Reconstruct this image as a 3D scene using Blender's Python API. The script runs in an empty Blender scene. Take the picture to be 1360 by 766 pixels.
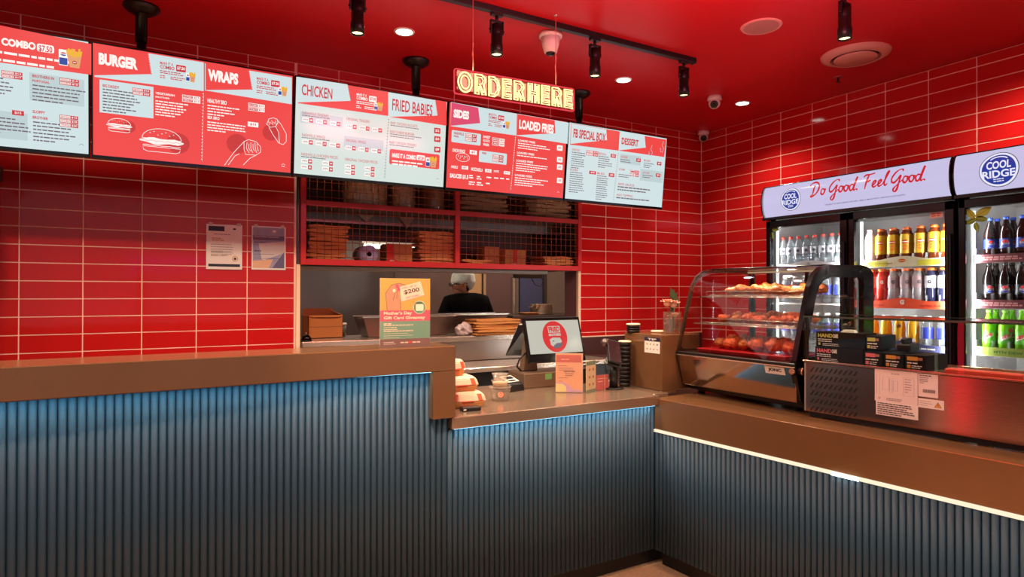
import bpy, bmesh, math, random
from mathutils import Vector, Matrix
SC = bpy.context.scene
COL = SC.collection
random.seed(7)
PI = math.pi

# ---------------------------------------------------------------- camera
FPX = 835.058
CAM = Vector((-4.8144, -4.5248, 1.60))
_yaw, _pit, _rol = 0.5238, 0.0062, 0.0019
_f = Vector((math.sin(_yaw)*math.cos(_pit), math.cos(_yaw)*math.cos(_pit), math.sin(_pit)))
_r0 = Vector((math.cos(_yaw), -math.sin(_yaw), 0)); _u0 = _r0.cross(_f)
_r = _r0*math.cos(_rol) + _u0*math.sin(_rol)
_u = -_r0*math.sin(_rol) + _u0*math.cos(_rol)
cd = bpy.data.cameras.new('camera'); cd.sensor_width = 36; cd.lens = FPX/1360*36
cd.clip_start = 0.05; cd.clip_end = 60
cam = bpy.data.objects.new('camera', cd); COL.objects.link(cam)
cam.matrix_world = Matrix(((_r.x, _u.x, -_f.x, CAM.x), (_r.y, _u.y, -_f.y, CAM.y), (_r.z, _u.z, -_f.z, CAM.z), (0, 0, 0, 1)))
SC.camera = cam

# ---------------------------------------------------------------- world, exposure
w = bpy.data.worlds.new('world'); SC.world = w; w.use_nodes = True
w.node_tree.nodes['Background'].inputs[0].default_value = (0.92, 0.94, 1.0, 1)
w.node_tree.nodes['Background'].inputs[1].default_value = 0.38
SC.view_settings.view_transform = 'Standard'; SC.view_settings.look = 'None'
SC.view_settings.exposure = 0.0; SC.view_settings.gamma = 1.0; SC.view_settings.use_curve_mapping = False
try:
    SC.cycles.use_denoising = True
    SC.cycles.max_bounces = 8; SC.cycles.transparent_max_bounces = 24
    SC.cycles.sample_clamp_indirect = 3.0; SC.cycles.caustics_reflective = False; SC.cycles.caustics_refractive = False
    SC.cycles.blur_glossy = 0.5
except Exception: pass

def area(name, loc, target, sx, sy, power, color, spread=None):
    l = bpy.data.lights.new(name, 'AREA'); l.shape = 'RECTANGLE'; l.size = sx; l.size_y = sy
    l.energy = power; l.color = color
    if spread: l.spread = spread
    o = bpy.data.objects.new(name, l); COL.objects.link(o); o.location = loc
    o.rotation_euler = (Vector(target)-Vector(loc)).to_track_quat('-Z', 'Y').to_euler()
    return o
WARM = (1.0, 0.72, 0.48); NEUT = (1.0, 0.88, 0.76)
# pink neon lamp of the dining side, washing the ceiling (above the frame)
area('neon_uplight', (-2.9, -3.0, 2.72), (-2.8, -2.6, 3.2), 1.3, 0.25, 33, (1.0, 0.22, 0.32))
# kitchen ceiling lighting
area('kitchen_light_left', (-3.6, 1.35, 2.9), (-3.6, 1.35, 0), 1.2, 0.6, 30, (1.0, 0.85, 0.7))
area('kitchen_light_right', (-1.0, 1.3, 2.9), (-1.0, 1.3, 0), 1.2, 0.6, 34, (1.0, 0.82, 0.66))
def lamp(name, loc, power, size, color=WARM, blend=0.6, r=0.03, tilt=(0, 0, 0)):
    l = bpy.data.lights.new(name, 'SPOT'); l.energy = power; l.spot_size = math.radians(size); l.spot_blend = blend; l.shadow_soft_size = r; l.color = color
    o = bpy.data.objects.new(name, l); COL.objects.link(o); o.location = loc; o.rotation_euler = tilt; return o
# added unseen beams for front light, without fixtures, behind the upper frame edge
for xx, yy in ((-6.3, -2.9), (-4.4, -2.95), (-0.55, -2.9), (-6.0, -4.3), (-4.0, -4.4), (-2.2, -4.0), (-5.2, -5.8), (-2.8, -5.8), (-0.8, -4.6)):
    lamp('overhead_beam', (xx, yy, 3.16), 112, 150, (1.0, 0.80, 0.62), 1.0, 0.04)
def aim(src, dst): return (Vector(dst)-Vector(src)).to_track_quat('-Z', 'Y').to_euler()
# added unseen spots that brighten the ledge poster, the till and the display case
for a_, b_, e_ in (((-4.3, -3.1, 3.1), (-3.75, -1.7, 1.45), 230), ((-3.3, -3.1, 3.1), (-2.7, -1.4, 1.15), 190), ((-2.6, -3.4, 3.1), (-1.6, -2.3, 1.3), 90)):
    lamp('added_spot', a_, e_, 38, WARM, 0.8, 0.03, aim(a_, b_))

# ---------------------------------------------------------------- helpers
def ray(px, py):
    return (_f*FPX + _r*(px-680) - _u*(py-383))/FPX
def atY(px, py, y):
    d = ray(px, py); return CAM + d*((y-CAM.y)/d.y)
def atX(px, py, x):
    d = ray(px, py); return CAM + d*((x-CAM.x)/d.x)
def atZ(px, py, z):
    d = ray(px, py); return CAM + d*((z-CAM.z)/d.z)
def atP(px, py, p0, n):
    d = ray(px, py); return CAM + d*((Vector(p0)-CAM).dot(n)/d.dot(n))

def lin(c):
    c = c/255.0
    return c/12.92 if c <= 0.04045 else ((c+0.055)/1.055)**2.4
_mc = {}
def mat(name, rgb, rough=0.5, metal=0.0, emit=0.0, spec=0.5, noise=0.0, nscale=8.0, bump=0.0, bscale=60.0, aniso=0.0, stretch=None, coat=0.0, alpha=None):
    """procedural principled material; rgb is sRGB 0-255"""
    if name in _mc: return _mc[name]
    m = bpy.data.materials.new(name); m.use_nodes = True; nt = m.node_tree
    b = nt.nodes['Principled BSDF']
    c = (lin(rgb[0]), lin(rgb[1]), lin(rgb[2]), 1)
    b.inputs['Base Color'].default_value = c
    b.inputs['Roughness'].default_value = rough; b.inputs['Metallic'].default_value = metal
    b.inputs['Specular IOR Level'].default_value = spec
    if coat: b.inputs['Coat Weight'].default_value = coat; b.inputs['Coat Roughness'].default_value = 0.05
    if aniso:      # brushed along the horizontal, so highlights smear upright
        b.inputs['Anisotropic'].default_value = aniso; b.inputs['Anisotropic Rotation'].default_value = 0.0
        tn = nt.nodes.new('ShaderNodeTangent'); tn.direction_type = 'RADIAL'; tn.axis = 'Z'; nt.links.new(tn.outputs[0], b.inputs['Tangent'])
    if emit:
        b.inputs['Emission Color'].default_value = c; b.inputs['Emission Strength'].default_value = emit
    if noise or bump:
        tc = nt.nodes.new('ShaderNodeTexCoord'); mp = nt.nodes.new('ShaderNodeMapping')
        nt.links.new(tc.outputs['Object'], mp.inputs[0])
        if stretch: mp.inputs['Scale'].default_value = stretch
    if noise:
        n = nt.nodes.new('ShaderNodeTexNoise'); n.inputs['Scale'].default_value = nscale; n.inputs['Detail'].default_value = 5
        nt.links.new(mp.outputs[0], n.inputs['Vector'])
        mx = nt.nodes.new('ShaderNodeMix'); mx.data_type = 'RGBA'
        mx.inputs[6].default_value = tuple(v*(1-noise) for v in c[:3])+(1,)
        mx.inputs[7].default_value = tuple(min(1, v*(1+noise)) for v in c[:3])+(1,)
        nt.links.new(n.outputs['Fac'], mx.inputs[0]); nt.links.new(mx.outputs[2], b.inputs['Base Color'])
    if bump:
        n2 = nt.nodes.new('ShaderNodeTexNoise'); n2.inputs['Scale'].default_value = bscale; n2.inputs['Detail'].default_value = 3
        nt.links.new(mp.outputs[0], n2.inputs['Vector'])
        bp = nt.nodes.new('ShaderNodeBump'); bp.inputs['Strength'].default_value = bump; bp.inputs['Distance'].default_value = 0.01
        nt.links.new(n2.outputs['Fac'], bp.inputs['Height']); nt.links.new(bp.outputs[0], b.inputs['Normal'])
    if alpha is not None: b.inputs['Alpha'].default_value = alpha
    _mc[name] = m; return m

def emis(name, rgb, s=1.0):
    if name in _mc: return _mc[name]
    m = bpy.data.materials.new(name); m.use_nodes = True; nt = m.node_tree; nt.nodes.clear()
    o = nt.nodes.new('ShaderNodeOutputMaterial'); e = nt.nodes.new('ShaderNodeEmission')
    e.inputs[0].default_value = (lin(rgb[0]), lin(rgb[1]), lin(rgb[2]), 1); e.inputs[1].default_value = s
    nt.links.new(e.outputs[0], o.inputs[0]); _mc[name] = m; return m

def screenmat(name, rgb, s=1.0):
    """glowing display pixel under a glossy panel"""
    if name in _mc: return _mc[name]
    m = mat(name, rgb, rough=0.16, emit=s, spec=0.35)
    m.node_tree.nodes['Principled BSDF'].inputs['Base Color'].default_value = (0.01, 0.01, 0.01, 1)
    return m

def glass(name, rgb=(255, 255, 255), rough=0.0, refl=1.0, body=0.0):
    """thin glass: tinted see-through pane with a fresnel mirror coat; body adds a faint diffuse haze"""
    if name in _mc: return _mc[name]
    m = bpy.data.materials.new(name); m.use_nodes = True; nt = m.node_tree; nt.nodes.clear()
    o = nt.nodes.new('ShaderNodeOutputMaterial'); t = nt.nodes.new('ShaderNodeBsdfTransparent'); g = nt.nodes.new('ShaderNodeBsdfGlossy')
    t.inputs[0].default_value = (lin(rgb[0]), lin(rgb[1]), lin(rgb[2]), 1); g.inputs['Roughness'].default_value = rough
    fr = nt.nodes.new('ShaderNodeFresnel'); ge = nt.nodes.new('ShaderNodeNewGeometry'); mr = nt.nodes.new('ShaderNodeMapRange')
    mr.inputs['To Min'].default_value = 1.5; mr.inputs['To Max'].default_value = 1/1.5      # a thin pane mirrors alike from both sides
    nt.links.new(ge.outputs['Backfacing'], mr.inputs['Value']); nt.links.new(mr.outputs[0], fr.inputs[0])
    mu = nt.nodes.new('ShaderNodeMath'); mu.operation = 'MULTIPLY'; mu.inputs[1].default_value = refl; nt.links.new(fr.outputs[0], mu.inputs[0])
    src = t
    if body:
        d = nt.nodes.new('ShaderNodeBsdfDiffuse'); d.inputs[0].default_value = t.inputs[0].default_value
        mb = nt.nodes.new('ShaderNodeMixShader'); mb.inputs[0].default_value = body
        nt.links.new(t.outputs[0], mb.inputs[1]); nt.links.new(d.outputs[0], mb.inputs[2]); src = mb
    mx = nt.nodes.new('ShaderNodeMixShader')
    nt.links.new(mu.outputs[0], mx.inputs[0]); nt.links.new(src.outputs[0], mx.inputs[1]); nt.links.new(g.outputs[0], mx.inputs[2])
    nt.links.new(mx.outputs[0], o.inputs[0]); _mc[name] = m; return m

ORDN = ['first', 'second', 'third', 'fourth', 'fifth', 'sixth', 'seventh', 'eighth', 'ninth', 'tenth', 'eleventh', 'twelfth']
class MB:
    """mesh builder; T maps author coordinates to object coordinates"""
    def __init__(s, T=None): s.v = []; s.f = []; s.mi = []; s.sm = []; s.T = T; s.m = 0; s.smooth = False
    def vt(s, p):
        p = Vector(p)
        if s.T is not None: p = s.T @ p
        s.v.append(p); return len(s.v)-1
    def face(s, idx, smooth=None):
        s.f.append(tuple(idx)); s.mi.append(s.m); s.sm.append(s.smooth if smooth is None else smooth)
    def poly(s, pts): s.face([s.vt(p) for p in pts]); return s
    def box(s, x0, x1, y0, y1, z0, z1, R=None):
        c = [(x, y, z) for x in (x0, x1) for y in (y0, y1) for z in (z0, z1)]
        if R is not None: c = [R @ Vector(p) for p in c]
        i = [s.vt(p) for p in c]
        for q in ((0, 1, 3, 2), (4, 6, 7, 5), (0, 4, 5, 1), (2, 3, 7, 6), (0, 2, 6, 4), (1, 5, 7, 3)): s.face([i[k] for k in q], False)
        return s
    def hexa(s, b, t):
        """b, t: four bottom and four top points, counter-clockwise from above"""
        i = [s.vt(p) for p in b]; j = [s.vt(p) for p in t]
        s.face(i[::-1], False); s.face(j, False)
        for k in range(4): s.face((i[k], i[(k+1) % 4], j[(k+1) % 4], j[k]), False)
        return s
    def prism(s, pts, a, n, cap=True, smooth=False):
        """extrude polygon pts (3d) along vector a"""
        a = Vector(a); i = [s.vt(p) for p in pts]; j = [s.vt(Vector(p)+a) for p in pts]; k = len(pts)
        if cap: s.face(i[::-1], False); s.face(j, False)
        for q in range(k):
            s.face((i[q], i[(q+1) % k], j[(q+1) % k], j[q]), smooth)
        return s
    def lathe(s, prof, c=(0, 0, 0), n=16, R=None, cap=True, smooth=True):
        c = Vector(c); rings = []
        for r, z in prof:
            ring = []
            for k in range(n):
                a = 2*PI*k/n; p = Vector((r*math.cos(a), r*math.sin(a), z))
                if R is not None: p = R @ p
                ring.append(s.vt(c+p))
            rings.append(ring)
        for a, b in zip(rings, rings[1:]):
            for k in range(n): s.face((a[k], a[(k+1) % n], b[(k+1) % n], b[k]), smooth)
        if cap:
            s.face(rings[0][::-1], False); s.face(rings[-1], False)
        return s
    def cyl(s, p, q, r, n=12, r2=None, cap=True):
        p, q = Vector(p), Vector(q); d = q-p
        R = d.to_track_quat('Z', 'Y').to_matrix()
        return s.lathe([(r, 0), (r if r2 is None else r2, d.length)], p, n, R, cap)
    def tube(s, pts, r, n=6, closed=False):
        pts = [Vector(p) for p in pts]; k = len(pts); rings = []
        up = None
        for i in range(k):
            if closed: t = pts[(i+1) % k]-pts[i-1]
            else: t = pts[min(i+1, k-1)]-pts[max(i-1, 0)]
            t = t.normalized() if t.length > 1e-9 else Vector((0, 0, 1))
            if up is None:
                up = Vector((0, 0, 1)) if abs(t.z) < 0.9 else Vector((1, 0, 0))
            a = t.cross(up).normalized(); b = a.cross(t).normalized(); up = b
            rr = r[i] if isinstance(r, (list, tuple)) else r
            rings.append([s.vt(pts[i]+(a*math.cos(2*PI*q/n)+b*math.sin(2*PI*q/n))*rr) for q in range(n)])
        m = k if closed else k-1
        for i in range(m):
            A, B = rings[i], rings[(i+1) % k]
            for q in range(n): s.face((A[q], A[(q+1) % n], B[(q+1) % n], B[q]), True)
        if not closed: s.face(rings[0][::-1], False); s.face(rings[-1], False)
        return s
    def ball(s, c, r, n=12, m=8, sc=(1, 1, 1), f=None):
        c = Vector(c); rings = []
        for i in range(m+1):
            th = PI*i/m; ring = []
            for k in range(n if 0 < i < m else 1):
                ph = 2*PI*k/n; d = Vector((math.sin(th)*math.cos(ph), math.sin(th)*math.sin(ph), math.cos(th)))
                rr = r*(f(d) if f else 1); ring.append(s.vt(c+Vector((d.x*sc[0], d.y*sc[1], d.z*sc[2]))*rr))
            rings.append(ring)
        for a, b in zip(rings, rings[1:]):
            for k in range(n):
                if len(a) == 1: s.face((a[0], b[k], b[(k+1) % n]), True)
                elif len(b) == 1: s.face((a[k], b[0], a[(k+1) % n]), True)
                else: s.face((a[k], b[k], b[(k+1) % n], a[(k+1) % n]), True)
        return s
    def build(s, name, m, parent=None, bev=0, seg=1, kind=None, label=None, fix=True):
        me = bpy.data.meshes.new(name); me.from_pydata([tuple(p) for p in s.v], [], s.f)
        ms = m if isinstance(m, (list, tuple)) else [m]
        for q in ms: me.materials.append(q)
        me.polygons.foreach_set('material_index', s.mi); me.polygons.foreach_set('use_smooth', s.sm)
        if fix:
            bm = bmesh.new(); bm.from_mesh(me); bmesh.ops.recalc_face_normals(bm, faces=bm.faces); bm.to_mesh(me); bm.free()
        me.update()
        o = bpy.data.objects.new(name, me); COL.objects.link(o)
        if parent is not None: o.parent = parent
        if bev:
            md = o.modifiers.new('bevel', 'BEVEL'); md.width = bev; md.segments = seg; md.limit_method = 'ANGLE'; md.angle_limit = 0.6
        if kind: o['kind'] = kind
        if label: o['label'] = label
        return o

def thing(name, label, cat, loc=(0, 0, 0), rz=0.0, group=None):
    o = bpy.data.objects.new(name, None); COL.objects.link(o); o.empty_display_size = 0.05
    o.location = loc; o.rotation_euler = (0, 0, rz); o['label'] = label; o['category'] = cat
    if group: o['group'] = group
    o['_rz'] = rz
    return o
def W(root):
    """builder for world coordinates under a thing"""
    M = Matrix.Translation(root.location) @ Matrix.Rotation(root.rotation_euler.z, 4, 'Z')
    return MB(M.inverted())
def tag(o, label, cat, group=None, kind=None):
    o['label'] = label; o['category'] = cat
    if group: o['group'] = group
    if kind: o['kind'] = kind
    return o
def place(o, loc):
    """move a single-mesh thing authored at the origin"""
    o.location = loc; return o
def struct(name, mb, m, parent=None, bev=0):
    o = mb.build(name, m, parent, bev)
    if parent is None: o['kind'] = 'structure'
    return o
def kids(o): return [c for c in bpy.data.objects if c.parent == o]
_proto = {}
def dup(root, loc, rz=None, label=None, group=None, scale=None):
    if root.name not in _proto:
        ch = kids(root); _proto[root.name] = [(c, kids(c)) for c in ch]
    r = root.copy(); COL.objects.link(r); r.location = loc
    if rz is not None: r.rotation_euler = (0, 0, rz)
    if scale: r.scale = scale
    if label: r['label'] = label
    if group: r['group'] = group
    for c, gs in _proto[root.name]:
        c2 = c.copy(); COL.objects.link(c2); c2.parent = r
        for g in gs:
            g2 = g.copy(); COL.objects.link(g2); g2.parent = c2
    return r

# ---- flat print: polygons and lettering on a plane (or a curved map)
_tc = {}
def textgeo(s, off=0.0):
    k = (s, off)
    if k in _tc: return _tc[k]
    cu = bpy.data.curves.new('lettering', 'FONT'); cu.body = s; cu.size = 1; cu.offset = off; cu.resolution_u = 3
    ob = bpy.data.objects.new('lettering', cu)
    me = ob.to_mesh()
    vs = [(v.co.x, v.co.y) for v in me.vertices]; fs = [tuple(p.vertices) for p in me.polygons]
    ob.to_mesh_clear(); bpy.data.objects.remove(ob); bpy.data.curves.remove(cu)
    x0 = min(v[0] for v in vs); x1 = max(v[0] for v in vs); y0 = min(v[1] for v in vs); y1 = max(v[1] for v in vs)
    _tc[k] = ([((x-x0)/(x1-x0), (y-y0)/(y1-y0)) for x, y in vs], fs); return _tc[k]

class Print:
    """collects flat shapes in plane coordinates (s right, t up); f maps (s, t, lift) to the object's space"""
    def __init__(s, f): s.f = f; s.mb = MB(); s.mats = []; s.lift = 0.0004
    def mi(s, m):
        if m not in s.mats: s.mats.append(m)
        return s.mats.index(m)
    strip = 0; hstrip = 0
    @staticmethod
    def slices(pts, ax, step):
        """cut a polygon into strips across axis ax, so that it can follow a curved surface"""
        x0, x1 = min(p[ax] for p in pts), max(p[ax] for p in pts); n = int((x1-x0)/step)+1
        if n < 2: return [pts]
        res = []
        for i in range(n):
            a, b = x0+(x1-x0)*i/n, x0+(x1-x0)*(i+1)/n; q = list(pts)
            for lim, sg in ((a, 1), (b, -1)):
                out = []
                for j in range(len(q)):
                    p0, p1 = q[j-1], q[j]; d0, d1 = (p0[ax]-lim)*sg, (p1[ax]-lim)*sg
                    if (d0 >= 0) != (d1 >= 0):
                        t = d0/(d0-d1); out.append(tuple(p0[c]+(p1[c]-p0[c])*t for c in (0, 1)))
                    if d1 >= 0: out.append(p1)
                q = out
                if len(q) < 3: break
            if len(q) >= 3: res.append(q)
        return res
    def poly(s, pts, m, k=1):
        s.mb.m = s.mi(m); ps = [list(pts)]
        if s.strip: ps = [b for a in ps for b in s.slices(a, 0, s.strip)]
        if s.hstrip: ps = [b for a in ps for b in s.slices(a, 1, s.hstrip)]
        for q in ps: s.mb.poly([s.f(x, y, s.lift*k) for x, y in q])
    def rect(s, x0, y0, x1, y1, m, k=1, r=0):
        if r:
            pts = []
            for cx, cy, a0 in ((x1-r, y0+r, -90), (x1-r, y1-r, 0), (x0+r, y1-r, 90), (x0+r, y0+r, 180)):
                for q in range(4):
                    a = math.radians(a0+q*30); pts.append((cx+r*math.cos(a), cy+r*math.sin(a)))
            s.poly(pts, m, k)
        else: s.poly([(x0, y0), (x1, y0), (x1, y1), (x0, y1)], m, k)
    def disc(s, cx, cy, rx, ry, m, k=1, n=24, a0=0, a1=360):
        s.poly([(cx+rx*math.cos(math.radians(a0+(a1-a0)*i/n)), cy+ry*math.sin(math.radians(a0+(a1-a0)*i/n))) for i in range(n+(a1-a0 < 360))], m, k)
    def text(s, t, x0, y0, x1, y1, m, k=3, off=0.03, shear=0.0, rot=0.0, arch=0.0):
        vs, fs = textgeo(t, off); s.mb.m = s.mi(m); b = len(s.mb.v); W_, H_ = x1-x0, y1-y0; ca, sa = math.cos(rot), math.sin(rot)
        for u, v in vs:
            x = u*W_+shear*v*H_; y = v*H_
            s.mb.vt(s.f(x0+x*ca-y*sa, y0+x*sa+y*ca, s.lift*k))
        for q in fs: s.mb.face([b+i for i in q], False)
    def bars(s, x0, y0, wd, n, pitch, h, m, k=3, seed=0, word=None):
        """n lines of small illegible print, as word-long strokes"""
        rn = random.Random(seed+n*13+int(x0*977)); word = word or h*3.2
        for i in range(n):
            y = y0-i*pitch; x = x0; end = x0+wd*rn.uniform(0.72, 1.0)*(0.6 if i == n-1 and n > 2 else 1)
            while x < end-h:
                L = min(word*rn.uniform(0.5, 1.5), end-x); s.rect(x, y-h, x+L, y, m, k); x += L+h*0.55
    def line(s, pts, wd, m, k=3, closed=False):
        n = len(pts); L = []; R = []
        for i in range(n):
            if closed: a, b = pts[i-1], pts[(i+1) % n]
            else: a, b = pts[max(i-1, 0)], pts[min(i+1, n-1)]
            dx, dy = b[0]-a[0], b[1]-a[1]; d = math.hypot(dx, dy) or 1
            w_ = wd[i] if isinstance(wd, (list, tuple)) else wd
            nx, ny = -dy/d*w_/2, dx/d*w_/2
            L.append((pts[i][0]+nx, pts[i][1]+ny)); R.append((pts[i][0]-nx, pts[i][1]-ny))
        for i in range(n if closed else n-1):
            j = (i+1) % n; s.poly([R[i], R[j], L[j], L[i]], m, k)
    def build(s, name, parent=None, label=None):
        return s.mb.build(name, s.mats, parent, fix=False, label=label)
def plane_map(O, ex, ey):
    """plane frame in object space; lift is along ex x ey"""
    O, ex, ey = Vector(O), Vector(ex).normalized(), Vector(ey).normalized(); n = ex.cross(ey)
    return lambda x, y, l: O+ex*x+ey*y+n*l

# right-hand counter frame: u runs along the counter towards the camera, v across it to the aisle
RA = math.radians(-85.2)
RU = Vector((math.cos(RA), math.sin(RA), 0)); RV = Vector((-math.sin(RA), math.cos(RA), 0)); RO = Vector((-2.245, -1.755, 0))
def ruv(u, v, z=0): return RO+RU*u+RV*v+Vector((0, 0, z))
def atV(px, py, v):
    p = atP(px, py, RO+RV*v, RV); q = p-RO; return (q.dot(RU), q.dot(RV), p.z)
RT = Matrix(((RU.x, RV.x, 0, RO.x), (RU.y, RV.y, 0, RO.y), (0, 0, 1, 0), (0, 0, 0, 1)))

# ---------------------------------------------------------------- materials
M_ = dict(
 tile=mat('red_glazed_tile', (188, 28, 28), rough=0.08, spec=0.42, noise=0.10, nscale=1.3, bump=0.05, bscale=6),
 grout=mat('pale_grout', (244, 196, 176), rough=0.8),
 ceil=mat('red_ceiling_paint', (200, 27, 36), rough=0.42, spec=0.35),
 floor=mat('brown_floor', (190, 148, 112), rough=0.5, noise=0.35, nscale=60, bump=0.2, bscale=120),
 dark=mat('black_plastic', (14, 13, 13), rough=0.38),
 darkgloss=mat('black_gloss', (12, 10, 10), rough=0.12),
 blackmetal=mat('black_metal', (26, 23, 22), rough=0.35, metal=0.4),
 brown=mat('bronze_laminate', (124, 86, 56), rough=0.15, metal=0.30, spec=0.5, noise=0.06, nscale=14),
 slat=mat('blue_fluted_paint', (29, 57, 74), rough=0.55, noise=0.12, nscale=9),
 slatbase=mat('blue_backing', (20, 32, 40), rough=0.7),
 kick=mat('black_kickboard', (10, 8, 8), rough=0.5),
 steel=mat('brushed_steel', (184, 158, 134), rough=0.22, metal=0.8, noise=0.08, nscale=5, stretch=(1, 1, 30), aniso=0.5),
 steel2=mat('polished_steel', (212, 196, 180), rough=0.20, metal=0.75),
 steeld=mat('dull_dark_steel', (110, 98, 92), rough=0.38, metal=0.9, noise=0.2, nscale=2.5),
 redmetal=mat('red_powder_coat', (190, 26, 24), rough=0.4),
 wire=mat('bronze_red_wire', (176, 96, 72), rough=0.35, metal=0.5),
 white=mat('white_plastic', (225, 215, 205), rough=0.4),
 cream=mat('cream_trim', (235, 205, 170), rough=0.5),
 paper=mat('white_paper', (232, 222, 212), rough=0.8),
 ink=mat('dark_ink', (34, 30, 42), rough=0.7),
 kraft=mat('kraft_paper', (206, 138, 80), rough=0.85, noise=0.2, nscale=14),
 card=mat('cardboard', (188, 128, 74), rough=0.8, noise=0.12, nscale=9),
 cardd=mat('cardboard_dark', (140, 84, 44), rough=0.85),
 glass=glass('clear_glass', (248, 250, 250)),
 glassd=glass('fridge_glass', (226, 230, 232), refl=0.8),
 acry=glass('acrylic', (250, 248, 246), refl=0.7, body=0.04),
)
# ================================================================ STRUCTURE
CZ = 3.19
struct('floor', MB().box(-9, 0.1, -9, 0.2, -0.05, 0).box(-9, 0.4, 0.2, 2.8, -0.05, 0), M_['floor'])
struct('ceiling', MB().box(-9, 0.4, -8.0, 2.8, CZ, CZ+0.1), M_['ceil'])
TP, RP, Z0 = 0.303, 0.1043, 3.122       # tile pitch, row pitch, top joint
def tiles(parent, axis, regions, mats):
    """glazed tiles laid in a straight grid, cut where a region ends; each one an object"""
    g = 0.0030; cache = {}
    off = 0.0037 if axis == 'x' else 0.010
    for (a0, a1, z0, z1) in regions:
        k0 = int(math.floor((-a1-off)/TP))-1; k1 = int((-a0-off)/TP)+1
        for k in range(k0, k1+1):
            hi = -(off+k*TP) if k > 0 else (0.0 if k == 0 else None)
            if k < 0: continue
            hi = -0.004 if k == 0 else -(off+k*TP)-0
            lo = -(off+(k+1)*TP)
            hi, lo = min(hi, a1), max(lo, a0)
            if hi-lo < 0.02: continue
            r0 = -1
            for r in range(-1, 30):
                top, bot = Z0-RP*r, Z0-RP*(r+1)
                top, bot = min(top, z1), max(bot, z0)
                if top-bot < 0.015: continue
                wd, ht = round(hi-lo-2*g, 4), round(top-bot-2*g, 4)
                key = (wd, ht)
                if key not in cache:
                    mb = MB()
                    if axis == 'x': mb.box(-wd/2, wd/2, -0.0022, 0, -ht/2, ht/2)
                    else: mb.box(-0.0022, 0, -wd/2, wd/2, -ht/2, ht/2)
                    o = mb.build('tile', mats, parent, bev=0.0012, seg=1); cache[key] = o
                else:
                    o = cache[key].copy(); COL.objects.link(o)
                c = (hi+lo)/2; zc = (top+bot)/2
                o.location = (c, 0, zc) if axis == 'x' else (0, c, zc)
                t1, t2 = random.gauss(0, 0.0022), random.gauss(0, 0.0022)
                o.rotation_euler = (t1, 0, t2) if axis == 'x' else (0, t1, t2)
# back wall with the serving opening and the cage opening
wb = MB()
wb.box(-7.5, -3.93, 0, 0.2, 0, CZ).box(-3.93, -1.505, 0, 0.2, 2.70, CZ).box(-3.93, -1.505, 0, 0.2, 0, 1.20).box(-1.505, 0.1, 0, 0.2, 0, CZ)
wall_back = struct('wall_back', wb, M_['grout'])
tiles(wall_back, 'x', [(-5.57, -3.932, 1.16, CZ), (-3.93, -1.505, 2.70, CZ), (-1.503, 0, 1.210, CZ)], M_['tile'])
wall_right = struct('wall_right', MB().box(0, 0.1, -4.2, 0, 0, CZ), M_['grout'])
tiles(wall_right, 'y', [(-1.525, 0, 0.90, CZ), (-3.35, -1.525, 2.17, CZ)], M_['tile'])
M_plain = mat('plain_mauve_wall', (116, 72, 64), rough=0.5)
struct('wall_left', MB().box(-9.1, -9, -8.0, 0.2, 0, CZ).box(-9, -7.5, 0, 0.2, 0, CZ), M_plain)
struct('wall_right_front', MB().box(0, 0.1, -8.0, -4.2, 0, CZ), M_plain)
# white jamb strips of the serving opening
struct('trim_1', MB().box(-3.932, -3.904, -0.012, 0.02, 1.19, 1.792), M_['cream'], bev=0.002)
struct('trim_5', MB().box(-1.530, -1.505, 0.022, 0.2, 1.256, 1.79), mat('mauve_jamb', (120, 84, 84), rough=0.4))
struct('trim_2', MB().box(-1.531, -1.503, -0.012, 0.02, 1.205, 1.792), M_['cream'], bev=0.002)
struct('trim_3', MB().box(-3.932, -1.503, -0.004, 0.006, 1.205, 1.214), M_['steel'])
struct('trim_4', MB().box(-1.503, 0, -0.010, 0.0, 1.203, 1.211), M_['cream'])
# dark splash panel under the tiles right of the opening and behind the till
M_maroon = mat('dark_maroon_laminate', (70, 42, 40), rough=0.25)
struct('wainscot_back', MB().box(-3.93, 0, -0.012, 0, 0.0, 1.203), M_maroon)

# ---- kitchen behind the opening
M_kw = mat('kitchen_grey_wall', (128, 112, 102), rough=0.55)
M_kc = mat('kitchen_cream_wall', (176, 146, 110), rough=0.6)
struct('wall_kitchen_back', MB().box(-6.2, 0.4, 2.6, 2.7, 0, CZ), M_kw)
struct('wall_kitchen_right', MB().box(0.4, 0.5, 0.2, 2.7, 0, CZ), M_kc)
struct('wall_kitchen_left', MB().box(-6.3, -6.2, 0.2, 2.7, 0, CZ), M_kw)
# stainless cladding sheets on the kitchen back wall, seam between them
kc = struct('wall_cladding', MB().box(-6.0, -1.36, 2.592, 2.6, 0.9, 2.9), M_['steeld'])
for a, b in ((-4.6, -3.42), (-3.41, -2.32), (-2.31, -1.38)):
    MB().box(a, b, 2.584, 2.592, 0.9, 2.85).build('panel', mat('clad_steel', (122, 110, 106), rough=0.33, metal=0.75, noise=0.45, nscale=1.1), kc, bev=0.002)
MB().box(-1.37, -1.16, 2.57, 2.6, 0, 2.6).build('panel', mat('cream_panel', (190, 150, 104), rough=0.6), kc)
d1 = struct('door_1', MB().box(-1.12, -0.66, 2.555, 2.60, 0, 2.12), mat('brown_door', (104, 78, 76), rough=0.45), bev=0.004)
MB().box(-0.735, -0.70, 2.51, 2.555, 1.2, 1.8).build('handle', M_['steel2'], d1, bev=0.004)
MB().box(-1.15, -0.62, 2.53, 2.556, 2.12, 2.17).box(-1.15, -1.12, 2.53, 2.556, 0, 2.12).build('frame', M_kc, d1)
d2 = struct('door_2', MB().box(-0.60, -0.25, 2.555, 2.60, 0, 2.12), mat('blue_grey_door', (72, 78, 112), rough=0.45), bev=0.004)
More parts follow.
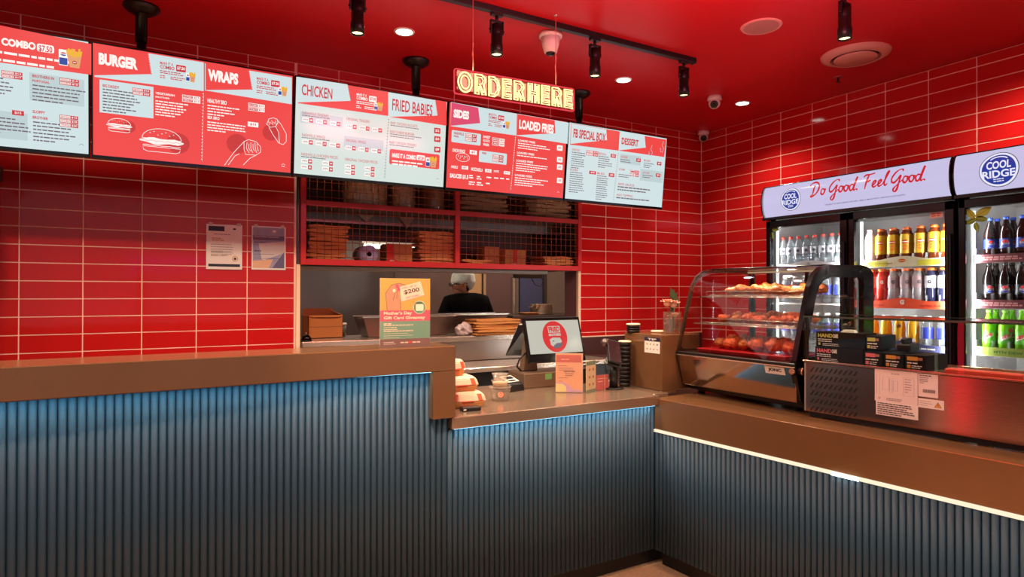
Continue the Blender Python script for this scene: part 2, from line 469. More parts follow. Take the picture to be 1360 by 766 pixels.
MB().box(-0.25, -0.20, 2.53, 2.6, 0, 2.17).build('frame', mat('dark_frame', (60, 50, 46), rough=0.5), d2)

# ================================================================ COUNTERS
PITCH = 0.0288
def flute_mesh(h, along):
    """one half-round flute, width PITCH, height h, bulging to -normal; along = 'x' or 'u'"""
    mb = MB(); n = 6; wv = PITCH-0.0016
    pts = []
    for i in range(n+1):
        a = PI*i/n; pts.append((-wv/2*math.cos(a), -0.010*math.sin(a)-0.001))
    prof = [(x, y) for x, y in pts]+[(wv/2, 0.0), (-wv/2, 0.0)]
    mb.prism([(x, y, 0) for x, y in prof], (0, 0, h), 1, smooth=False)
    for i in range(len(mb.f)):
        mb.sm[i] = len(mb.f[i]) == 4
    return mb
FY = -1.745
cl = thing('serving_counter', 'long front counter clad in blue vertical flutes, bronze ledge at left, steel till top', 'counter', (-3.9, FY, 0))
o0 = None
W(cl).box(-6.4, -3.56, FY, -1.60, 0.10, 1.226).box(-3.56, -2.26, FY, -1.65, 0.10, 0.94).build('backing', M_['slatbase'], cl)
proto = {}
def put_flute(par, h, loc, rz):
    if h not in proto:
        o = flute_mesh(h, 'x').build('slat', M_['slat'], par, fix=True); proto[h] = o
    else:
        o = proto[h].copy(); COL.objects.link(o); o.parent = par
    o.location = loc; o.rotation_euler = (0, 0, rz); return o
x = -2.2595
while x > -5.75:
    h = 0.835 if x > -3.575 else 1.125
    put_flute(cl, h, (x+3.9, 0, 0.105), 0)
    x -= PITCH
W(cl).box(-6.4, -2.08, FY+0.055, -1.5, 0.0, 0.105).build('kickboard', M_['kick'], cl)
# bronze ledge: front edge runs very slightly skew, as measured; with its drop-leg at the right end
zt = 1.345
q0 = (-5.9, -1.862); q1 = (-3.549, -1.800)
W(cl).hexa([(q0[0], q0[1], 1.228), (q1[0], q1[1], 1.228), (q1[0], -1.545, 1.228), (q0[0], -1.585, 1.228)],
           [(q0[0], q0[1], zt), (q1[0], q1[1], zt), (q1[0], -1.545, zt), (q0[0], -1.585, zt)]).build('ledge', M_['brown'], cl, bev=0.003)
W(cl).hexa([(-3.665, -1.802, 1.005), (-3.549, -1.800, 1.005), (-3.549, -1.60, 1.005), (-3.665, -1.60, 1.005)],
           [(-3.665, -1.802, 1.2279), (-3.549, -1.800, 1.2279), (-3.549, -1.60, 1.2279), (-3.665, -1.60, 1.2279)]).build('ledge_leg', M_['brown'], cl, bev=0.002)
# till counter: folded steel top
W(cl).box(-3.560, -2.235, -1.785, -0.95, 0.945, 1.002).box(-2.235, -2.122, -1.735, -0.95, 0.945, 1.002).build('steel_worktop', M_['steel'], cl, bev=0.004, seg=2)
# cool white LED tape under both tops
M_led = emis('cool_led', (150, 225, 255), 5.0)
W(cl).box(-5.9, -3.668, -1.785, -1.772, 1.2245, 1.2275).build('led_strip', M_led, cl)
W(cl).box(-3.545, -2.265, -1.774, -1.766, 0.9425, 0.9446).build('led_strip', M_led, cl)
area('ledge_led', (-4.75, -1.790, 1.223), (-4.75, -1.780, 0), 2.15, 0.012, 1.9, (0.55, 0.90, 1.0))
area('worktop_led', (-2.90, -1.770, 0.941), (-2.90, -1.764, 0), 1.26, 0.010, 0.9, (0.55, 0.90, 1.0))

cr = thing('display_counter', 'right-hand counter clad in blue flutes with wide bronze fascia and bright light line', 'counter', RO, RA)
mr = MB()
mr.box(-0.03, 2.9, 0.004, 0.10, 0.10, 0.80).build('backing', M_['slatbase'], cr)
u = 0.0144
while u < 2.3:
    put_flute(cr, 0.685, (u, 0.0, 0.105), 0).rotation_euler = (0, 0, 0)
    u += PITCH
MB().box(0.0, 2.9, 0.06, 0.16, 0, 0.105).build('kickboard', M_['kick'], cr)
MB().box(0.0, 2.9, -0.006, 0.78, 0.805, 0.985).build('bronze_fascia', M_['brown'], cr, bev=0.003)
MB().box(0.0, 2.9, -0.014, 0.006, 0.790, 0.7945).box(0.0, 2.9, -0.014, 0.004, 0.798, 0.8035).build('led_strip', emis('warm_led', (255, 232, 200), 1.15), cr)
# the short stretch where the tape shows bare and glares
MB().box(1.05, 1.17, -0.018, -0.014, 0.789, 0.804).build('bare_led', emis('bare_led', (240, 248, 255), 9), cr)

# bronze end block between till counter and display case
blk = thing('bronze_end_block', 'bronze laminate pedestal block between the till top and the glass display case', 'pedestal', (-2.10, -1.52, 0.985))
W(blk).box(-2.118, -1.80, -1.676, -1.33, 1.003, 1.342).box(-2.118, -2.0, -1.676, -1.65, 0.987, 1.003).build('body', M_['brown'], blk, bev=0.003)
blkf = Print(plane_map((-2.119, 0, 0), (0, -1, 0), (0, 0, 1)))
def bl(px, py):
    p = atX(px, py, -2.119); return (-p.y, p.z)
a = bl(856, 447); b = bl(876.5, 470)
blkf.rect(a[0], b[1], b[0], a[1], M_['paper'], 1)
blkf.rect(a[0], a[1]-0.024, b[0], a[1], mat('navy_ink', (24, 26, 52), rough=0.6), 2)
blkf.text('TIP', a[0]+0.03, a[1]-0.018, b[0]-0.03, a[1]-0.006, M_['paper'], 3)
cs = [(170, 120, 110), (150, 150, 150), (190, 140, 70), (80, 70, 130), (120, 150, 90), (180, 130, 110), (160, 140, 130), (200, 160, 120)]
for i in range(8):
    xx = a[0]+(b[0]-a[0])*(0.17+0.22*(i % 4)); zz = a[1]-0.043-0.03*(i//4)
    blkf.disc(xx, zz, 0.006, 0.006, mat('dot%d' % i, cs[i], rough=0.7), 2, n=10)
sg = blkf.build('tip_notice'); sg.name = 'tip_notice'
tag(sg, 'small white notice with navy header stuck on the bronze end block', 'notice')
# tall stainless upright fridge whose side shows at the left edge
fr = thing('upright_steel_fridge', 'tall stainless steel upright fridge at the far left edge, only its side showing', 'fridge', (-5.9, -0.35, 0))
fm = W(fr).box(-6.35, -5.545, -0.70, -0.02, 0.08, 2.22); fm.build('body', M_['steel'], fr, bev=0.008, seg=2)
W(fr).box(-6.35, -5.53, -0.72, -0.01, 2.22, 2.30).build('top_cap', M_['steeld'], fr, bev=0.004)
W(fr).box(-6.34, -5.56, -0.74, -0.705, 0.15, 2.18).build('door', M_['steel2'], fr, bev=0.006)
W(fr).cyl((-6.25, -0.02, 0), (-6.25, -0.10, 0.0), 0.01).box(-6.3, -5.6, -0.68, -0.05, 0.0, 0.08).build('plinth', M_['dark'], fr)

# unseen tubes added for streaks in the steel; purple line mirrored in the tiles
nt = thing('added_red_tube', 'unseen upright red tube added beyond the counter left end for its steel streak', 'neon', (-6.90, -1.885, 0))
W(nt).cyl((-6.90, -1.885, 0.05), (-6.90, -1.885, 1.95), 0.030, 12).build('tube', emis('added_red_glow', (255, 40, 62), 7), nt)
W(nt).lathe([(0.12, 0), (0.12, 0.02), (0.04, 0.045)], (-6.90, -1.885, 0), 20).lathe([(0.035, 0), (0.035, 0.03)], (-6.90, -1.885, 1.95), 16).build('foot', M_['dark'], nt)
nt = thing('added_pale_tube', 'unseen thin pale tube added by the ledge left end for a streak in the chiller', 'light', (-5.90, -1.95, 0))
W(nt).cyl((-5.90, -1.95, 0.05), (-5.90, -1.95, 1.7), 0.014, 10).build('tube', emis('added_pale_glow', (235, 225, 190), 2.2), nt)
W(nt).lathe([(0.07, 0), (0.07, 0.02), (0.02, 0.045)], (-5.90, -1.95, 0), 18).build('foot', M_['dark'], nt)
nt = thing('purple_led_line', 'purple light line of the shop across the mall, seen mirrored in the tiles', 'light', (-4.5, -8.2, 2.1))
W(nt).box(-5.1, -3.9, -8.21, -8.19, 2.10, 2.13).box(-5.1, -5.0, -8.21, -8.19, 1.95, 1.98).build('tube', emis('purple_led', (190, 30, 220), 6), nt)
W(nt).box(-5.0, -4.9, -8.22, -8.20, 0, 2.1).build('post', M_['dark'], nt)
# ================================================================ MENU SCREENS
SN = Vector((0, -1, -0.105)).normalized()            # the screens lean forward at the top
SEY = Vector((0, -0.105, 1)).normalized()
SP0 = Vector((-4.55, -0.350, 2.67)); SK = 0.940
SP = CAM+(SP0-CAM)*SK      # 46-inch panels standing 0.6 m off the tiles
_sm = plane_map(SP, (1, 0, 0), SEY)
sm = lambda x, y, l: _sm(x*SK, y*SK, l)
def sc(px, py):
    p = (atP(px, py, SP, SN)-SP)/SK; return (p.x, p.dot(SEY))
Sred = screenmat('menu_red', (240, 74, 72), 1.0); Swht = screenmat('menu_white', (208, 226, 228), 1.0)
Sgrn = screenmat('menu_mint', (212, 226, 220), 1.0); Sgry = screenmat('menu_pale_grey', (190, 208, 210), 1.0)
Stxt = screenmat('menu_white_ink', (255, 246, 240), 1.0); Srt = screenmat('menu_red_ink', (205, 52, 62), 1.0)
Sdk = screenmat('menu_dark_ink', (110, 96, 104), 1.0); Sshd = screenmat('menu_shadow', (205, 58, 58), 1.0)
Syel = screenmat('menu_fries', (240, 178, 50), 1.0); Sbox = screenmat('menu_carton', (226, 160, 110), 1.0); Sblu = screenmat('menu_blue', (40, 74, 160), 1.0)
Spnk = screenmat('menu_pink', (222, 80, 112), 1.0)

def P4(pr, pts, m, k=1): pr.poly([sc(*p) for p in pts][::-1], m, k)
def T(pr, s, lb, rt, m, k=4, off=0.03):
    a, b = sc(*lb), sc(*rt); pr.text(s, a[0], a[1], b[0], max(b[1], a[1]+0.006), m, k, off)
def R(pr, tl, br, m, k=2, r=0.004):
    a, b = sc(*tl), sc(*br); pr.rect(a[0], b[1], b[0], a[1], m, k, r)
def BR(pr, tl, wd, n, m, pitch=0.019, h=0.0065, k=3):
    a = sc(*tl); pr.bars(a[0], a[1], wd, n, pitch, h, m, k, seed=int(tl[0]))
def TAG(pr, tl, br, m, lab, price, ink, k=3, rows=1):
    a, b = sc(*tl), sc(*br); H = (a[1]-b[1])/rows
    for i in range(rows):
        y1 = a[1]-i*H; y0 = y1-H*0.88; ww = b[0]-a[0]
        pr.rect(a[0], y0, b[0], y1, m, k)
        if lab:
            pr.rect(a[0]+0.003, y0+0.003, a[0]+ww*0.58, y1-0.003, ink, k+1)
            pr.text(lab[i % len(lab)], a[0]+0.006, y0+H*0.25, a[0]+ww*0.55, y1-H*0.25, m, k+2, 0.02)
        pr.text(price[i % len(price)], a[0]+ww*(0.64 if lab else 0.22), y0+H*0.2, b[0]-ww*(0.06 if lab else 0.22), y1-H*0.2, ink, k+2, 0.02)
def FRIES(pr, tl, br, k=3):
    """a drink can and a carton of fries"""
    a, b = sc(*tl), sc(*br); x0, y1, x1, y0 = a[0], a[1], b[0], b[1]; w_, h_ = x1-x0, y1-y0
    pr.rect(x0, y0+h_*0.04, x0+w_*0.38, y0+h_*0.82, Stxt, k, w_*0.04)
    pr.rect(x0+w_*0.02, y0+h_*0.08, x0+w_*0.36, y0+h_*0.42, Sblu, k+1)
    pr.disc(x0+w_*0.19, y0+h_*0.62, w_*0.12, h_*0.07, Srt, k+1, 12, 0, 180); pr.disc(x0+w_*0.19, y0+h_*0.58, w_*0.12, h_*0.07, Sblu, k+1, 12, 180, 360)
    rn = random.Random(3)
    for i in range(9):
        cx = x0+w_*(0.36+0.06*i); t = (i-4)*0.05*w_
        top = y0+h_*rn.uniform(0.80, 1.0)
        pr.poly([(cx, y0+h_*0.45), (cx+w_*0.085, y0+h_*0.45), (cx+w_*0.085+t*0.3, top), (cx+t*0.3, top)], Syel, k+2+(i % 2)*0.5)
    pr.poly([(x0+w_*0.45, y0), (x0+w_*0.86, y0), (x0+w_*0.95, y0+h_*0.62), (x0+w_*0.66, y0+h_*0.50), (x0+w_*0.37, y0+h_*0.62)], Sbox, k+4)
    pr.disc(x0+w_*0.66, y0+h_*0.26, w_*0.1, h_*0.09, Sshd, k+5, 14); pr.rect(x0+w_*0.60, y0+h_*0.24, x0+w_*0.72, y0+h_*0.28, Stxt, k+6)
def COMBO(pr, x, y, s, ink, m2, k=3):
    """'make it a combo' note, top left pixel x, y and horizontal scale s (metres)"""
    a = sc(x, y); x0, y1 = a
    pr.text('MAKE IT A', x0, y1-0.016*s, x0+0.068*s, y1, ink, k+1, 0.02)
    pr.text('COMBO', x0, y1-0.040*s, x0+0.075*s, y1-0.020*s, ink, k+1, 0.03)
    pr.rect(x0+0.084*s, y1-0.042*s, x0+0.135*s, y1-0.004*s, ink, k, 0.003); pr.text('$7.50', x0+0.089*s, y1-0.033*s, x0+0.130*s, y1-0.013*s, m2, k+2, 0.03)
    pr.bars(x0, y1-0.050*s, 0.135*s, 2, 0.011*s, 0.005*s, ink, k+1, 1)
    pr.bars(x0, y1-0.078*s, 0.035*s, 2, 0.011*s, 0.005*s, ink, k+1, 2); pr.bars(x0+0.055*s, y1-0.078*s, 0.080*s, 2, 0.011*s, 0.005*s, ink, k+1, 3)
def BURGER(pr, cx, cy, w_, k=4):
    c = sc(cx, cy); a = 0.0028
    pr.disc(c[0]+w_*0.42, c[1]+w_*0.0, w_*0.30, w_*0.30, Sshd, k-1, 26)
    top = [(c[0]+w_*0.5*math.cos(math.radians(t)), c[1]+w_*0.06+w_*0.30*math.sin(math.radians(t))) for t in range(0, 181, 12)]
    pr.line(top, a, Stxt, k+1); pr.line([top[-1], top[0]], a, Stxt, k+1)
    pr.poly([(c[0]+w_*0.57*math.cos(2*PI*i/26), c[1]-w_*0.0+w_*0.085*math.sin(2*PI*i/26)*(1+0.3*math.sin(5*i))) for i in range(26)], Stxt, k)
    pr.line([(c[0]-w_*0.52+w_*1.04*i/14, c[1]+w_*0.02*math.sin(i*2.2)) for i in range(15)], a*0.7, Sred, k+2)
    pr.line([(c[0]-w_*0.48+w_*0.96*i/10, c[1]-w_*0.13+w_*0.008*math.sin(i*2)) for i in range(11)], a*1.2, Stxt, k+1)
    pr.line([(c[0]-w_*0.48, c[1]-w_*0.17), (c[0]-w_*0.46, c[1]-w_*0.27), (c[0]-w_*0.36, c[1]-w_*0.31), (c[0]+w_*0.36, c[1]-w_*0.31), (c[0]+w_*0.46, c[1]-w_*0.27), (c[0]+w_*0.48, c[1]-w_*0.17)], a, Stxt, k+1, True)
    for q in range(7): pr.disc(c[0]-w_*0.3+w_*0.1*q, c[1]+w_*(0.22+0.05*math.sin(q*2.1)), w_*0.02, w_*0.01, Stxt, k+1, 8)
def WRAP(pr, pts_px, k=4):
    p = [sc(*q) for q in pts_px]; pr.line(p, 0.003, Stxt, k+1)
def DOTS(pr, x0, y0, x1, y1, m, k=3):
    a, b = sc(x0, y0), sc(x1, y1); n = 42
    for i in range(n):
        t = i/n; pr.rect(a[0]-0.0015+(b[0]-a[0])*t+(0.002 if i % 2 else -0.002), a[1]+(b[1]-a[1])*(t+0.55/n), a[0]+0.0025+(b[0]-a[0])*t, a[1]+(b[1]-a[1])*t, m, k)

def screen(x0, x1, label, bg, content):
    t = thing('menu_screen', label, 'screen', (CAM.x+((x0+x1)/2-CAM.x)*SK, -0.58, 2.60), 0, 'menu screens over the serving opening')
    Rm = Matrix(((1, 0, 0, SP.x), (0, -SN.y, SEY.y, SP.y), (0, -SN.z, SEY.z, SP.z), (0, 0, 0, 1)))
    Tm = Matrix.Translation(t.location).inverted() @ Rm @ Matrix.Scale(SK, 4)   # local: x right, y into the wall, z up the screen
    a, b = x0-SP0.x, x1-SP0.x
    MB(Tm).box(a+0.003, b-0.003, 0.001, 0.045, -0.327, 0.310).build('bezel', M_['darkgloss'], t, bev=0.003)
    MB(Tm).box(a+0.10, b-0.10, 0.045, 0.075, -0.25, 0.22).build('back_housing', M_['dark'], t, bev=0.006)
    inv = Matrix.Translation(t.location).inverted()
    g = lambda s_, t_, l: inv @ sm(s_, t_, l)
    pp = Print(g); pp.lift = 0.0007
    pp.rect(a+0.011, -0.307, b-0.011, 0.300, bg, 0.3)
    content(pp, a+0.011, b-0.011); pp.build('menu_display', t)
    return t
XB = [-6.175, -5.098, -4.0195, -2.953, -1.900, -0.825]

def c1(p, a, b):
    P4(p, [(-140, 5), (121.3, 58.5), (121.3, 99.5), (-140, 64)], Sred)
    T(p, 'MAKE IT A COMBO', (-62, 50), (47.5, 57), Stxt, 4, 0.05)
    R(p, (49, 57.5), (72, 71.5), Stxt, 3, 0.01); T(p, '$7.50', (51.5, 69), (69.5, 62.5), Srt, 5, 0.02)
    BR(p, (-60, 58.5), 0.49, 1, Stxt, h=0.012); BR(p, (-60, 69), 0.49, 1, Stxt, h=0.012)
    FRIES(p, (78, 60), (110, 92))
    R(p, (39, 96), (112, 142), Sgry, 1.5, 0.004)
    T(p, 'BROTHERS IN', (43, 102.5), (72, 102.8), Srt); T(p, 'PORTUGAL', (43, 108.5), (66, 108.5), Srt); BR(p, (43, 112), 0.24, 5, Sdk)
    TAG(p, (79, 103), (105, 116), Srt, ['SINGLE', 'DOUBLE'], ['$15', '$18'], Stxt, rows=2)
    TAG(p, (2, 93), (30, 107), Srt, ['SINGLE', 'DOUBLE'], ['$14', '$17'], Stxt, rows=2)
    BR(p, (-60, 95), 0.22, 6, Sdk); BR(p, (-10, 112), 0.10, 2, Sdk)
    T(p, 'SLOPPY', (43.5, 150), (60, 148), Srt); T(p, 'BROTHER', (43.5, 157.5), (64, 156), Srt); BR(p, (44, 161), 0.20, 6, Sdk)
    TAG(p, (79, 152), (104, 171), Srt, ['SINGLE', 'DOUBLE', 'TRIPLE'], ['$15', '$18', '$20'], Stxt, rows=3)
    R(p, (-60, 140), (37, 187), Sgry, 1.5, 0.004); TAG(p, (16, 146), (32, 155), Srt, None, ['$15'], Stxt)
    BR(p, (-50, 150), 0.29, 5, Sdk)
    c = sc(108, 193); p.line([(c[0]-0.01, c[1]), (c[0], c[1]+0.008), (c[0]+0.012, c[1])], 0.002, Sdk, 4)
def c2(p, a, b):
    P4(p, [(125.5, 59), (270.5, 83), (270.5, 121), (125.5, 102)], Swht, 1.2); P4(p, [(125.5, 59), (196, 69), (200.5, 98.5), (125.5, 100)], Sred, 2)
    P4(p, [(272, 84), (387.5, 103), (387.5, 138.5), (272, 120)], Swht, 1.2); P4(p, [(273, 83.5), (330, 92.5), (334.5, 119), (273, 119.5)], Sred, 2)
    for i in range(13):
        x_, y_ = 196.3+4.2*i/12, 71+27*i/12; c = sc(x_, y_); p.poly([(c[0]-0.002, c[1]-0.005), (c[0]+0.006, c[1]), (c[0]-0.002, c[1]+0.005)], Sred, 2)
        x_, y_ = 330.2+4.2*i/12, 93.5+25*i/12; c = sc(x_, y_); p.poly([(c[0]-0.002, c[1]-0.005), (c[0]+0.006, c[1]), (c[0]-0.002, c[1]+0.005)], Sred, 2)
    T(p, 'BURGER', (131, 85.5), (183, 78), Stxt, 4, 0.06); T(p, 'WRAPS', (276, 107), (316.5, 98), Stxt, 4, 0.06)
    COMBO(p, 212.5, 81.5, 0.98, Srt, Stxt); COMBO(p, 341, 102.3, 1.0, Srt, Stxt)
    FRIES(p, (247, 94), (260, 110)); FRIES(p, (369.5, 113), (381.5, 128.5))
    P4(p, [(132.3, 105.5), (203.8, 115.5), (203.8, 157.3), (132.3, 149)], Swht, 2)
    T(p, 'BIG DADDY', (136.5, 115.5), (158.5, 114.5), Srt); BR(p, (136.5, 117.5), 0.19, 8, Sdk, pitch=0.0165)
    TAG(p, (176, 116.2), (199.5, 129), Srt, ['SINGLE', 'DOUBLE'], ['$16', '$20'], Stxt, rows=2)
    T(p, 'VEGETARIAN', (206.5, 125), (232, 125.5), Stxt); T(p, 'BROTHER', (206.5, 129.5), (225.5, 130), Stxt)
    BR(p, (206.5, 133), 0.18, 6, Stxt, pitch=0.0155); TAG(p, (242, 125.5), (266, 138.5), Stxt, ['CLASSIC', 'ONLY'], ['$15', '$13'], Srt, rows=2)
    BURGER(p, 158.5, 167, 0.11); BURGER(p, 215, 188, 0.20)
    DOTS(p, 270, 124, 268, 215, Stxt)
    T(p, 'HEALTHY BRO', (275.5, 136), (301, 134.2), Stxt); BR(p, (275.5, 139), 0.18, 4, Stxt, pitch=0.017)
    TAG(p, (329.6, 136.3), (351.3, 150), Stxt, ['CLASSIC', 'ONLY'], ['$15', '$13'], Srt, rows=2)
    T(p, 'SEA BRO', (275.3, 157.6), (291.5, 155.6), Stxt); BR(p, (275.3, 161), 0.22, 4, Stxt, pitch=0.016); TAG(p, (329, 161.3), (343, 170.3), Stxt, None, ['$13'], Srt)
    q = sc(362, 172); p.disc(q[0]-0.01, q[1]-0.02, 0.05, 0.05, Sshd, 2, 24)
    WRAP(p, [(354, 165), (357, 158), (363, 156.5), (368, 158.5), (369, 163), (366, 168), (359, 169), (354, 165)]); WRAP(p, [(368, 159), (373, 165), (380, 178), (380, 188), (376, 192), (370, 190), (362, 178), (357, 169)]); WRAP(p, [(366, 168), (370, 176), (371, 190)])
    for i in range(5): WRAP(p, [(356+2.4*i, 160+(i % 2)*2), (358+2.2*i, 166-(i % 2)*2)])
    q = sc(322, 194); p.disc(q[0]-0.03, q[1]+0.01, 0.06, 0.06, Sshd, 2, 24)
    WRAP(p, [(298, 219.5), (310, 203), (324, 188), (330, 185.5), (340, 188), (346, 195), (346, 202), (340, 206), (326, 205), (324, 198), (324, 188)])
    WRAP(p, [(323, 219), (332, 210), (340, 206)]); WRAP(p, [(303, 219), (312, 207), (318, 204)])
    for i in range(6): WRAP(p, [(328+2.6*i, 189+(i % 2)*2), (327+3*i, 197), (331+2.4*i, 203-(i % 2)*2)])
    c = sc(376, 219); p.line([(c[0]-0.01, c[1]), (c[0], c[1]+0.008), (c[0]+0.012, c[1])], 0.002, Stxt, 4); p.bars(c[0]-0.01, c[1]-0.006, 0.024, 1, 0.01, 0.004, Stxt, 4)
def c3(p, a, b):
    P4(p, [(395.5, 102), (515.5, 122), (515.5, 154), (395.5, 137)], Sred, 1.2); P4(p, [(395.5, 102), (461, 112), (465, 134), (395.5, 136)], Swht, 2)
    P4(p, [(517, 123), (593, 135), (593, 167), (517, 155)], Sred, 1.2); P4(p, [(517, 122.6), (577.5, 133), (580.5, 153.5), (517, 155)], Swht, 2)
    for i in range(13):
        x_, y_ = 461+3.8*i/12, 113+20*i/12; c = sc(x_, y_); p.poly([(c[0]-0.002, c[1]-0.005), (c[0]+0.006, c[1]), (c[0]-0.002, c[1]+0.005)], Swht, 2)
        x_, y_ = 577.5+2.8*i/12, 133.5+19*i/12; c = sc(x_, y_); p.poly([(c[0]-0.002, c[1]-0.005), (c[0]+0.006, c[1]), (c[0]-0.002, c[1]+0.005)], Swht, 2)
    T(p, 'CHICKEN', (400.5, 126), (441.5, 118), Srt, 4, 0.015); T(p, 'FRIED BABIES', (520.5, 146.5), (574.5, 139.5), Srt, 4, 0.015)
    COMBO(p, 473.5, 123.5, 1.02, Stxt, Srt); FRIES(p, (497, 134), (508.5, 148))
    R(p, (399, 148), (455, 170), Sgry, 1.5, 0.003); R(p, (457, 180), (509, 201), Sgry, 1.5, 0.003)
    for (x_, y_, s, sub) in ((401.5, 147, 'NASHVILLE TENDERS', 1), (460, 155.2, 'ORIGINAL TENDERS', 0), (401, 176.5, 'NASHVILLE WINGS', 1), (459, 183.8, 'ORIGINAL WINGS', 0), (400, 202, 'NASHVILLE CHICKEN PIECES', 1), (458, 209, 'ORIGINAL CHICKEN PIECES', 0)):
        c = sc(x_, y_); L = 0.0098*len(s); p.text(s, c[0], c[1]-0.020, c[0]+L, c[1]-0.002, Srt, 4, 0.0)
        if sub: p.bars(c[0], c[1]-0.025, 0.20, 1, 0.01, 0.005, Sdk, 4)
        yy = c[1]-(0.040 if sub else 0.045); pcs = 'PIECES' in s
        for i in range(4 if pcs else 3):
            xx = c[0]+(0.135*(i % 2) if pcs else 0.088*i); y2 = yy-(0.038*(i//2) if pcs else 0)
            p.rect(xx, y2-0.026, xx+0.072, y2, Stxt, 2, 0.006); p.text(['3 PCS', '6 PCS', '10 PCS', '15 PCS'][i], xx+0.006, y2-0.018, xx+0.036, y2-0.008, Sdk, 4, 0.03)
            p.rect(xx+0.044, y2-0.027, xx+0.070, y2, Srt, 3, 0.004); p.text(['$8', '$15', '$22', '$28'][i], xx+0.049, y2-0.020, xx+0.065, y2-0.007, Stxt, 5, 0.04)
    DOTS(p, 516, 158, 510.5, 238, Sdk)
    for (x_, y_, s, n_, pr_) in ((518.7, 161, "BABY CHICKEN NUGGETS", 1, '$12'), (518, 172.5, 'KIDS CHEESE BURGER', 2, '$10'), (517.3, 186.8, 'BABY CHICKEN TENDERS', 1, '$9')):
        c = sc(x_, y_); p.text(s, c[0], c[1]-0.018, c[0]+0.0098*len(s), c[1]-0.001, Srt, 4, 0.0); p.bars(c[0], c[1]-0.024, 0.24, n_, 0.015, 0.005, Sdk, 4)
        xx = sc(577, y_)[0]; p.rect(xx, c[1]-0.040, xx+0.048, c[1]+0.0, Srt, 3, 0.004); p.text(pr_, xx+0.01, c[1]-0.030, xx+0.038, c[1]-0.010, Stxt, 5, 0.04)
    R(p, (517.5, 197.5), (583, 225), Srt if False else Sred, 2, 0.012)
    T(p, 'MAKE IT A COMBO', (520.5, 209), (552.5, 206.5), Stxt, 4, 0.05); R(p, (553.5, 205.5), (564, 213.5), Stxt, 3, 0.004); T(p, '$7.50', (555, 212), (562.5, 208.3), Srt, 5)
    BR(p, (520.5, 212.5), 0.23, 2, Stxt, pitch=0.02, h=0.010); FRIES(p, (565.5, 206), (580, 223))
    c = sc(581, 238); p.line([(c[0]-0.01, c[1]), (c[0], c[1]+0.008), (c[0]+0.012, c[1])], 0.002, Sdk, 4)
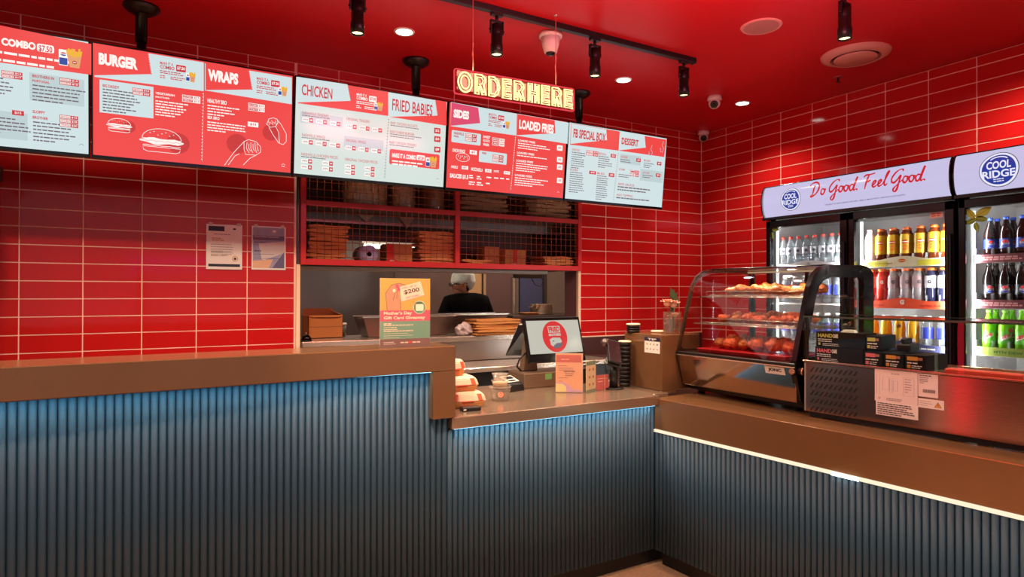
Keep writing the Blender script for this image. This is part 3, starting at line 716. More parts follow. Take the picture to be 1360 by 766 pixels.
def c4(p, a, b):
    P4(p, [(599, 135.5), (686.5, 151), (685.5, 180), (598.5, 167.5)], Swht, 1.2); P4(p, [(599.5, 136), (635, 143), (637.5, 163.5), (598.5, 167)], Spnk, 2)
    P4(p, [(687.5, 151), (755.5, 163), (753.5, 191), (685.8, 180)], Swht, 1.2); P4(p, [(687.5, 151.5), (736.5, 160), (737.5, 177), (686, 179.5)], Sred, 2)
    T(p, 'SIDES', (602, 156), (623, 148), Stxt, 4, 0.06); T(p, 'LOADED FRIES', (689, 171), (735.5, 166), Stxt, 4, 0.05)
    COMBO(p, 649, 150, 0.98, Srt, Stxt); FRIES(p, (668, 159.5), (676.5, 171.5))
    R(p, (600, 172.5), (638, 193.5), Swht, 2, 0.008); T(p, 'NASHVILLE', (602.5, 178.2), (616, 176.5), Srt); T(p, 'FRIES', (602.5, 182), (609, 180.3), Srt)
    TAG(p, (618, 177), (632.5, 189.5), Srt, ['REG', 'LARGE'], ['$7', '$9'], Stxt, rows=2)
    for i, s in enumerate(('SWEET', 'POTATO', 'FRIES')): T(p, s, (641.5, 183.3+5*i), (651-0.8*i, 181+5*i), Stxt)
    TAG(p, (653.7, 182.3), (669.5, 195.5), Stxt, ['REG', 'LARGE'], ['$7', '$9'], Srt, rows=2)
    T(p, 'ONION RINGS', (600.5, 201.5), (617.5, 199), Stxt); TAG(p, (623.8, 199), (633, 206.5), Stxt, None, ['$7'], Srt)
    q = sc(614.5, 209); p.line([(q[0]+0.055*math.cos(i*0.3), q[1]+0.030*math.sin(i*0.3)) for i in range(21)], 0.003, Stxt, 4, True)
    for i in range(6): p.line([(q[0]-0.04+0.016*i, q[1]-0.014*(i % 2)), (q[0]-0.03+0.014*i, q[1]+0.014)], 0.003, Stxt, 4)
    R(p, (636.5, 199.5), (672.5, 219), Swht, 2, 0.008); T(p, 'FRIES', (640, 204.5), (646, 202.5), Srt); TAG(p, (654, 204.8), (668, 216.5), Srt, ['REG', 'LARGE'], ['$6', '$8'], Stxt, rows=2)
    T(p, 'ANGELS', (598.5, 223), (608, 220.3), Stxt); TAG(p, (613, 219.8), (621.5, 226), Stxt, None, ['$7'], Srt)
    T(p, 'MOZZARELLA', (625.5, 226.5), (641, 223.8), Stxt); TAG(p, (644.3, 224), (652.3, 230), Stxt, None, ['$12'], Srt)
    T(p, 'NUGGETS', (655.5, 228.5), (662.5, 226.5), Stxt); TAG(p, (669, 227), (677, 232.5), Stxt, None, ['$10'], Srt)
    T(p, 'SAUCES $1.5', (597, 236.5), (622, 232.5), Stxt, 4, 0.05)
    for x_, y_, w2 in ((623, 232, .04), (633, 233.5, .05), (646, 234.5, .05), (656, 235.3, .045), (664, 236, .04), (672, 236.8, .035), (622.5, 240.5, .055), (633, 241.5, .06), (645, 242.5, .05)):
        BR(p, (x_, y_), w2, 2 if x_ < 640 else 1, Stxt, pitch=0.016, h=0.009)
    DOTS(p, 684.5, 182, 678, 253, Stxt)
    for x_, y_, n_, pr_, py_ in ((688, 184.8, 3, '$15', 192.5), (686.6, 201, 1, '$12', 208), (685.3, 211.5, 4, '$15', 218), (683.8, 230.8, 4, '$15', 235.8)):
        c = sc(x_, y_); p.text('LOADED FRIES', c[0], c[1]-0.016, c[0]+0.155, c[1]+0.0, Stxt, 4, 0.03); p.bars(c[0], c[1]-0.026, 0.31, n_, 0.0175, 0.007, Stxt, 4, n_)
        d = sc(740, py_); p.rect(d[0]-0.002, d[1]-0.042, d[0]+0.052, d[1], Stxt, 3, 0.005); p.text(pr_, d[0]+0.010, d[1]-0.031, d[0]+0.038, d[1]-0.011, Srt, 5)
    c = sc(741, 255.5); p.line([(c[0]-0.01, c[1]), (c[0], c[1]+0.008), (c[0]+0.012, c[1])], 0.002, Stxt, 4)
def c5(p, a, b):
    P4(p, [(758.5, 163.5), (823, 174.5), (821.5, 200), (757, 192)], Sred, 1.2); P4(p, [(759, 164), (805, 172), (806, 186), (757.5, 191)], Swht, 2)
    P4(p, [(824, 175), (885, 185.5), (882, 208.5), (822, 200)], Sred, 1.2); P4(p, [(823.5, 174.7), (856, 180.5), (857.5, 196), (822, 199.5)], Swht, 2)
    T(p, 'FB SPECIAL BOX', (761, 182.5), (804.5, 177.5), Srt, 4, 0.03); T(p, 'DESSERT', (825, 191.5), (848, 186), Srt, 4, 0.035)
    for x_, y_ in ((864, 200), (879, 195)):
        q = sc(x_, y_); p.line([(q[0]-0.02, q[1]-0.01), (q[0]-0.012, q[1]-0.045), (q[0]+0.012, q[1]-0.045), (q[0]+0.02, q[1]-0.01), (q[0], q[1]+0.01), (q[0]+0.012, q[1]+0.05)], 0.004, Sgry, 4); p.disc(q[0], q[1]-0.025, 0.014, 0.016, Spnk, 3, 12)
    for (x_, y_, s, n_, wd) in ((759.5, 197, 'CHICK BOX', 8, 0.14), (795, 202.5, 'BEEF BOX', 6, 0.15), (757, 223.5, 'RICE BOX', 10, 0.17), (793, 228.5, 'MIX BOX', 12, 0.13)):
        c = sc(x_, y_); p.text(s, c[0], c[1]-0.017, c[0]+0.078, c[1]+0.001, Srt, 4, 0.01); p.bars(c[0], c[1]-0.026, wd, n_, 0.0175, 0.006, Sdk, 4, n_)
    TAG(p, (778.5, 199), (794, 208.5), Srt, ['REG', 'LRG'], ['$18', '$25'], Stxt, rows=2); TAG(p, (811, 204), (817.5, 210.5), Srt, None, ['$25'], Stxt)
    TAG(p, (782.5, 226.5), (791, 232.5), Srt, None, ['$30'], Stxt); TAG(p, (808.5, 229.5), (815.5, 236), Srt, None, ['$35'], Stxt)
    DOTS(p, 821, 203, 814.5, 267, Sdk)
    R(p, (824, 204), (850.5, 220), Sgry, 1.5, 0.003); R(p, (850.5, 224), (879.5, 243), Sgry, 1.5, 0.003)
    for (x_, y_, s, n_, px_, py_) in ((824, 206.5, 'COOKIE', 2, 845, 210), (855, 211.5, 'MILK SHAKE', 3, 872.5, 214.5), (853.5, 227.5, 'LAVA CAKE', 2, 871, 230)):
        c = sc(x_, y_); p.text(s, c[0], c[1]-0.017, c[0]+0.075, c[1]+0.001, Srt, 4, 0.01); p.bars(c[0], c[1]-0.028, 0.12, n_, 0.0175, 0.006, Sdk, 4, n_)
        TAG(p, (px_, py_), (px_+5.5, py_+6), Srt, None, ['$9'], Stxt)
    c = sc(822, 223); p.text('ICE CREAM', c[0], c[1]-0.018, c[0]+0.06, c[1], Srt, 4, 0.01); p.bars(c[0], c[1]-0.050, 0.15, 2, 0.0175, 0.006, Sdk, 4, 5); TAG(p, (837, 225.5), (848, 235.5), Srt, ['1', '2'], ['$5', '$8'], Stxt, rows=2)
    for (x_, y_, s) in ((820.5, 242.5, 'ADD SAUCE'), (818.5, 257, 'ADD TOPPING')):
        c = sc(x_, y_); p.text(s, c[0], c[1]-0.018, c[0]+0.18, c[1], Srt, 4, 0.01); p.bars(c[0], c[1]-0.028, 0.42, 1 if y_ > 250 else 2, 0.024, 0.010, Sdk, 4, 5)
screen(XB[0], XB[1], 'leftmost menu screen, pale with red combo banner and fries picture', Swht, c1)
screen(XB[1], XB[2], 'red menu screen headed BURGER and WRAPS with white line drawings', Sred, c2)
screen(XB[2], XB[3], 'white menu screen headed CHICKEN and FRIED BABIES', Sgrn, c3)
screen(XB[3], XB[4], 'red menu screen headed SIDES and LOADED FRIES under the neon sign', Sred, c4)
screen(XB[4], XB[5], 'rightmost menu screen, pale, headed FB SPECIAL BOX and DESSERT', Swht, c5)
# ceiling poles that carry the screens
pole0 = None
for i, (xx, yy, lab) in enumerate(((-4.857, -0.46, 'black ceiling pole above the BURGER screen'), (-3.232, -0.46, 'black ceiling pole between the CHICKEN screen and neon sign'), (-1.853, -0.46, 'black ceiling pole right of the neon sign'))):
    if i == 0:
        pole0 = thing('screen_pole', lab, 'pole', (xx, yy, CZ), 0, 'poles carrying the menu screens')
        MB().lathe([(0.030, -0.20), (0.030, -0.035), (0.045, -0.030)], n=20).build('pole', M_['blackmetal'], pole0)
        MB().lathe([(0.024, -0.62), (0.024, -0.20)], (0, 0, 0), 16).build('inner_tube', M_['blackmetal'], pole0)
        MB().lathe([(0.045, -0.045), (0.075, -0.030), (0.092, -0.012), (0.092, 0.0)], n=24).build('ceiling_flange', M_['dark'], pole0)
        MB().box(-0.09, 0.09, -0.055, -0.034, -0.62, -0.42).box(-0.02, 0.02, -0.034, -0.02, -0.55, -0.50).build('bracket', M_['blackmetal'], pole0)
    else: dup(pole0, (xx, yy, CZ), 0, lab)

# ================================================================ NEON SIGN
t = thing('neon_sign', 'lit cream neon ORDER HERE sign on a red-edged acrylic panel hung on wires', 'sign', (-3.04, -1.54, 2.72))
ya = -1.54
p00 = atY(603, 124, ya); p11 = atY(764.5, 120, ya)
x0, x1 = p00.x, atY(762, 140, ya).x; z1 = atY(603, 91, ya).z+0.0; z0 = p00.z
rot_s = (atY(762, 148, ya).z-z0)/(x1-x0)
ex = Vector((1, 0, rot_s)).normalized(); L = (x1-x0); H = z1-z0
g = W(t)
def sgn(s, tt, l): return Vector((x0, ya, z0))+ex*s+Vector((0, 0, tt))+Vector((0, -l, 0))
def rr(x0_, y0_, x1_, y1_, r):
    pts = []
    for cx, cy, a0 in ((x1_-r, y0_+r, -90), (x1_-r, y1_-r, 0), (x0_+r, y1_-r, 90), (x0_+r, y0_+r, 180)):
        for q in range(5):
            aa = math.radians(a0+q*22.5); pts.append((cx+r*math.cos(aa), cy+r*math.sin(aa)))
    return pts
o = rr(0, 0, L, H, 0.012)
g.prism([sgn(a_, b_, 0) for a_, b_ in o], (0, -0.004, 0), 1); g.build('acrylic_panel', glass('red_acrylic', (225, 120, 110), body=0.03), t)
W(t).tube([sgn(a_, b_, 0.002) for a_, b_ in o], 0.004, 6, True).build('edge_glow', emis('pink_edge', (235, 70, 80), 1.0), t)
Mtube = emis('cream_neon', (255, 228, 158), 1.7); Mfill = emis('cream_neon_soft', (250, 200, 110), 1.1)
STROKES = {   # letter skeletons in a unit box, drawn as closed outlines
 'O': [[(0.5+0.5*math.cos(a*PI/10), 0.5+0.5*math.sin(a*PI/10)) for a in range(20)]],
 'R': [[(0, 0), (0, 1), (0.62, 1), (0.92, 0.86), (0.95, 0.68), (0.78, 0.50), (1, 0), (0.66, 0), (0.45, 0.40), (0.34, 0.40), (0.34, 0)]],
 'D': [[(0, 0), (0, 1), (0.5, 1), (0.85, 0.85), (1, 0.5), (0.85, 0.15), (0.5, 0)]],
 'E': [[(0, 0), (0, 1), (1, 1), (1, 0.78), (0.38, 0.78), (0.38, 0.62), (0.9, 0.62), (0.9, 0.40), (0.38, 0.40), (0.38, 0.22), (1, 0.22), (1, 0)]],
 'H': [[(0, 0), (0, 1), (0.36, 1), (0.36, 0.62), (0.64, 0.62), (0.64, 1), (1, 1), (1, 0), (0.64, 0), (0.64, 0.40), (0.36, 0.40), (0.36, 0)]]}
INNER = {
 'O': [[(0.5+0.20*math.cos(a*PI/8), 0.5+0.26*math.sin(a*PI/8)) for a in range(16)]],
 'R': [[(0.34, 0.62), (0.34, 0.80), (0.56, 0.80), (0.62, 0.71), (0.56, 0.62)]],
 'D': [[(0.34, 0.20), (0.34, 0.80), (0.5, 0.80), (0.64, 0.66), (0.64, 0.34), (0.5, 0.20)]], 'E': [], 'H': []}
SKEL = {'O': [[(0.5+0.31*math.cos(a*PI/8), 0.5+0.34*math.sin(a*PI/8)) for a in range(16)]],
 'R': [[(0.17, 0.10), (0.17, 0.86), (0.60, 0.86), (0.76, 0.72), (0.62, 0.54), (0.40, 0.52), (0.80, 0.10)]],
 'D': [[(0.17, 0.12), (0.17, 0.87), (0.5, 0.87), (0.78, 0.68), (0.80, 0.36), (0.52, 0.13), (0.17, 0.12)]],
 'E': [[(0.90, 0.89), (0.19, 0.89), (0.19, 0.51), (0.80, 0.51)], [(0.19, 0.51), (0.19, 0.11), (0.90, 0.11)]],
 'H': [[(0.18, 0.08), (0.18, 0.92)], [(0.82, 0.08), (0.82, 0.92)], [(0.18, 0.51), (0.82, 0.51)]]}
xs = 0.020; cells = []
for wd in ('ORDER', 'HERE'):
    for c in wd:
        wl = {'O': 0.082, 'R': 0.066, 'D': 0.066, 'E': 0.056, 'H': 0.070}[c]; cells.append((c, xs, wl)); xs += wl+0.0195
    xs += 0.008
kx = (L-0.018)/(xs-0.0275)
for c, xa, wl in cells:
    g = W(t)
    L2 = lambda q: sgn((xa+q[0]*wl)*kx, 0.013+q[1]*(H-0.026), 0.010)
    for poly in STROKES[c]: g.tube([L2(q) for q in poly], 0.0050, 8, True)
    for poly in SKEL[c]: g.tube([L2(q) for q in poly], 0.0040, 8, c == 'O')
    g.build('neon_letter', Mtube, t)
wa = Vector((-3.326, -1.54, CZ)); wb_ = Vector((-2.818, -1.54, CZ))
for px_, py_ in ((628, 97), (738, 112)):
    q = atY(px_, py_, ya)
    W(t).tube([(q.x, ya, CZ), (q.x, ya, q.z-0.005)], 0.0018, 6).tube([(q.x+0.004, ya, q.z+0.16), (q.x-0.003, ya, q.z+0.10), (q.x+0.003, ya, q.z+0.05), (q.x, ya, q.z)], 0.0022, 6).build('hanging_wire', mat('pinkish_cord', (215, 150, 130), rough=0.5), t)
    W(t).lathe([(0.011, 0), (0.011, 0.006)], (q.x, ya, CZ-0.006), 14).build('ceiling_button', M_['steel2'], t)
pl = bpy.data.lights.new('neon_glow', 'AREA'); pl.shape = 'RECTANGLE'; pl.size = 0.75; pl.size_y = 0.1; pl.energy = 3; pl.color = (1, 0.8, 0.5)
plo = bpy.data.objects.new('neon_glow', pl); COL.objects.link(plo); plo.location = (-3.04, -1.57, 2.72); plo.rotation_euler = (PI/2, 0, 0)

# ================================================================ CEILING FIXTURES
tr = thing('lighting_track', 'black ceiling lighting track running over the till above the neon sign', 'track', (-2.6, -1.45, CZ))
W(tr).box(-6.6, -1.622, -1.468, -1.432, CZ-0.034, CZ).build('rail', M_['dark'], tr, bev=0.003)
W(tr).box(-1.624, -1.610, -1.472, -1.428, CZ-0.038, CZ).build('end_cap', M_['dark'], tr, bev=0.002)
M_lens = emis('spot_lens', (255, 226, 160), 3.2)
def spot_proto(lab, loc):
    s = thing('track_spotlight', lab, 'spotlight', loc, 0, 'black spotlights on the ceiling track')
    MB().box(-0.035, 0.035, -0.016, 0.016, -0.050, -0.030).lathe([(0.010, -0.085), (0.010, -0.05)], n=10).build('adapter', M_['dark'], s, bev=0.002)
    MB().box(-0.040, -0.034, -0.010, 0.010, -0.15, -0.075).box(0.034, 0.040, -0.010, 0.010, -0.15, -0.075).box(-0.040, 0.040, -0.010, 0.010, -0.084, -0.076).build('yoke', M_['dark'], s)
    MB().lathe([(0.026, -0.100), (0.031, -0.098), (0.032, -0.150), (0.030, -0.155), (0.032, -0.160), (0.032, -0.205), (0.035, -0.210), (0.035, -0.268), (0.030, -0.268), (0.028, -0.258)], n=22, cap=False).lathe([(0.0, -0.099), (0.026, -0.099)], n=22, cap=False).build('barrel', M_['blackmetal'], s)
    MB().lathe([(0.001, -0.259), (0.0285, -0.259)], n=22, cap=False).build('lens', M_lens, s)
    MB().cyl((-0.047, 0, -0.13), (0.047, 0, -0.13), 0.006, 8).build('pivot_screw', M_['dark'], s)
    return s
spots = [((-4.96, 'black track spotlight at far left of the rail, cut by the frame'), 0), ((-3.14, 'black track spotlight just above the neon sign, left of its camera'), 1), ((-2.455, 'black track spotlight between the dome camera and the rail end'), 2), ((-1.708, 'black track spotlight at the right end of the rail'), 3)]
sp0 = spot_proto('black track spotlight directly above the neon sign', (-3.14, -1.45, CZ))
sp0['label'] = 'black track spotlight above the ORDER HERE lettering, left of white camera'
dup(sp0, (-2.455, -1.45, CZ), 0, 'black track spotlight in the middle, right of the white ceiling camera')
dup(sp0, (-1.708, -1.45, CZ), 0, 'black track spotlight nearest the right end of the rail')
dup(sp0, (-5.55, -1.45, CZ), 0, 'black track spotlight beyond the left edge of the picture')
for xx in (-3.14, -2.455, -1.708): lamp('spot_beam', (xx, -1.45, CZ-0.275), 70, 135, (1, 0.80, 0.60), 0.7)
# two more spotlights that stand on their own
dup(sp0, (-3.895, -1.345, CZ+0.0), 0, 'black ceiling spotlight at the top edge left of the neon sign')
dup(sp0, (-1.680, -2.560, CZ+0.0), 0, 'black ceiling spotlight at the top right edge, near the round speaker')
dup(sp0, (-4.62, -1.45, CZ), 0, 'black track spotlight of the rail, second beyond the top edge of the picture')
for xx, yy in ((-3.895, -1.345), (-4.62, -1.45), (-5.55, -1.45)): lamp('spot_beam', (xx, yy, CZ-0.275), 80, 135, (1, 0.80, 0.60), 0.7)
lamp('spot_beam', (-1.68, -2.56, CZ-0.275), 70, 110)
# recessed downlights
M_dl = emis('downlight_glow', (255, 250, 240), 9)
dl0 = thing('downlight', 'small round recessed downlight left of the neon sign', 'downlight', (-3.471, -0.879, CZ), 0, 'recessed downlights')
MB().lathe([(0.050, -0.004), (0.060, -0.006), (0.064, 0.0)], n=26, cap=False).build('rim', M_['white'], dl0)
MB().lathe([(0.001, -0.0035), (0.051, -0.0035)], n=26, cap=False).build('lens', M_dl, dl0)
dup(dl0, (-1.749, -0.878, CZ), 0, 'small round recessed downlight right of the neon sign')
dup(dl0, (-0.510, -0.932, CZ), 0, 'small round recessed downlight near the right wall beside the camera')
for xx, yy in ((-6.90, -0.88), (-5.19, -0.88), (-3.471, -0.879), (-1.749, -0.878), (-0.51, -0.932)): lamp('overhead_beam', (xx, yy, CZ-0.02), 60, 128, (1.0, 0.84, 0.68), 0.8)
dup(dl0, (-5.19, -0.88, CZ), 0, 'small round recessed downlight above the BURGER screen, out of the frame')
# ceiling speaker, round air diffuser, sprinkler
s = thing('ceiling_speaker', 'flat round pinkish ceiling speaker with perforated cover', 'speaker', (-1.657, -2.026, CZ))
MB().lathe([(0.10, -0.006), (0.112, -0.008), (0.118, 0.0)], n=36, cap=False).build('rim', mat('speaker_rim', (226, 150, 140), rough=0.5), s)
MB().lathe([(0.001, -0.009), (0.06, -0.0085), (0.104, -0.005)], n=36, cap=False).build('grille', mat('speaker_grille', (196, 132, 124), rough=0.6, bump=0.6, bscale=500), s)
s = thing('air_diffuser', 'large round ceiling air diffuser with raised centre disc', 'vent', (-0.747, -2.049, CZ))
Mdf = mat('diffuser_white', (215, 150, 140), rough=0.45)
MB().lathe([(0.150, -0.030), (0.165, -0.032), (0.205, -0.014), (0.210, 0.0)], n=44, cap=False).lathe([(0.148, -0.030), (0.146, 0)], n=44, cap=False).build('outer_ring', Mdf, s)
MB().lathe([(0.001, -0.040), (0.125, -0.038), (0.132, -0.030), (0.128, -0.026), (0.001, -0.026)], n=44, cap=False).build('centre_disc', Mdf, s)
MB().lathe([(0.001, -0.002), (0.147, -0.002)], n=30, cap=False).build('dark_throat', M_['dark'], s)
s = thing('sprinkler', 'small dark red ceiling sprinkler near the air diffuser', 'sprinkler', (-0.431, -1.726, CZ))
MB().lathe([(0.036, 0), (0.034, -0.006), (0.016, -0.008)], n=22).build('rose', mat('sprinkler_rose', (170, 70, 64), rough=0.4), s)
MB().lathe([(0.006, -0.006), (0.006, -0.035), (0.016, -0.037), (0.016, -0.040)], n=14).build('head', M_['dark'], s)
# cameras
def camera_dome(lab, loc, rz, big=1.0, tilt=0.5):
    s = thing('security_camera', lab, 'camera', loc, rz, 'white ceiling cameras')
    MB().lathe([(0.055*big, 0), (0.056*big, -0.030*big), (0.050*big, -0.036*big)], n=26).build('base', M_['white'], s)
    c = Vector((0, -0.008, -0.058*big)); MB().ball(c, 0.046*big, 20, 12).build('eyeball', M_['white'], s)
    d = Vector((0, -math.cos(tilt), -math.sin(tilt))).normalized(); Rm = d.to_track_quat('Z', 'Y').to_matrix()
    e = MB().lathe([(0.031*big, 0), (0.029*big, 0.014*big), (0.022*big, 0.016*big)], c+d*0.033*big, 20, Rm).build('lens_ring', M_['dark'], s)
    MB().lathe([(0.012*big, 0), (0.006*big, 0.004*big)], c+d*0.049*big, 14, Rm).build('lens', M_['darkgloss'], e)
    return s
camera_dome('white dome camera on the ceiling near the right downlight', (-0.854, -0.942, CZ), -0.9)
camera_dome('white dome camera in the corner above the tiled walls', (-0.085, -0.105, CZ), -0.75)
s = thing('security_camera', 'white cone-shaped ceiling camera hanging behind the neon sign wire', 'camera', (-2.681, -1.30, CZ), 0, 'white ceiling cameras')
MB().lathe([(0.072, 0), (0.072, -0.022), (0.064, -0.026)], n=28).build('base', M_['white'], s)
MB().lathe([(0.060, -0.026), (0.052, -0.070), (0.040, -0.115), (0.034, -0.118)], n=28).build('cone_body', M_['white'], s)
MB().lathe([(0.030, -0.118), (0.026, -0.128), (0.010, -0.135)], n=20).build('lens', M_['darkgloss'], s)
# ================================================================ CAGE SHELF OVER THE OPENING
cg = thing('wire_cage_shelf', 'red-framed wire mesh cage shelf over the serving opening, full of packaging', 'shelf', (-2.71, 0, 1.79))
g = W(cg)
for a, b in ((-3.905, -3.868), (-2.730, -2.690), (-1.540, -1.503)): W(cg).box(a, b, -0.024, 0.012, 1.790, 2.68).build('post', M_['redmetal'], cg, bev=0.002)
for z0_, z1_ in ((1.790, 1.832), (2.205, 2.243), (2.640, 2.68)): W(cg).box(-3.868, -1.540, -0.022, 0.010, z0_, z1_).build('rail', M_['redmetal'], cg, bev=0.002)
g = W(cg); xx = -3.84
while xx < -1.55:
    g.tube([(xx, -0.002, 1.80), (xx, -0.002, 2.66)], 0.0022, 4); xx += 0.0507
zz = 1.85
while zz < 2.66:
    g.tube([(-3.87, -0.006, zz), (-1.54, -0.006, zz)], 0.0022, 4); zz += 0.0527
g.build('wire_mesh', M_['wire'], cg, kind='stuff')
Msh = mat('shelf_board', (92, 70, 60), rough=0.5)
W(cg).box(-3.90, -1.51, 0.012, 0.56, 1.795, 1.815).build('shelf_board', Msh, cg)
W(cg).box(-3.90, -1.51, 0.012, 0.56, 2.205, 2.225).build('shelf_board', Msh, cg)
W(cg).box(-3.92, -3.90, 0.012, 0.56, 1.795, 2.68).box(-1.51, -1.49, 0.012, 0.56, 1.795, 2.68).build('side_panel', M_['steeld'], cg)
W(cg).box(-3.90, -1.51, 0.30, 0.33, 2.13, 2.20).build('cross_bar', M_['steeld'], cg)
Mbk = mat('added_dark_sheet', (74, 54, 46), rough=0.6, noise=0.3, nscale=5)
W(cg).box(-3.90, -1.51, 0.552, 0.560, 2.225, 2.68).box(-3.90, -1.51, 0.552, 0.560, 2.02, 2.205).box(-2.72, -1.51, 0.552, 0.560, 1.815, 2.02).build('darkening_sheet', Mbk, cg)  # added sheet that darkens the bright kitchen view behind the cage
def bundle(n_, cx, cy, z, wx, wy, total, label, group, m=None, jit=0.012):
    """pile of n_ flat paper bag bundles, each a wavy slab of its own"""
    h = total/n_
    for i in range(n_):
        mb = MB(); k = 7; top = []; bot = []
        ph = random.uniform(0, 6); am = h*0.22
        dx, dy = random.uniform(-jit, jit), random.uniform(-jit, jit); wj = random.uniform(0.93, 1.03)
        for a in range(k):
            for b in range(3):
                px = (-wx/2+wx*a/(k-1))*wj; py = -wy/2+wy*b/2
                e = 0.30 if a in (0, k-1) else 0
                top.append(mb.vt((px, py, h*0.94-h*e*0.5+am*0.5*math.sin(ph+a*1.3)))); bot.append(mb.vt((px, py, h*e*0.5+am*0.5*math.sin(ph+1+a*1.1)+am*0.4)))
        ix = lambda a, b: a*3+b
        for a in range(k-1):
            for b in range(2):
                mb.face((top[ix(a, b)], top[ix(a+1, b)], top[ix(a+1, b+1)], top[ix(a, b+1)]), True); mb.face((bot[ix(a, b)], bot[ix(a, b+1)], bot[ix(a+1, b+1)], bot[ix(a+1, b)]), True)
            mb.face((top[ix(a, 0)], bot[ix(a, 0)], bot[ix(a+1, 0)], top[ix(a+1, 0)])); mb.face((top[ix(a, 2)], top[ix(a+1, 2)], bot[ix(a+1, 2)], bot[ix(a, 2)]))
        for a in (0, k-1):
            for b in range(2): mb.face((top[ix(a, b)], top[ix(a, b+1)], bot[ix(a, b+1)], bot[ix(a, b)]))
        o = mb.build('paper_bag_bundle', m or M_['kraft']); o.location = (cx+dx, cy+dy, z+i*h); o.rotation_euler = (0, 0, random.uniform(-0.06, 0.06))
        tag(o, ORDN[n_-1-i]+' '+label, 'paper bags', group)
bundle(9, -3.70, 0.16, 1.816, 0.29, 0.24, 0.265, 'from the top of the brown bag pile at the left end of the cage', 'brown bags, left pile of the cage')
bundle(9, -2.855, 0.16, 1.816, 0.30, 0.24, 0.26, 'from the top of the brown bag pile left of the cage centre post', 'brown bags, pile left of the centre post')
bundle(4, -1.70, 0.16, 1.816, 0.30, 0.24, 0.10, 'from the top of the low brown bag pile at the cage right end', 'brown bags, right pile of the lower shelf')
bundle(2, -2.50, 0.14, 1.816, 0.28, 0.22, 0.05, 'from the top of two flat bags right of the centre post', 'brown bags, flat pair right of the centre post')
bundle(5, -2.43, 0.18, 2.226, 0.44, 0.26, 0.19, 'from the top, carrier pile on upper shelf right of centre post', 'brown carriers, upper shelf left pile', mat('carrier', (128, 84, 56), rough=0.75, noise=0.25, nscale=12))
bundle(6, -1.80, 0.18, 2.226, 0.44, 0.26, 0.21, 'from the top, carrier pile at upper shelf right end', 'brown carriers, upper shelf right pile', mat('carrier'  , (0, 0, 0)))
# wrapped sleeves of cups on the upper shelf
wrapm = mat('plastic_wrapped_brown', (134, 92, 70), rough=0.16, spec=0.7, noise=0.35, nscale=10, bump=0.8, bscale=22)
for i, (xx, wd, lab) in enumerate(((-3.40, 0.36, 'wide bag of brown cups in crinkled clear plastic, leftmost on upper shelf'), (-3.09, 0.20, 'narrow bag of brown cups in crinkled plastic, middle of upper shelf'), (-2.84, 0.19, 'bag of brown cups in crinkled plastic beside the cage centre post'))):
    mb = MB(); R0 = wd/2
    pr_ = [(0.88, 0), (1.0, 0.03), (0.97, 0.14), (1.0, 0.24), (0.86, 0.32), (0.4, 0.36)]
    mb.lathe([(r_*R0, z_) for r_, z_ in pr_], n=18)
    for v in mb.v:
        v.y *= 0.24/wd*0.95; v.x += 0.006*math.sin(v.z*60+v.y*40)
    o = mb.build('wrapped_cups', wrapm); o.location = (xx, 0.18, 2.226); tag(o, lab, 'cups', 'wrapped cup bags on the upper cage shelf')
# paper roll
rl = thing('paper_roll', 'pale blue paper towel roll lying end-on in the cage', 'paper roll', (-3.40, 0.06, 1.882))
Rx = Matrix.Rotation(-PI/2, 3, 'X')
W(rl).lathe([(0.018, 0), (0.066, 0), (0.066, 0.20), (0.018, 0.20), (0.018, 0)], (-3.40, 0.04, 1.882), 28, Rx, cap=False).build('paper', mat('blue_paper', (182, 194, 228), rough=0.85), rl)
W(rl).lathe([(0.018, 0.0), (0.018, 0.2)], (-3.40, 0.04, 1.882), 18, Rx, cap=False).build('core', M_['cardd'], rl)
def carton(name, lab, loc, sx, sy, sz, rz=0, stripe=None, flaps=False, m=None):
    c = thing(name, lab, 'box', loc, rz); m = m or M_['card']
    if flaps:
        w_ = 0.004
        MB().box(-sx/2, sx/2, -sy/2, -sy/2+w_, 0, sz).box(-sx/2, sx/2, sy/2-w_, sy/2, 0, sz).box(-sx/2, -sx/2+w_, -sy/2, sy/2, 0, sz).box(sx/2-w_, sx/2, -sy/2, sy/2, 0, sz).box(-sx/2, sx/2, -sy/2, sy/2, 0, 0.004).build('body', m, c)
        MB().prism([(-sx/2, sy/2, sz), (sx/2, sy/2, sz), (sx/2-0.02, sy/2+0.03, sz+0.05), (-sx/2+0.02, sy/2+0.03, sz+0.05)], (0, 0.003, 0), 1).build('flap', m, c)
        MB().prism([(sx/2, -sy/2, sz), (sx/2, sy/2, sz), (sx/2-0.05, sy/2-0.02, sz+0.035), (sx/2-0.05, -sy/2+0.02, sz+0.02)], (0, 0, 0.003), 1).build('flap', m, c)
        MB().prism([(-sx/2, -sy/2, sz), (sx/2, -sy/2, sz), (sx/2-0.03, -sy/2-0.012, sz-0.012), (-sx/2+0.03, -sy/2-0.012, sz-0.010)], (0, 0, 0.003), 1).build('flap', m, c)
    else:
        MB().box(-sx/2, sx/2, -sy/2, sy/2, 0, sz).build('body', m, c, bev=0.003)
    MB().box(-sx/2-0.0006, sx/2+0.0006, -sy/2-0.0008, -sy/2, sz*0.48, sz*0.52).build('tape_seam', M_['cardd'], c)
    if stripe:
        pr_ = Print(plane_map((-sx/2, -sy/2-0.001, 0), (1, 0, 0), (0, 0, 1)))
        stripe(pr_, sx, sz); pr_.build('print', c)
    return c
Mrp = mat('red_print', (196, 36, 28), rough=0.7)
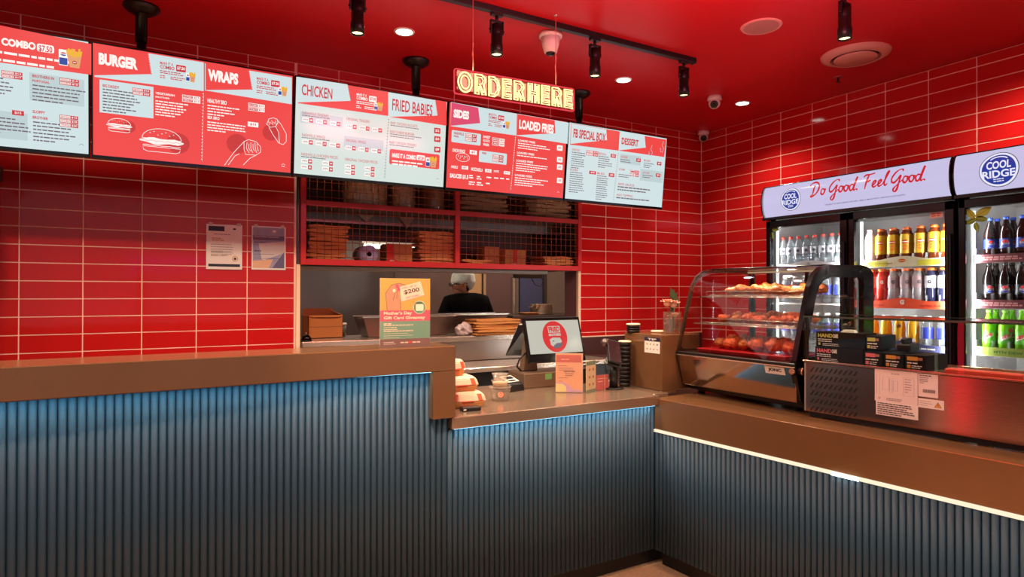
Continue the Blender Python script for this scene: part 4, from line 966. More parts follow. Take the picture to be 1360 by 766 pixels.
carton('carton', 'small tan carton with red left side beside the blue paper roll', (-3.165, 0.12, 1.816), 0.20, 0.16, 0.150, 0, lambda p, a, b: (p.poly([(0, 0), (a*0.62, 0), (a*0.3, b*0.22), (a*0.28, b), (0, b)], Mrp, 1), p.text('FB', a*0.12, b*0.08, a*0.30, b*0.18, M_['paper'], 3)))
carton('carton', 'tan carton with red centre stripe leaning in the right cage half', (-2.13, 0.16, 1.818), 0.22, 0.16, 0.145, 0.12, lambda p, a, b: (p.rect(a*0.38, 0, a*0.58, b, Mrp, 1), p.text('FB', a*0.40, b*0.06, a*0.56, b*0.18, M_['paper'], 3)))
carton('carton', 'plain brown carton standing left of the red-striped carton in the cage', (-2.325, 0.20, 1.818), 0.14, 0.16, 0.165, 0.0)
# clear bags hanging from the upper shelf
for xx, lab in ((-3.36, 'knotted end of a clear plastic bag hanging in the cage left half'), (-3.02, 'longer knotted end of a clear plastic bag hanging beside the bag pile')):
    o = MB().prism([(-0.07, 0, 0), (0.07, 0, 0), (0.03, 0.01, -0.05), (0.008, 0, -0.09 if xx > -3.1 else -0.06)], (0, 0.03, 0), 1).build('plastic_bag', mat('clear_bag', (170, 140, 120), rough=0.12, spec=0.8, bump=0.7, bscale=30), bev=0.004); o.location = (xx, 0.27, 2.203); tag(o, lab, 'bag', 'hanging plastic bag ends in the cage')

# ================================================================ KITCHEN
# stainless hood rim and lit canopy edge at the top of the opening
hd = thing('kitchen_hood', 'stainless kitchen hood edge running along the top of the serving opening', 'hood', (-2.7, 0.30, 1.78))
W(hd).box(-3.86, -1.70, 0.22, 0.42, 1.765, 1.792).build('front_rail', mat('hood_rail', (206, 194, 182), rough=0.4), hd, bev=0.003)
W(hd).box(-3.70, -1.90, 0.42, 0.50, 1.772, 1.792).build('rear_rail', M_['steeld'], hd)
kf = thing('fluorescent_light', 'white fluorescent ceiling tube seen through the left half of the cage', 'light', (-2.65, 1.7, 2.1))
W(kf).box(-2.82, -2.81, 1.69, 1.71, 2.10, CZ).box(-2.46, -2.45, 1.69, 1.71, 2.10, CZ).box(-2.95, -2.35, 1.66, 1.74, 2.095, 2.13).build('housing', M_['white'], kf)
W(kf).cyl((-2.94, 1.69, 2.065), (-2.36, 1.69, 2.065), 0.022).build('tube', emis('tube_white', (250, 250, 225), 5), kf)
tb = thing('kitchen_monitor', 'black kitchen display on an arm at the opening top right corner', 'monitor', (-1.45, 0.95, 1.80))
W(tb).box(-1.62, -1.30, 0.93, 0.99, 1.745, 1.86).build('housing', M_['dark'], tb, bev=0.004)
W(tb).cyl((-1.36, 0.98, 1.80), (-1.36, 0.98, CZ), 0.012).build('arm', M_['dark'], tb)
W(tb).tube([(-1.33, 0.96, 1.79), (-1.27, 0.96, 1.72), (-1.31, 0.95, 1.66), (-1.38, 0.95, 1.68), (-1.42, 0.96, 1.75)], 0.004, 6).build('cable', M_['dark'], tb)
# pass shelf
ps = thing('pass_shelf', 'stainless steel pass shelf along the bottom of the serving opening', 'shelf', (-2.7, 0.2, 1.2))
W(ps).box(-3.895, -1.535, -0.05, 0.50, 1.216, 1.2545).build('top', M_['steel2'], ps, bev=0.004, seg=2)
W(ps).box(-3.55, -1.51, -0.035, -0.014, 1.06, 1.2155).build('back_splash', mat('splash_steel', (188, 172, 160), rough=0.3, metal=1.0, noise=0.15, nscale=3), ps)
# prep bench behind the till counter
bn = thing('prep_bench', 'low stainless prep bench ledge between till counter and serving opening', 'bench', (-2.7, -0.25, 0))
W(bn).box(-3.6, -1.52, -0.47, -0.036, 1.02, 1.055).build('top', M_['steel2'], bn, bev=0.004)
W(bn).box(-3.6, -1.52, -0.46, -0.44, 0.90, 1.018).build('gap_shade', M_['dark'], bn)  # black strip standing in for the shaded gap under the bench top
W(bn).box(-3.6, -1.52, -0.50, -0.06, 0.86, 0.895).build('lower_shelf', M_['steel2'], bn, bev=0.003)
for xx in (-3.55, -2.55, -1.57): W(bn).box(xx-0.02, xx+0.02, -0.42, -0.38, 0, 0.86).build('leg', M_['steel2'], bn)
# under-tile bench on the right: dark back bar
bb = thing('back_bar', 'dark maroon back bar cabinet under the right-hand tiles behind the card terminal', 'cabinet', (-1.0, -0.25, 0))
W(bb).box(-1.50, -0.78, -0.42, -0.014, 0.05, 1.02).build('body', M_maroon, bb, bev=0.003)
W(bb).box(-1.515, -0.78, -0.44, -0.013, 1.022, 1.045).build('top', mat('dark_top', (84, 60, 56), rough=0.2), bb, bev=0.003)
W(bb).box(-1.46, -1.16, -0.428, -0.421, 0.15, 0.98).box(-1.14, -0.82, -0.428, -0.421, 0.15, 0.98).build('door', M_maroon, bb)
W(bb).box(-1.5, -0.78, -0.40, -0.05, 0.0, 0.05).build('plinth', M_['dark'], bb)
# cartons on the pass
carton('carton', 'open brown cardboard carton at the left end of the pass shelf', (-3.665, 0.36, 1.2555), 0.255, 0.22, 0.168, 0, None, True, mat('orange_card', (176, 104, 50), rough=0.85))
carton('carton', 'taller cardboard carton half hidden behind the jamb left of the open carton', (-3.90, 0.62, 1.2555), 0.20, 0.2, 0.26, 0, None, False, mat('orange_card', (0, 0, 0)))
carton('carton', 'small olive brown carton showing just left of the giveaway poster', (-2.53, 1.62, 1.061), 0.20, 0.14, 0.36, 0, None, False, mat('olive_card', (120, 92, 48), rough=0.8))
bl_ = thing('service_bell', 'shiny black service bell at the left end of the pass shelf', 'bell', (-3.862, -0.005, 1.2555))
MB().lathe([(0.040, 0), (0.040, 0.006), (0.034, 0.009)], n=24).build('base', M_['dark'], bl_)
MB().lathe([(0.036, 0.010), (0.036, 0.018), (0.030, 0.032), (0.018, 0.043), (0.004, 0.047)], n=26).build('dome', mat('black_chrome', (40, 36, 36), rough=0.08, metal=1), bl_)
MB().lathe([(0.003, 0.046), (0.003, 0.055), (0.006, 0.058), (0.003, 0.061)], n=12).build('button', M_['steel2'], bl_)
pc = thing('tub', 'small dark tub with white lid right of the open carton', 'tub', (-3.50, 0.42, 1.2555))
MB().lathe([(0.030, 0), (0.034, 0.085)], n=20).build('tub_body', mat('grey_tub', (90, 88, 80), rough=0.4), pc)
MB().lathe([(0.037, 0.086), (0.037, 0.10), (0.034, 0.103)], n=20).build('lid', M_['white'], pc)
# slanted steel food wells
def well(lab, x0_, x1_, y):
    s_ = thing('food_well', lab, 'food well', ((x0_+x1_)/2, y, 1.2555)); w2 = (x1_-x0_)/2
    MB().hexa([(-w2+0.05, -0.06, 0), (w2-0.05, -0.06, 0), (w2-0.05, 0.12, 0), (-w2+0.05, 0.12, 0)], [(-w2, -0.10, 0.155), (w2, -0.10, 0.155), (w2, 0.16, 0.155), (-w2, 0.16, 0.155)]).build('basin', mat('well_steel', (110, 92, 84), rough=0.3, metal=0.8), s_, bev=0.004)
    MB().box(-w2-0.004, w2+0.004, -0.105, -0.098, 0.150, 0.160).box(-w2-0.004, w2+0.004, 0.158, 0.165, 0.150, 0.160).build('rim', M_['steel2'], s_)
    return s_
well('slanted dark steel food well behind the giveaway poster', -3.42, -2.66, 0.22)
well('slanted dark steel food well in front of the cook', -2.62, -2.05, 0.42)
# bags, crumpled paper on the pass
mb = MB(); mb.ball((0, 0, 0.045), 0.06, 16, 10, (1.3, 0.8, 0.85), lambda d: 1+0.22*math.sin(d.x*9+d.z*7)*math.cos(d.y*8+d.x*5)+random.uniform(-0.14, 0.14))
mb.sm = [False]*len(mb.f); o = mb.build('crumpled_paper', mat('greaseproof', (196, 180, 176), rough=0.8)); o.location = (-2.625, 0.03, 1.2555); tag(o, 'crumpled white greaseproof paper left of the bag pile on the pass', 'paper')
bundle(6, -2.36, 0.05, 1.256, 0.42, 0.22, 0.130, 'from the top of the brown bag pile on the pass below the cook', 'brown bags, pile on the pass shelf', mat('kraft_light', (200, 134, 70), rough=0.85, noise=0.2, nscale=14))
# pot and shelf at the back right of the kitchen
sh = thing('wall_shelf', 'steel shelf at the kitchen back right holding a pot', 'shelf', (-0.35, 2.1, 1.28))
W(sh).box(-1.15, 0.38, 1.8, 2.4, 1.30, 1.33).build('board', M_['steeld'], sh, bev=0.003)
W(sh).box(-1.13, -1.10, 1.82, 1.85, 0, 1.30).box(0.3, 0.33, 1.82, 1.85, 0, 1.30).box(-1.13, -1.10, 2.3, 2.33, 0, 1.30).build('leg', M_['steeld'], sh)
pt = thing('cooking_pot', 'round stainless pot on the back kitchen shelf right of the blue door', 'pot', (-0.60, 2.05, 1.331))
MB().lathe([(0.13, 0), (0.14, 0.01), (0.14, 0.12), (0.145, 0.125), (0.135, 0.125), (0.13, 0.012)], n=30).build('body', M_['steel2'], pt)
MB().box(-0.175, -0.14, -0.03, 0.03, 0.085, 0.095).box(0.14, 0.175, -0.03, 0.03, 0.085, 0.095).build('handle', M_['steel2'], pt, bev=0.003)
tr2 = thing('tray', 'tan tray lying left of the stainless pot', 'tray', (-0.87, 1.90, 1.331))
MB().hexa([(-0.09, -0.06, 0), (0.09, -0.06, 0), (0.09, 0.06, 0), (-0.09, 0.06, 0)], [(-0.11, -0.08, 0.03), (0.11, -0.08, 0.03), (0.11, 0.08, 0.03), (-0.11, 0.08, 0.03)]).build('tray_body', M_['card'], tr2, bev=0.003)

# ---- the cook
pn = thing('person', 'cook in black T-shirt, hairnet and glasses, back to us, head turned left', 'person', (-2.03, 1.22, 0))
Mskin = mat('skin', (186, 126, 94), rough=0.55); Mtee = mat('black_cotton', (9, 8, 9), rough=0.9, spec=0.08); Mtr = mat('dark_trousers', (28, 28, 34), rough=0.85)
def skinned(name, verts, edges, radii, m, parent, sub=2, root=0):
    me = bpy.data.meshes.new(name); me.from_pydata(verts, edges, []); o = bpy.data.objects.new(name, me); COL.objects.link(o); o.parent = parent
    me.materials.append(m)
    sk = o.modifiers.new('skin', 'SKIN'); sk.use_smooth_shade = True
    for i, r_ in enumerate(radii):
        rr_ = r_ if isinstance(r_, tuple) else (r_, r_); me.skin_vertices[0].data[i].radius = rr_
        me.skin_vertices[0].data[i].use_root = (i == root)
    ss = o.modifiers.new('sub', 'SUBSURF'); ss.levels = sub; ss.render_levels = sub
    return o
# body skeleton (facing +y, head turned to the left, arms working in front)
V = [(0, 0, 0.95), (0, 0.0, 1.12), (0, 0.01, 1.35), (0.0, 0.02, 1.51), (-0.01, 0.03, 1.56), (-0.02, 0.055, 1.61),
     (0.10, 0.0, 0.90), (0.11, 0.02, 0.50), (0.11, -0.02, 0.09), (0.12, 0.12, 0.04),
     (-0.10, 0.0, 0.90), (-0.11, 0.02, 0.50), (-0.11, -0.02, 0.09), (-0.12, 0.12, 0.04),
     (0.195, 0.02, 1.49), (0.265, 0.02, 1.22), (0.21, 0.25, 1.12), (0.19, 0.33, 1.11),
     (-0.185, 0.02, 1.485), (-0.245, 0.06, 1.22), (-0.20, 0.29, 1.13), (-0.17, 0.37, 1.12)]
E_ = [(0, 1), (1, 2), (2, 3), (3, 4), (4, 5), (0, 6), (6, 7), (7, 8), (8, 9), (0, 10), (10, 11), (11, 12), (12, 13), (3, 14), (14, 15), (15, 16), (16, 17), (3, 18), (18, 19), (19, 20), (20, 21)]
Rr = [(0.15, 0.11), (0.135, 0.10), (0.16, 0.105), (0.13, 0.09), 0.056, 0.055, 0.09, 0.062, 0.045, 0.04, 0.09, 0.062, 0.045, 0.04, 0.062, 0.044, 0.032, 0.030, 0.062, 0.044, 0.032, 0.030]
skinned('body', V, E_, Rr, Mskin, pn)
# T-shirt: torso and short sleeves, a touch wider than the body
Vs = [(0, 0, 0.97), (0, 0.0, 1.12), (0, 0.0, 1.34), (0.0, 0.01, 1.495), (-0.005, 0.02, 1.595), (0.195, 0.01, 1.505), (0.245, 0.01, 1.36), (0.272, 0.015, 1.245), (-0.185, 0.01, 1.50), (-0.230, 0.02, 1.36), (-0.250, 0.05, 1.25)]
Es = [(0, 1), (1, 2), (2, 3), (3, 4), (3, 5), (5, 6), (6, 7), (3, 8), (8, 9), (9, 10)]
skinned('t_shirt', Vs, Es, [(0.20, 0.135), (0.20, 0.135), (0.22, 0.13), (0.20, 0.11), (0.085, 0.082), 0.085, 0.088, 0.084, 0.085, 0.088, 0.084], Mtee, pn)
Vt = [(0, 0, 0.98), (0.10, 0.0, 0.88), (0.11, 0.02, 0.50), (0.11, -0.02, 0.12), (-0.10, 0.0, 0.88), (-0.11, 0.02, 0.50), (-0.11, -0.02, 0.12)]
skinned('trousers', Vt, [(0, 1), (1, 2), (2, 3), (0, 4), (4, 5), (5, 6)], [(0.175, 0.13), 0.105, 0.08, 0.07, 0.105, 0.08, 0.07], Mtr, pn)
# head, turned left (towards -x) and down a little
hc = Vector((-0.035, 0.05, 1.69)); Rh = Matrix.Rotation(math.radians(78), 3, 'Z') @ Matrix.Rotation(math.radians(-14), 3, 'X')
def hp(x_, y_, z_): return hc+Rh @ Vector((x_, y_, z_))   # y forward (face), x right
mb = MB()
def headf(d):
    v = Rh.inverted() @ d; r_ = 1.0
    if v.y > 0.2 and v.z < 0: r_ *= 1-0.05*(-v.z)
    return r_
mb.ball(hc, 0.105, 24, 18, (0.92, 0.92, 1.10), headf)
mb.ball(hp(0, 0.035, -0.062), 0.066, 18, 12, (0.95, 0.95, 0.95)); mb.build('head', Mskin, pn)
MB().hexa([hp(-0.012, 0.085, -0.018), hp(0.012, 0.085, -0.018), hp(0.007, 0.085, 0.02), hp(-0.007, 0.085, 0.02)], [hp(-0.010, 0.122, -0.022), hp(0.010, 0.122, -0.022), hp(0.004, 0.100, 0.02), hp(-0.004, 0.100, 0.02)]).build('nose', Mskin, pn, bev=0.004)
MB().tube([hp(-0.022, 0.093, -0.052), hp(0, 0.100, -0.050), hp(0.022, 0.093, -0.052)], 0.005, 8).build('mouth', mat('lips', (120, 60, 54), rough=0.5), pn)
for sx_ in (-1, 1):
    MB().ball(hp(sx_*0.097, -0.005, -0.015), 0.026, 12, 8, (0.5, 0.9, 1.1)).build('ear', Mskin, pn)
    e = MB().ball(hp(sx_*0.032, 0.088, 0.012), 0.013, 12, 8).build('eye', mat('eye_white', (220, 215, 205), rough=0.3), pn)
    MB().ball(hp(sx_*0.032, 0.099, 0.012), 0.006, 8, 6).build('iris', M_['dark'], e)
g = MB()
for sx_ in (-1, 1):
    g.tube([hp(sx_*0.034+0.027*math.cos(a*PI/7), 0.110, 0.010+0.020*math.sin(a*PI/7)) for a in range(14)], 0.003, 6, True)
    g.tube([hp(sx_*0.060, 0.108, 0.016), hp(sx_*0.098, 0.06, 0.016), hp(sx_*0.102, -0.02, 0.008)], 0.003, 6)
g.tube([hp(-0.008, 0.112, 0.014), hp(0.008, 0.112, 0.014)], 0.003, 6); g.build('glasses', M_['dark'], pn)
MB().ball(hc+Rh @ Vector((0, -0.012, 0.012)), 0.113, 22, 14, (0.93, 0.95, 1.05), lambda d: 1.0 if (Rh.inverted() @ d).z > -0.15 or (Rh.inverted() @ d).y < -0.1 else 0.72).build('hair', mat('dark_hair', (30, 24, 22), rough=0.8), pn)
hn = MB(); hn.ball(hc+Rh @ Vector((0, -0.030, 0.028)), 0.128, 30, 20, (0.98, 1.0, 0.95), lambda d: (1+0.035*math.sin(d.x*22)*math.cos(d.y*20)+0.02*math.sin(d.z*31)) if ((Rh.inverted() @ d).z > -0.25 or (Rh.inverted() @ d).y < -0.1) else 0.80)
hn.build('hairnet', mat('hairnet_mesh', (205, 208, 196), rough=0.7, noise=0.45, nscale=22, bump=0.5, bscale=40), pn)
# hands with fingers, resting on the work in front
for sx_, wx_, wy_, wz_ in ((1, 0.19, 0.34, 1.11), (-1, -0.17, 0.38, 1.12)):
    vv = [(wx_, wy_, wz_), (wx_, wy_+0.07, wz_-0.01)]; ee = [(0, 1)]; rr2 = [(0.030, 0.018), (0.036, 0.016)]
    for k_ in range(4):
        bx = wx_+(-0.027+0.018*k_); L_ = (0.062, 0.072, 0.068, 0.054)[k_]; b0 = len(vv)
        vv += [(bx, wy_+0.085, wz_-0.012), (bx, wy_+0.085+L_*0.5, wz_-0.016), (bx, wy_+0.085+L_*0.85, wz_-0.035)]; ee += [(1, b0), (b0, b0+1), (b0+1, b0+2)]; rr2 += [0.0095, 0.0088, 0.008]
    b0 = len(vv); vv += [(wx_-sx_*0.038, wy_+0.035, wz_-0.004), (wx_-sx_*0.055, wy_+0.070, wz_-0.012)]; ee += [(0, b0), (b0, b0+1)]; rr2 += [0.011, 0.009]
    skinned('hand', vv, ee, rr2, Mskin, pn, 1)
tbk = thing('kitchen_table', 'steel work table in front of the cook, behind the pass shelf', 'table', (-2.0, 1.75, 0))
W(tbk).box(-3.2, -1.35, 1.47, 2.1, 1.03, 1.06).build('top', M_['steel2'], tbk, bev=0.004)
for xx, yy in ((-3.1, 1.52), (-1.45, 1.52), (-3.1, 2.05), (-1.45, 2.05)): W(tbk).box(xx-0.02, xx+0.02, yy-0.02, yy+0.02, 0, 1.03).build('leg', M_['steel2'], tbk)

# ================================================================ PAPERS ON THE TILES
def sheet(lab, p0, p1, fn, m=None):
    a_ = atY(p0[0], p0[1], -0.010); b_ = atY(p1[0], p1[1], -0.010); w_, h_ = b_.x-a_.x, a_.z-b_.z
    t_ = thing('wall_notice', lab, 'notice', (a_.x, -0.0085, b_.z), 0, 'notices taped to the red tiles')
    MB().box(0, w_, -0.0015, 0, 0, h_).build('sheet', m or M_['paper'], t_)
    pr_ = Print(plane_map((0, -0.0016, 0), (1, 0, 0), (0, 0, 1))); fn(pr_, w_, h_); pr_.build('print', t_)
    for xx in (w_*0.12, w_*0.9): MB().box(xx-0.012, xx+0.012, -0.0022, -0.0012, h_-0.006, h_+0.012).build('tape', glass('tape', (250, 235, 225), body=0.35), t_)
def n1(p, w_, h_):
    nv = mat('navy_ink', (24, 26, 52)); gd = mat('gold_ink', (196, 150, 60), rough=0.7); gy = mat('grey_ink', (150, 138, 136), rough=0.8)
    p.rect(w_*0.06, h_*0.85, w_*0.5, h_*0.96, nv); p.rect(w_*0.06, h_*0.06, w_*0.94, h_*0.12, nv)
    p.bars(w_*0.2, h_*0.79, w_*0.62, 1, 0.01, 0.005, gy); p.bars(w_*0.15, h_*0.70, w_*0.34, 2, 0.012, 0.006, gd)
    p.bars(w_*0.13, h_*0.56, w_*0.75, 4, 0.016, 0.004, gy); p.bars(w_*0.13, h_*0.41, w_*0.75, 4, 0.010, 0.003, gy)
    p.bars(w_*0.13, h_*0.32, w_*0.22, 1, 0.01, 0.004, gd); p.bars(w_*0.42, h_*0.32, w_*0.2, 1, 0.01, 0.004, gy)
    p.disc(w_*0.80, h_*0.24, 0.018, 0.018, gd); p.disc(w_*0.80, h_*0.24, 0.013, 0.013, M_['paper'], 2); p.disc(w_*0.80, h_*0.24, 0.008, 0.008, M_['ink'], 3); p.disc(w_*0.78, h_*0.91, 0.010, 0.006, M_['ink'])
def n2(p, w_, h_):
    b1 = mat('slate_blue_ink', (96, 92, 124), rough=0.8); b2 = mat('slate_light', (150, 150, 172), rough=0.8, noise=0.25, nscale=18); pc_ = mat('peach_ink', (222, 176, 140), rough=0.8)
    p.rect(w_*0.04, h_*0.04, w_*0.96, h_*0.97, b2); p.rect(w_*0.04, h_*0.68, w_*0.96, h_*0.78, b1, 2); p.text('Food Safety Supervisor', w_*0.08, h_*0.735, w_*0.8, h_*0.77, M_['paper'], 3, 0.01); p.bars(w_*0.08, h_*0.715, w_*0.3, 1, 0.01, 0.005, mat('redbrown_ink', (150, 70, 50), rough=0.8))
    p.poly([(w_*0.3, h_*0.2), (w_*0.96, h_*0.4), (w_*0.96, h_*0.66), (w_*0.2, h_*0.6)], mat('pale_grey_ink', (206, 196, 190), rough=0.8), 2); p.poly([(w_*0.04, h_*0.04), (w_*0.5, h_*0.04), (w_*0.62, h_*0.24), (w_*0.04, h_*0.2)], pc_, 2)
    p.poly([(w_*0.6, h_*0.04), (w_*0.96, h_*0.04), (w_*0.96, h_*0.42)], b1, 2.5); p.bars(w_*0.08, h_*0.64, w_*0.4, 1, 0.01, 0.006, b1); p.bars(w_*0.08, h_*0.44, w_*0.22, 1, 0.01, 0.006, M_['ink']); p.bars(w_*0.08, h_*0.36, w_*0.8, 2, 0.028, 0.003, b1)
    p.text('NSW', w_*0.70, h_*0.88, w_*0.92, h_*0.93, M_['paper'], 3) if False else p.disc(w_*0.66, h_*0.89, 0.012, 0.008, M_['paper'], 3)
sheet('white certificate with navy bars taped on the tiles left of the opening', (274, 297), (321.5, 358), n1)
sheet('slate blue food safety certificate taped beside the white one', (334.3, 299.5), (379.3, 358.5), n2)
# ================================================================ THINGS ON THE LEDGE AND TILL COUNTER
# giveaway poster standing on the bronze ledge
yp = -1.70
a_ = atY(504.5, 457.5, yp); b_ = atY(571, 370, yp); w_, h_ = b_.x-a_.x, b_.z-1.346
t = thing('giveaway_poster', 'yellow, pink and green Gift Card Giveaway poster standing on the bronze ledge', 'poster', (a_.x, yp, 1.3455))
MB().box(0, w_, -0.001, 0.001, 0.004, h_).build('poster_sheet', M_['paper'], t)
MB().box(-0.002, w_+0.002, -0.004, -0.0025, 0, h_+0.001).box(-0.002, w_+0.002, 0.0015, 0.003, 0, h_+0.001).box(-0.002, w_+0.002, -0.035, 0.035, -0.0, 0.003).build('acrylic_stand', M_['acry'], t)
p = Print(plane_map((0, -0.0012, 0), (1, 0, 0), (0, 0, 1)))
Y1 = mat('poster_yellow', (246, 190, 52), rough=0.7); PK = mat('poster_pink', (228, 74, 108), rough=0.7); GN = mat('poster_green', (112, 172, 142), rough=0.7); SKN = mat('poster_skin', (232, 160, 112), rough=0.7); LN = mat('poster_line', (90, 50, 40), rough=0.7); WH = mat('poster_cream', (252, 232, 206), rough=0.7); BN = mat('poster_brown', (130, 72, 60), rough=0.7)
def q(u_, v_): return (u_*w_, v_*h_)
def PP(pts, m, k=1): p.poly([q(*c) for c in pts], m, k)
p.rect(0, h_*0.53, w_, h_, Y1); p.rect(0, h_*0.37, w_, h_*0.53, PK); p.rect(0, h_*0.11, w_, h_*0.37, GN); p.rect(0, 0, w_, h_*0.11, BN)
hand = [(0.14, 0.53), (0.10, 0.78), (0.22, 0.90), (0.36, 0.93), (0.52, 0.90), (0.56, 0.86), (0.44, 0.84), (0.40, 0.66), (0.40, 0.53)]
PP(hand, SKN, 2); p.line([q(*c) for c in hand], 0.002, LN, 3); p.line([q(*c) for c in ((0.25, 0.68), (0.30, 0.80), (0.27, 0.86))], 0.002, LN, 4); p.line([q(*c) for c in ((0.32, 0.70), (0.33, 0.82), (0.40, 0.88))], 0.002, LN, 4)
for u_, v_ in ((0.33, 0.885), (0.27, 0.82), (0.36, 0.84)): p.disc(u_*w_, v_*h_, 0.008, 0.009, PK if v_ > 0.83 else WH, 5, 12)
PP([(0.41, 0.655), (0.88, 0.755), (0.80, 0.96), (0.38, 0.875)], WH, 6)
p.text('WIN 1 OF 10', 0.42*w_, 0.84*h_, 0.72*w_, 0.865*h_, PK, 8, 0.01, rot=0.2); p.text('$200', 0.47*w_, 0.755*h_, 0.79*w_, 0.825*h_, LN, 8, 0.02, rot=0.2); p.text('GIFT CARD', 0.50*w_, 0.70*h_, 0.78*w_, 0.725*h_, PK, 8, 0.01, rot=0.2)
p.disc(0.78*w_, 0.57*h_, 0.032, 0.032, WH, 6); p.disc(0.78*w_, 0.57*h_, 0.029, 0.029, GN, 7); p.rect(0.70*w_, 0.52*h_, 0.86*w_, 0.62*h_, WH, 8, 0.006)
p.text("Mother's Day", 0.07*w_, 0.455*h_, 0.63*w_, 0.515*h_, WH, 5, 0.04); p.text('Gift Card Giveaway', 0.07*w_, 0.385*h_, 0.90*w_, 0.445*h_, WH, 5, 0.04)
p.bars(0.07*w_, 0.345*h_, 0.17*w_, 1, 0.01, 0.006, WH); p.bars(0.07*w_, 0.320*h_, 0.70*w_, 1, 0.012, 0.005, WH); p.bars(0.07*w_, 0.285*h_, 0.28*w_, 2, 0.009, 0.004, WH); p.bars(0.07*w_, 0.235*h_, 0.68*w_, 1, 0.012, 0.005, WH); p.bars(0.07*w_, 0.195*h_, 0.66*w_, 3, 0.010, 0.002, WH)
p.bars(0.07*w_, 0.07*h_, 0.24*w_, 2, 0.008, 0.003, WH); p.bars(0.4*w_, 0.065*h_, 0.5*w_, 1, 0.01, 0.006, WH); p.rect(0.55*w_, 0.045*h_, 0.64*w_, 0.07*h_, mat('poster_red', (214, 40, 40)), 6)
p.build('print', t)

ZW = 1.0025
# burger boxes
MK = mat('burger_box_lid', (238, 190, 160), rough=0.55); MO = mat('burger_box_red', (226, 84, 52), rough=0.55); MT = mat('burger_box_base', (198, 132, 74), rough=0.7)
def burger_box(lab, loc, sx, sy, sz, rz):
    t_ = thing('burger_box', lab, 'box', loc, rz, 'stacked burger boxes on the till counter')
    a, b = sx/2, sy/2
    def ring(mb, z0_, k0, z1_, k1): mb.hexa([(-a*k0, -b*k0, z0_), (a*k0, -b*k0, z0_), (a*k0, b*k0, z0_), (-a*k0, b*k0, z0_)], [(-a*k1, -b*k1, z1_), (a*k1, -b*k1, z1_), (a*k1, b*k1, z1_), (-a*k1, b*k1, z1_)])
    m1 = MB(); ring(m1, 0, 0.82, sz*0.38, 0.97); m1.build('box_base', MT, t_, bev=0.003)
    m2 = MB(); ring(m2, sz*0.40, 1.0, sz*0.80, 0.90); ring(m2, sz*0.80, 0.90, sz, 0.70); m2.build('box_lid', MK, t_, bev=0.003)
    m3 = MB()
    for sgn_ in (-1, 1):
        m3.hexa([(sgn_*a*0.70-0.012, -b*1.012, sz*0.42), (sgn_*a*0.70+0.014, -b*1.012, sz*0.42), (sgn_*a*0.70+0.014, b*1.012, sz*0.42), (sgn_*a*0.70-0.012, b*1.012, sz*0.42)], [(sgn_*a*0.62-0.012, -b*0.9, sz*0.86), (sgn_*a*0.62+0.012, -b*0.9, sz*0.86), (sgn_*a*0.62+0.012, b*0.9, sz*0.86), (sgn_*a*0.62-0.012, b*0.9, sz*0.86)])
    m3.box(a*0.95, a*1.06, -b*0.5, b*0.5, sz*0.40, sz*0.60).box(-a*0.35, a*0.35, -b*1.03, -b*0.96, sz*0.36, sz*0.46).build('closing_tab', MO, t_, bev=0.003)
    ml = MB()
    for i in range(3): ml.tube([(-a*0.25+i*a*0.22+0.008*math.cos(k*PI/4), -b*0.93-0.0005, sz*0.22+0.008*math.sin(k*PI/4)) for k in range(8)], 0.0014, 4, True)
    ml.build('print', MO, t_)
    return t_
burger_box('orange and white burger box at the bottom of the stack by the ledge end', (-3.375, -1.53, ZW), 0.20, 0.14, 0.082, -0.15)
burger_box('orange and white burger box in the middle of the stack of three', (-3.405, -1.515, ZW+0.084), 0.185, 0.14, 0.078, -0.1)
burger_box('smallest orange burger box on top of the stack of three', (-3.45, -1.51, ZW+0.164), 0.135, 0.11, 0.084, 0.3)
bx = thing('black_pager', 'small flat black device in front of the burger box stack', 'device', (-3.40, -1.655, ZW), -0.1)
MB().box(-0.05, 0.05, -0.028, 0.028, 0, 0.020).build('body', M_['dark'], bx, bev=0.004)
MB().box(-0.047, -0.032, -0.030, -0.0285, 0.005, 0.012).build('light_slot', M_['white'], bx)
# clear portion cups
Mcup = glass('cup_plastic', (232, 222, 212), rough=0.05, body=0.22)
def cup(lab, c, r0_, r1_, h_, fill=None, print_=False):
    t_ = thing('plastic_cup', lab, 'cup', c, 0, 'stacked clear sauce cups')
    MB().lathe([(0.001, 0.001), (r0_, 0.001), (r1_, h_-0.006), (r1_+0.004, h_-0.004), (r1_+0.004, h_), (r1_, h_)], n=28, cap=False).build('cup_wall', Mcup, t_)
    if fill: MB().lathe([(r0_*0.97, 0.004), (r0_+(r1_-r0_)*0.75, h_*0.78)], n=22).build('filling', fill, t_)
    if print_:
        rr_ = r0_+(r1_-r0_)*0.5+0.0012
        pm = lambda s_, t2, l: ((rr_+l)*math.sin(s_/rr_-0.45), -(rr_+l)*math.cos(s_/rr_-0.45), t2)
        pr_ = Print(pm); pr_.strip = 0.005; pr_.disc(0, h_*0.52, 0.017, 0.017, MO, 1, 24); pr_.disc(0, h_*0.52, 0.014, 0.014, MK, 3, 24); pr_.disc(0, h_*0.52, 0.010, 0.010, MO, 5, 20); pr_.rect(-0.006, h_*0.52-0.003, 0.006, h_*0.52+0.003, MK, 7); pr_.build('round_print', t_)
    return t_
cc = (-3.125, -1.47)
cup('large clear cup with round orange print at the bottom of the cup stack', (cc[0], cc[1], ZW), 0.047, 0.059, 0.078, None, True)
cup('clear sauce cup with creamy filling in the middle of the cup stack', (cc[0], cc[1], ZW+0.060), 0.036, 0.046, 0.052, mat('creamy_sauce', (240, 212, 180), rough=0.5))
cup('smallest empty clear cup on top of the cup stack', (cc[0], cc[1], ZW+0.114), 0.036, 0.043, 0.036)
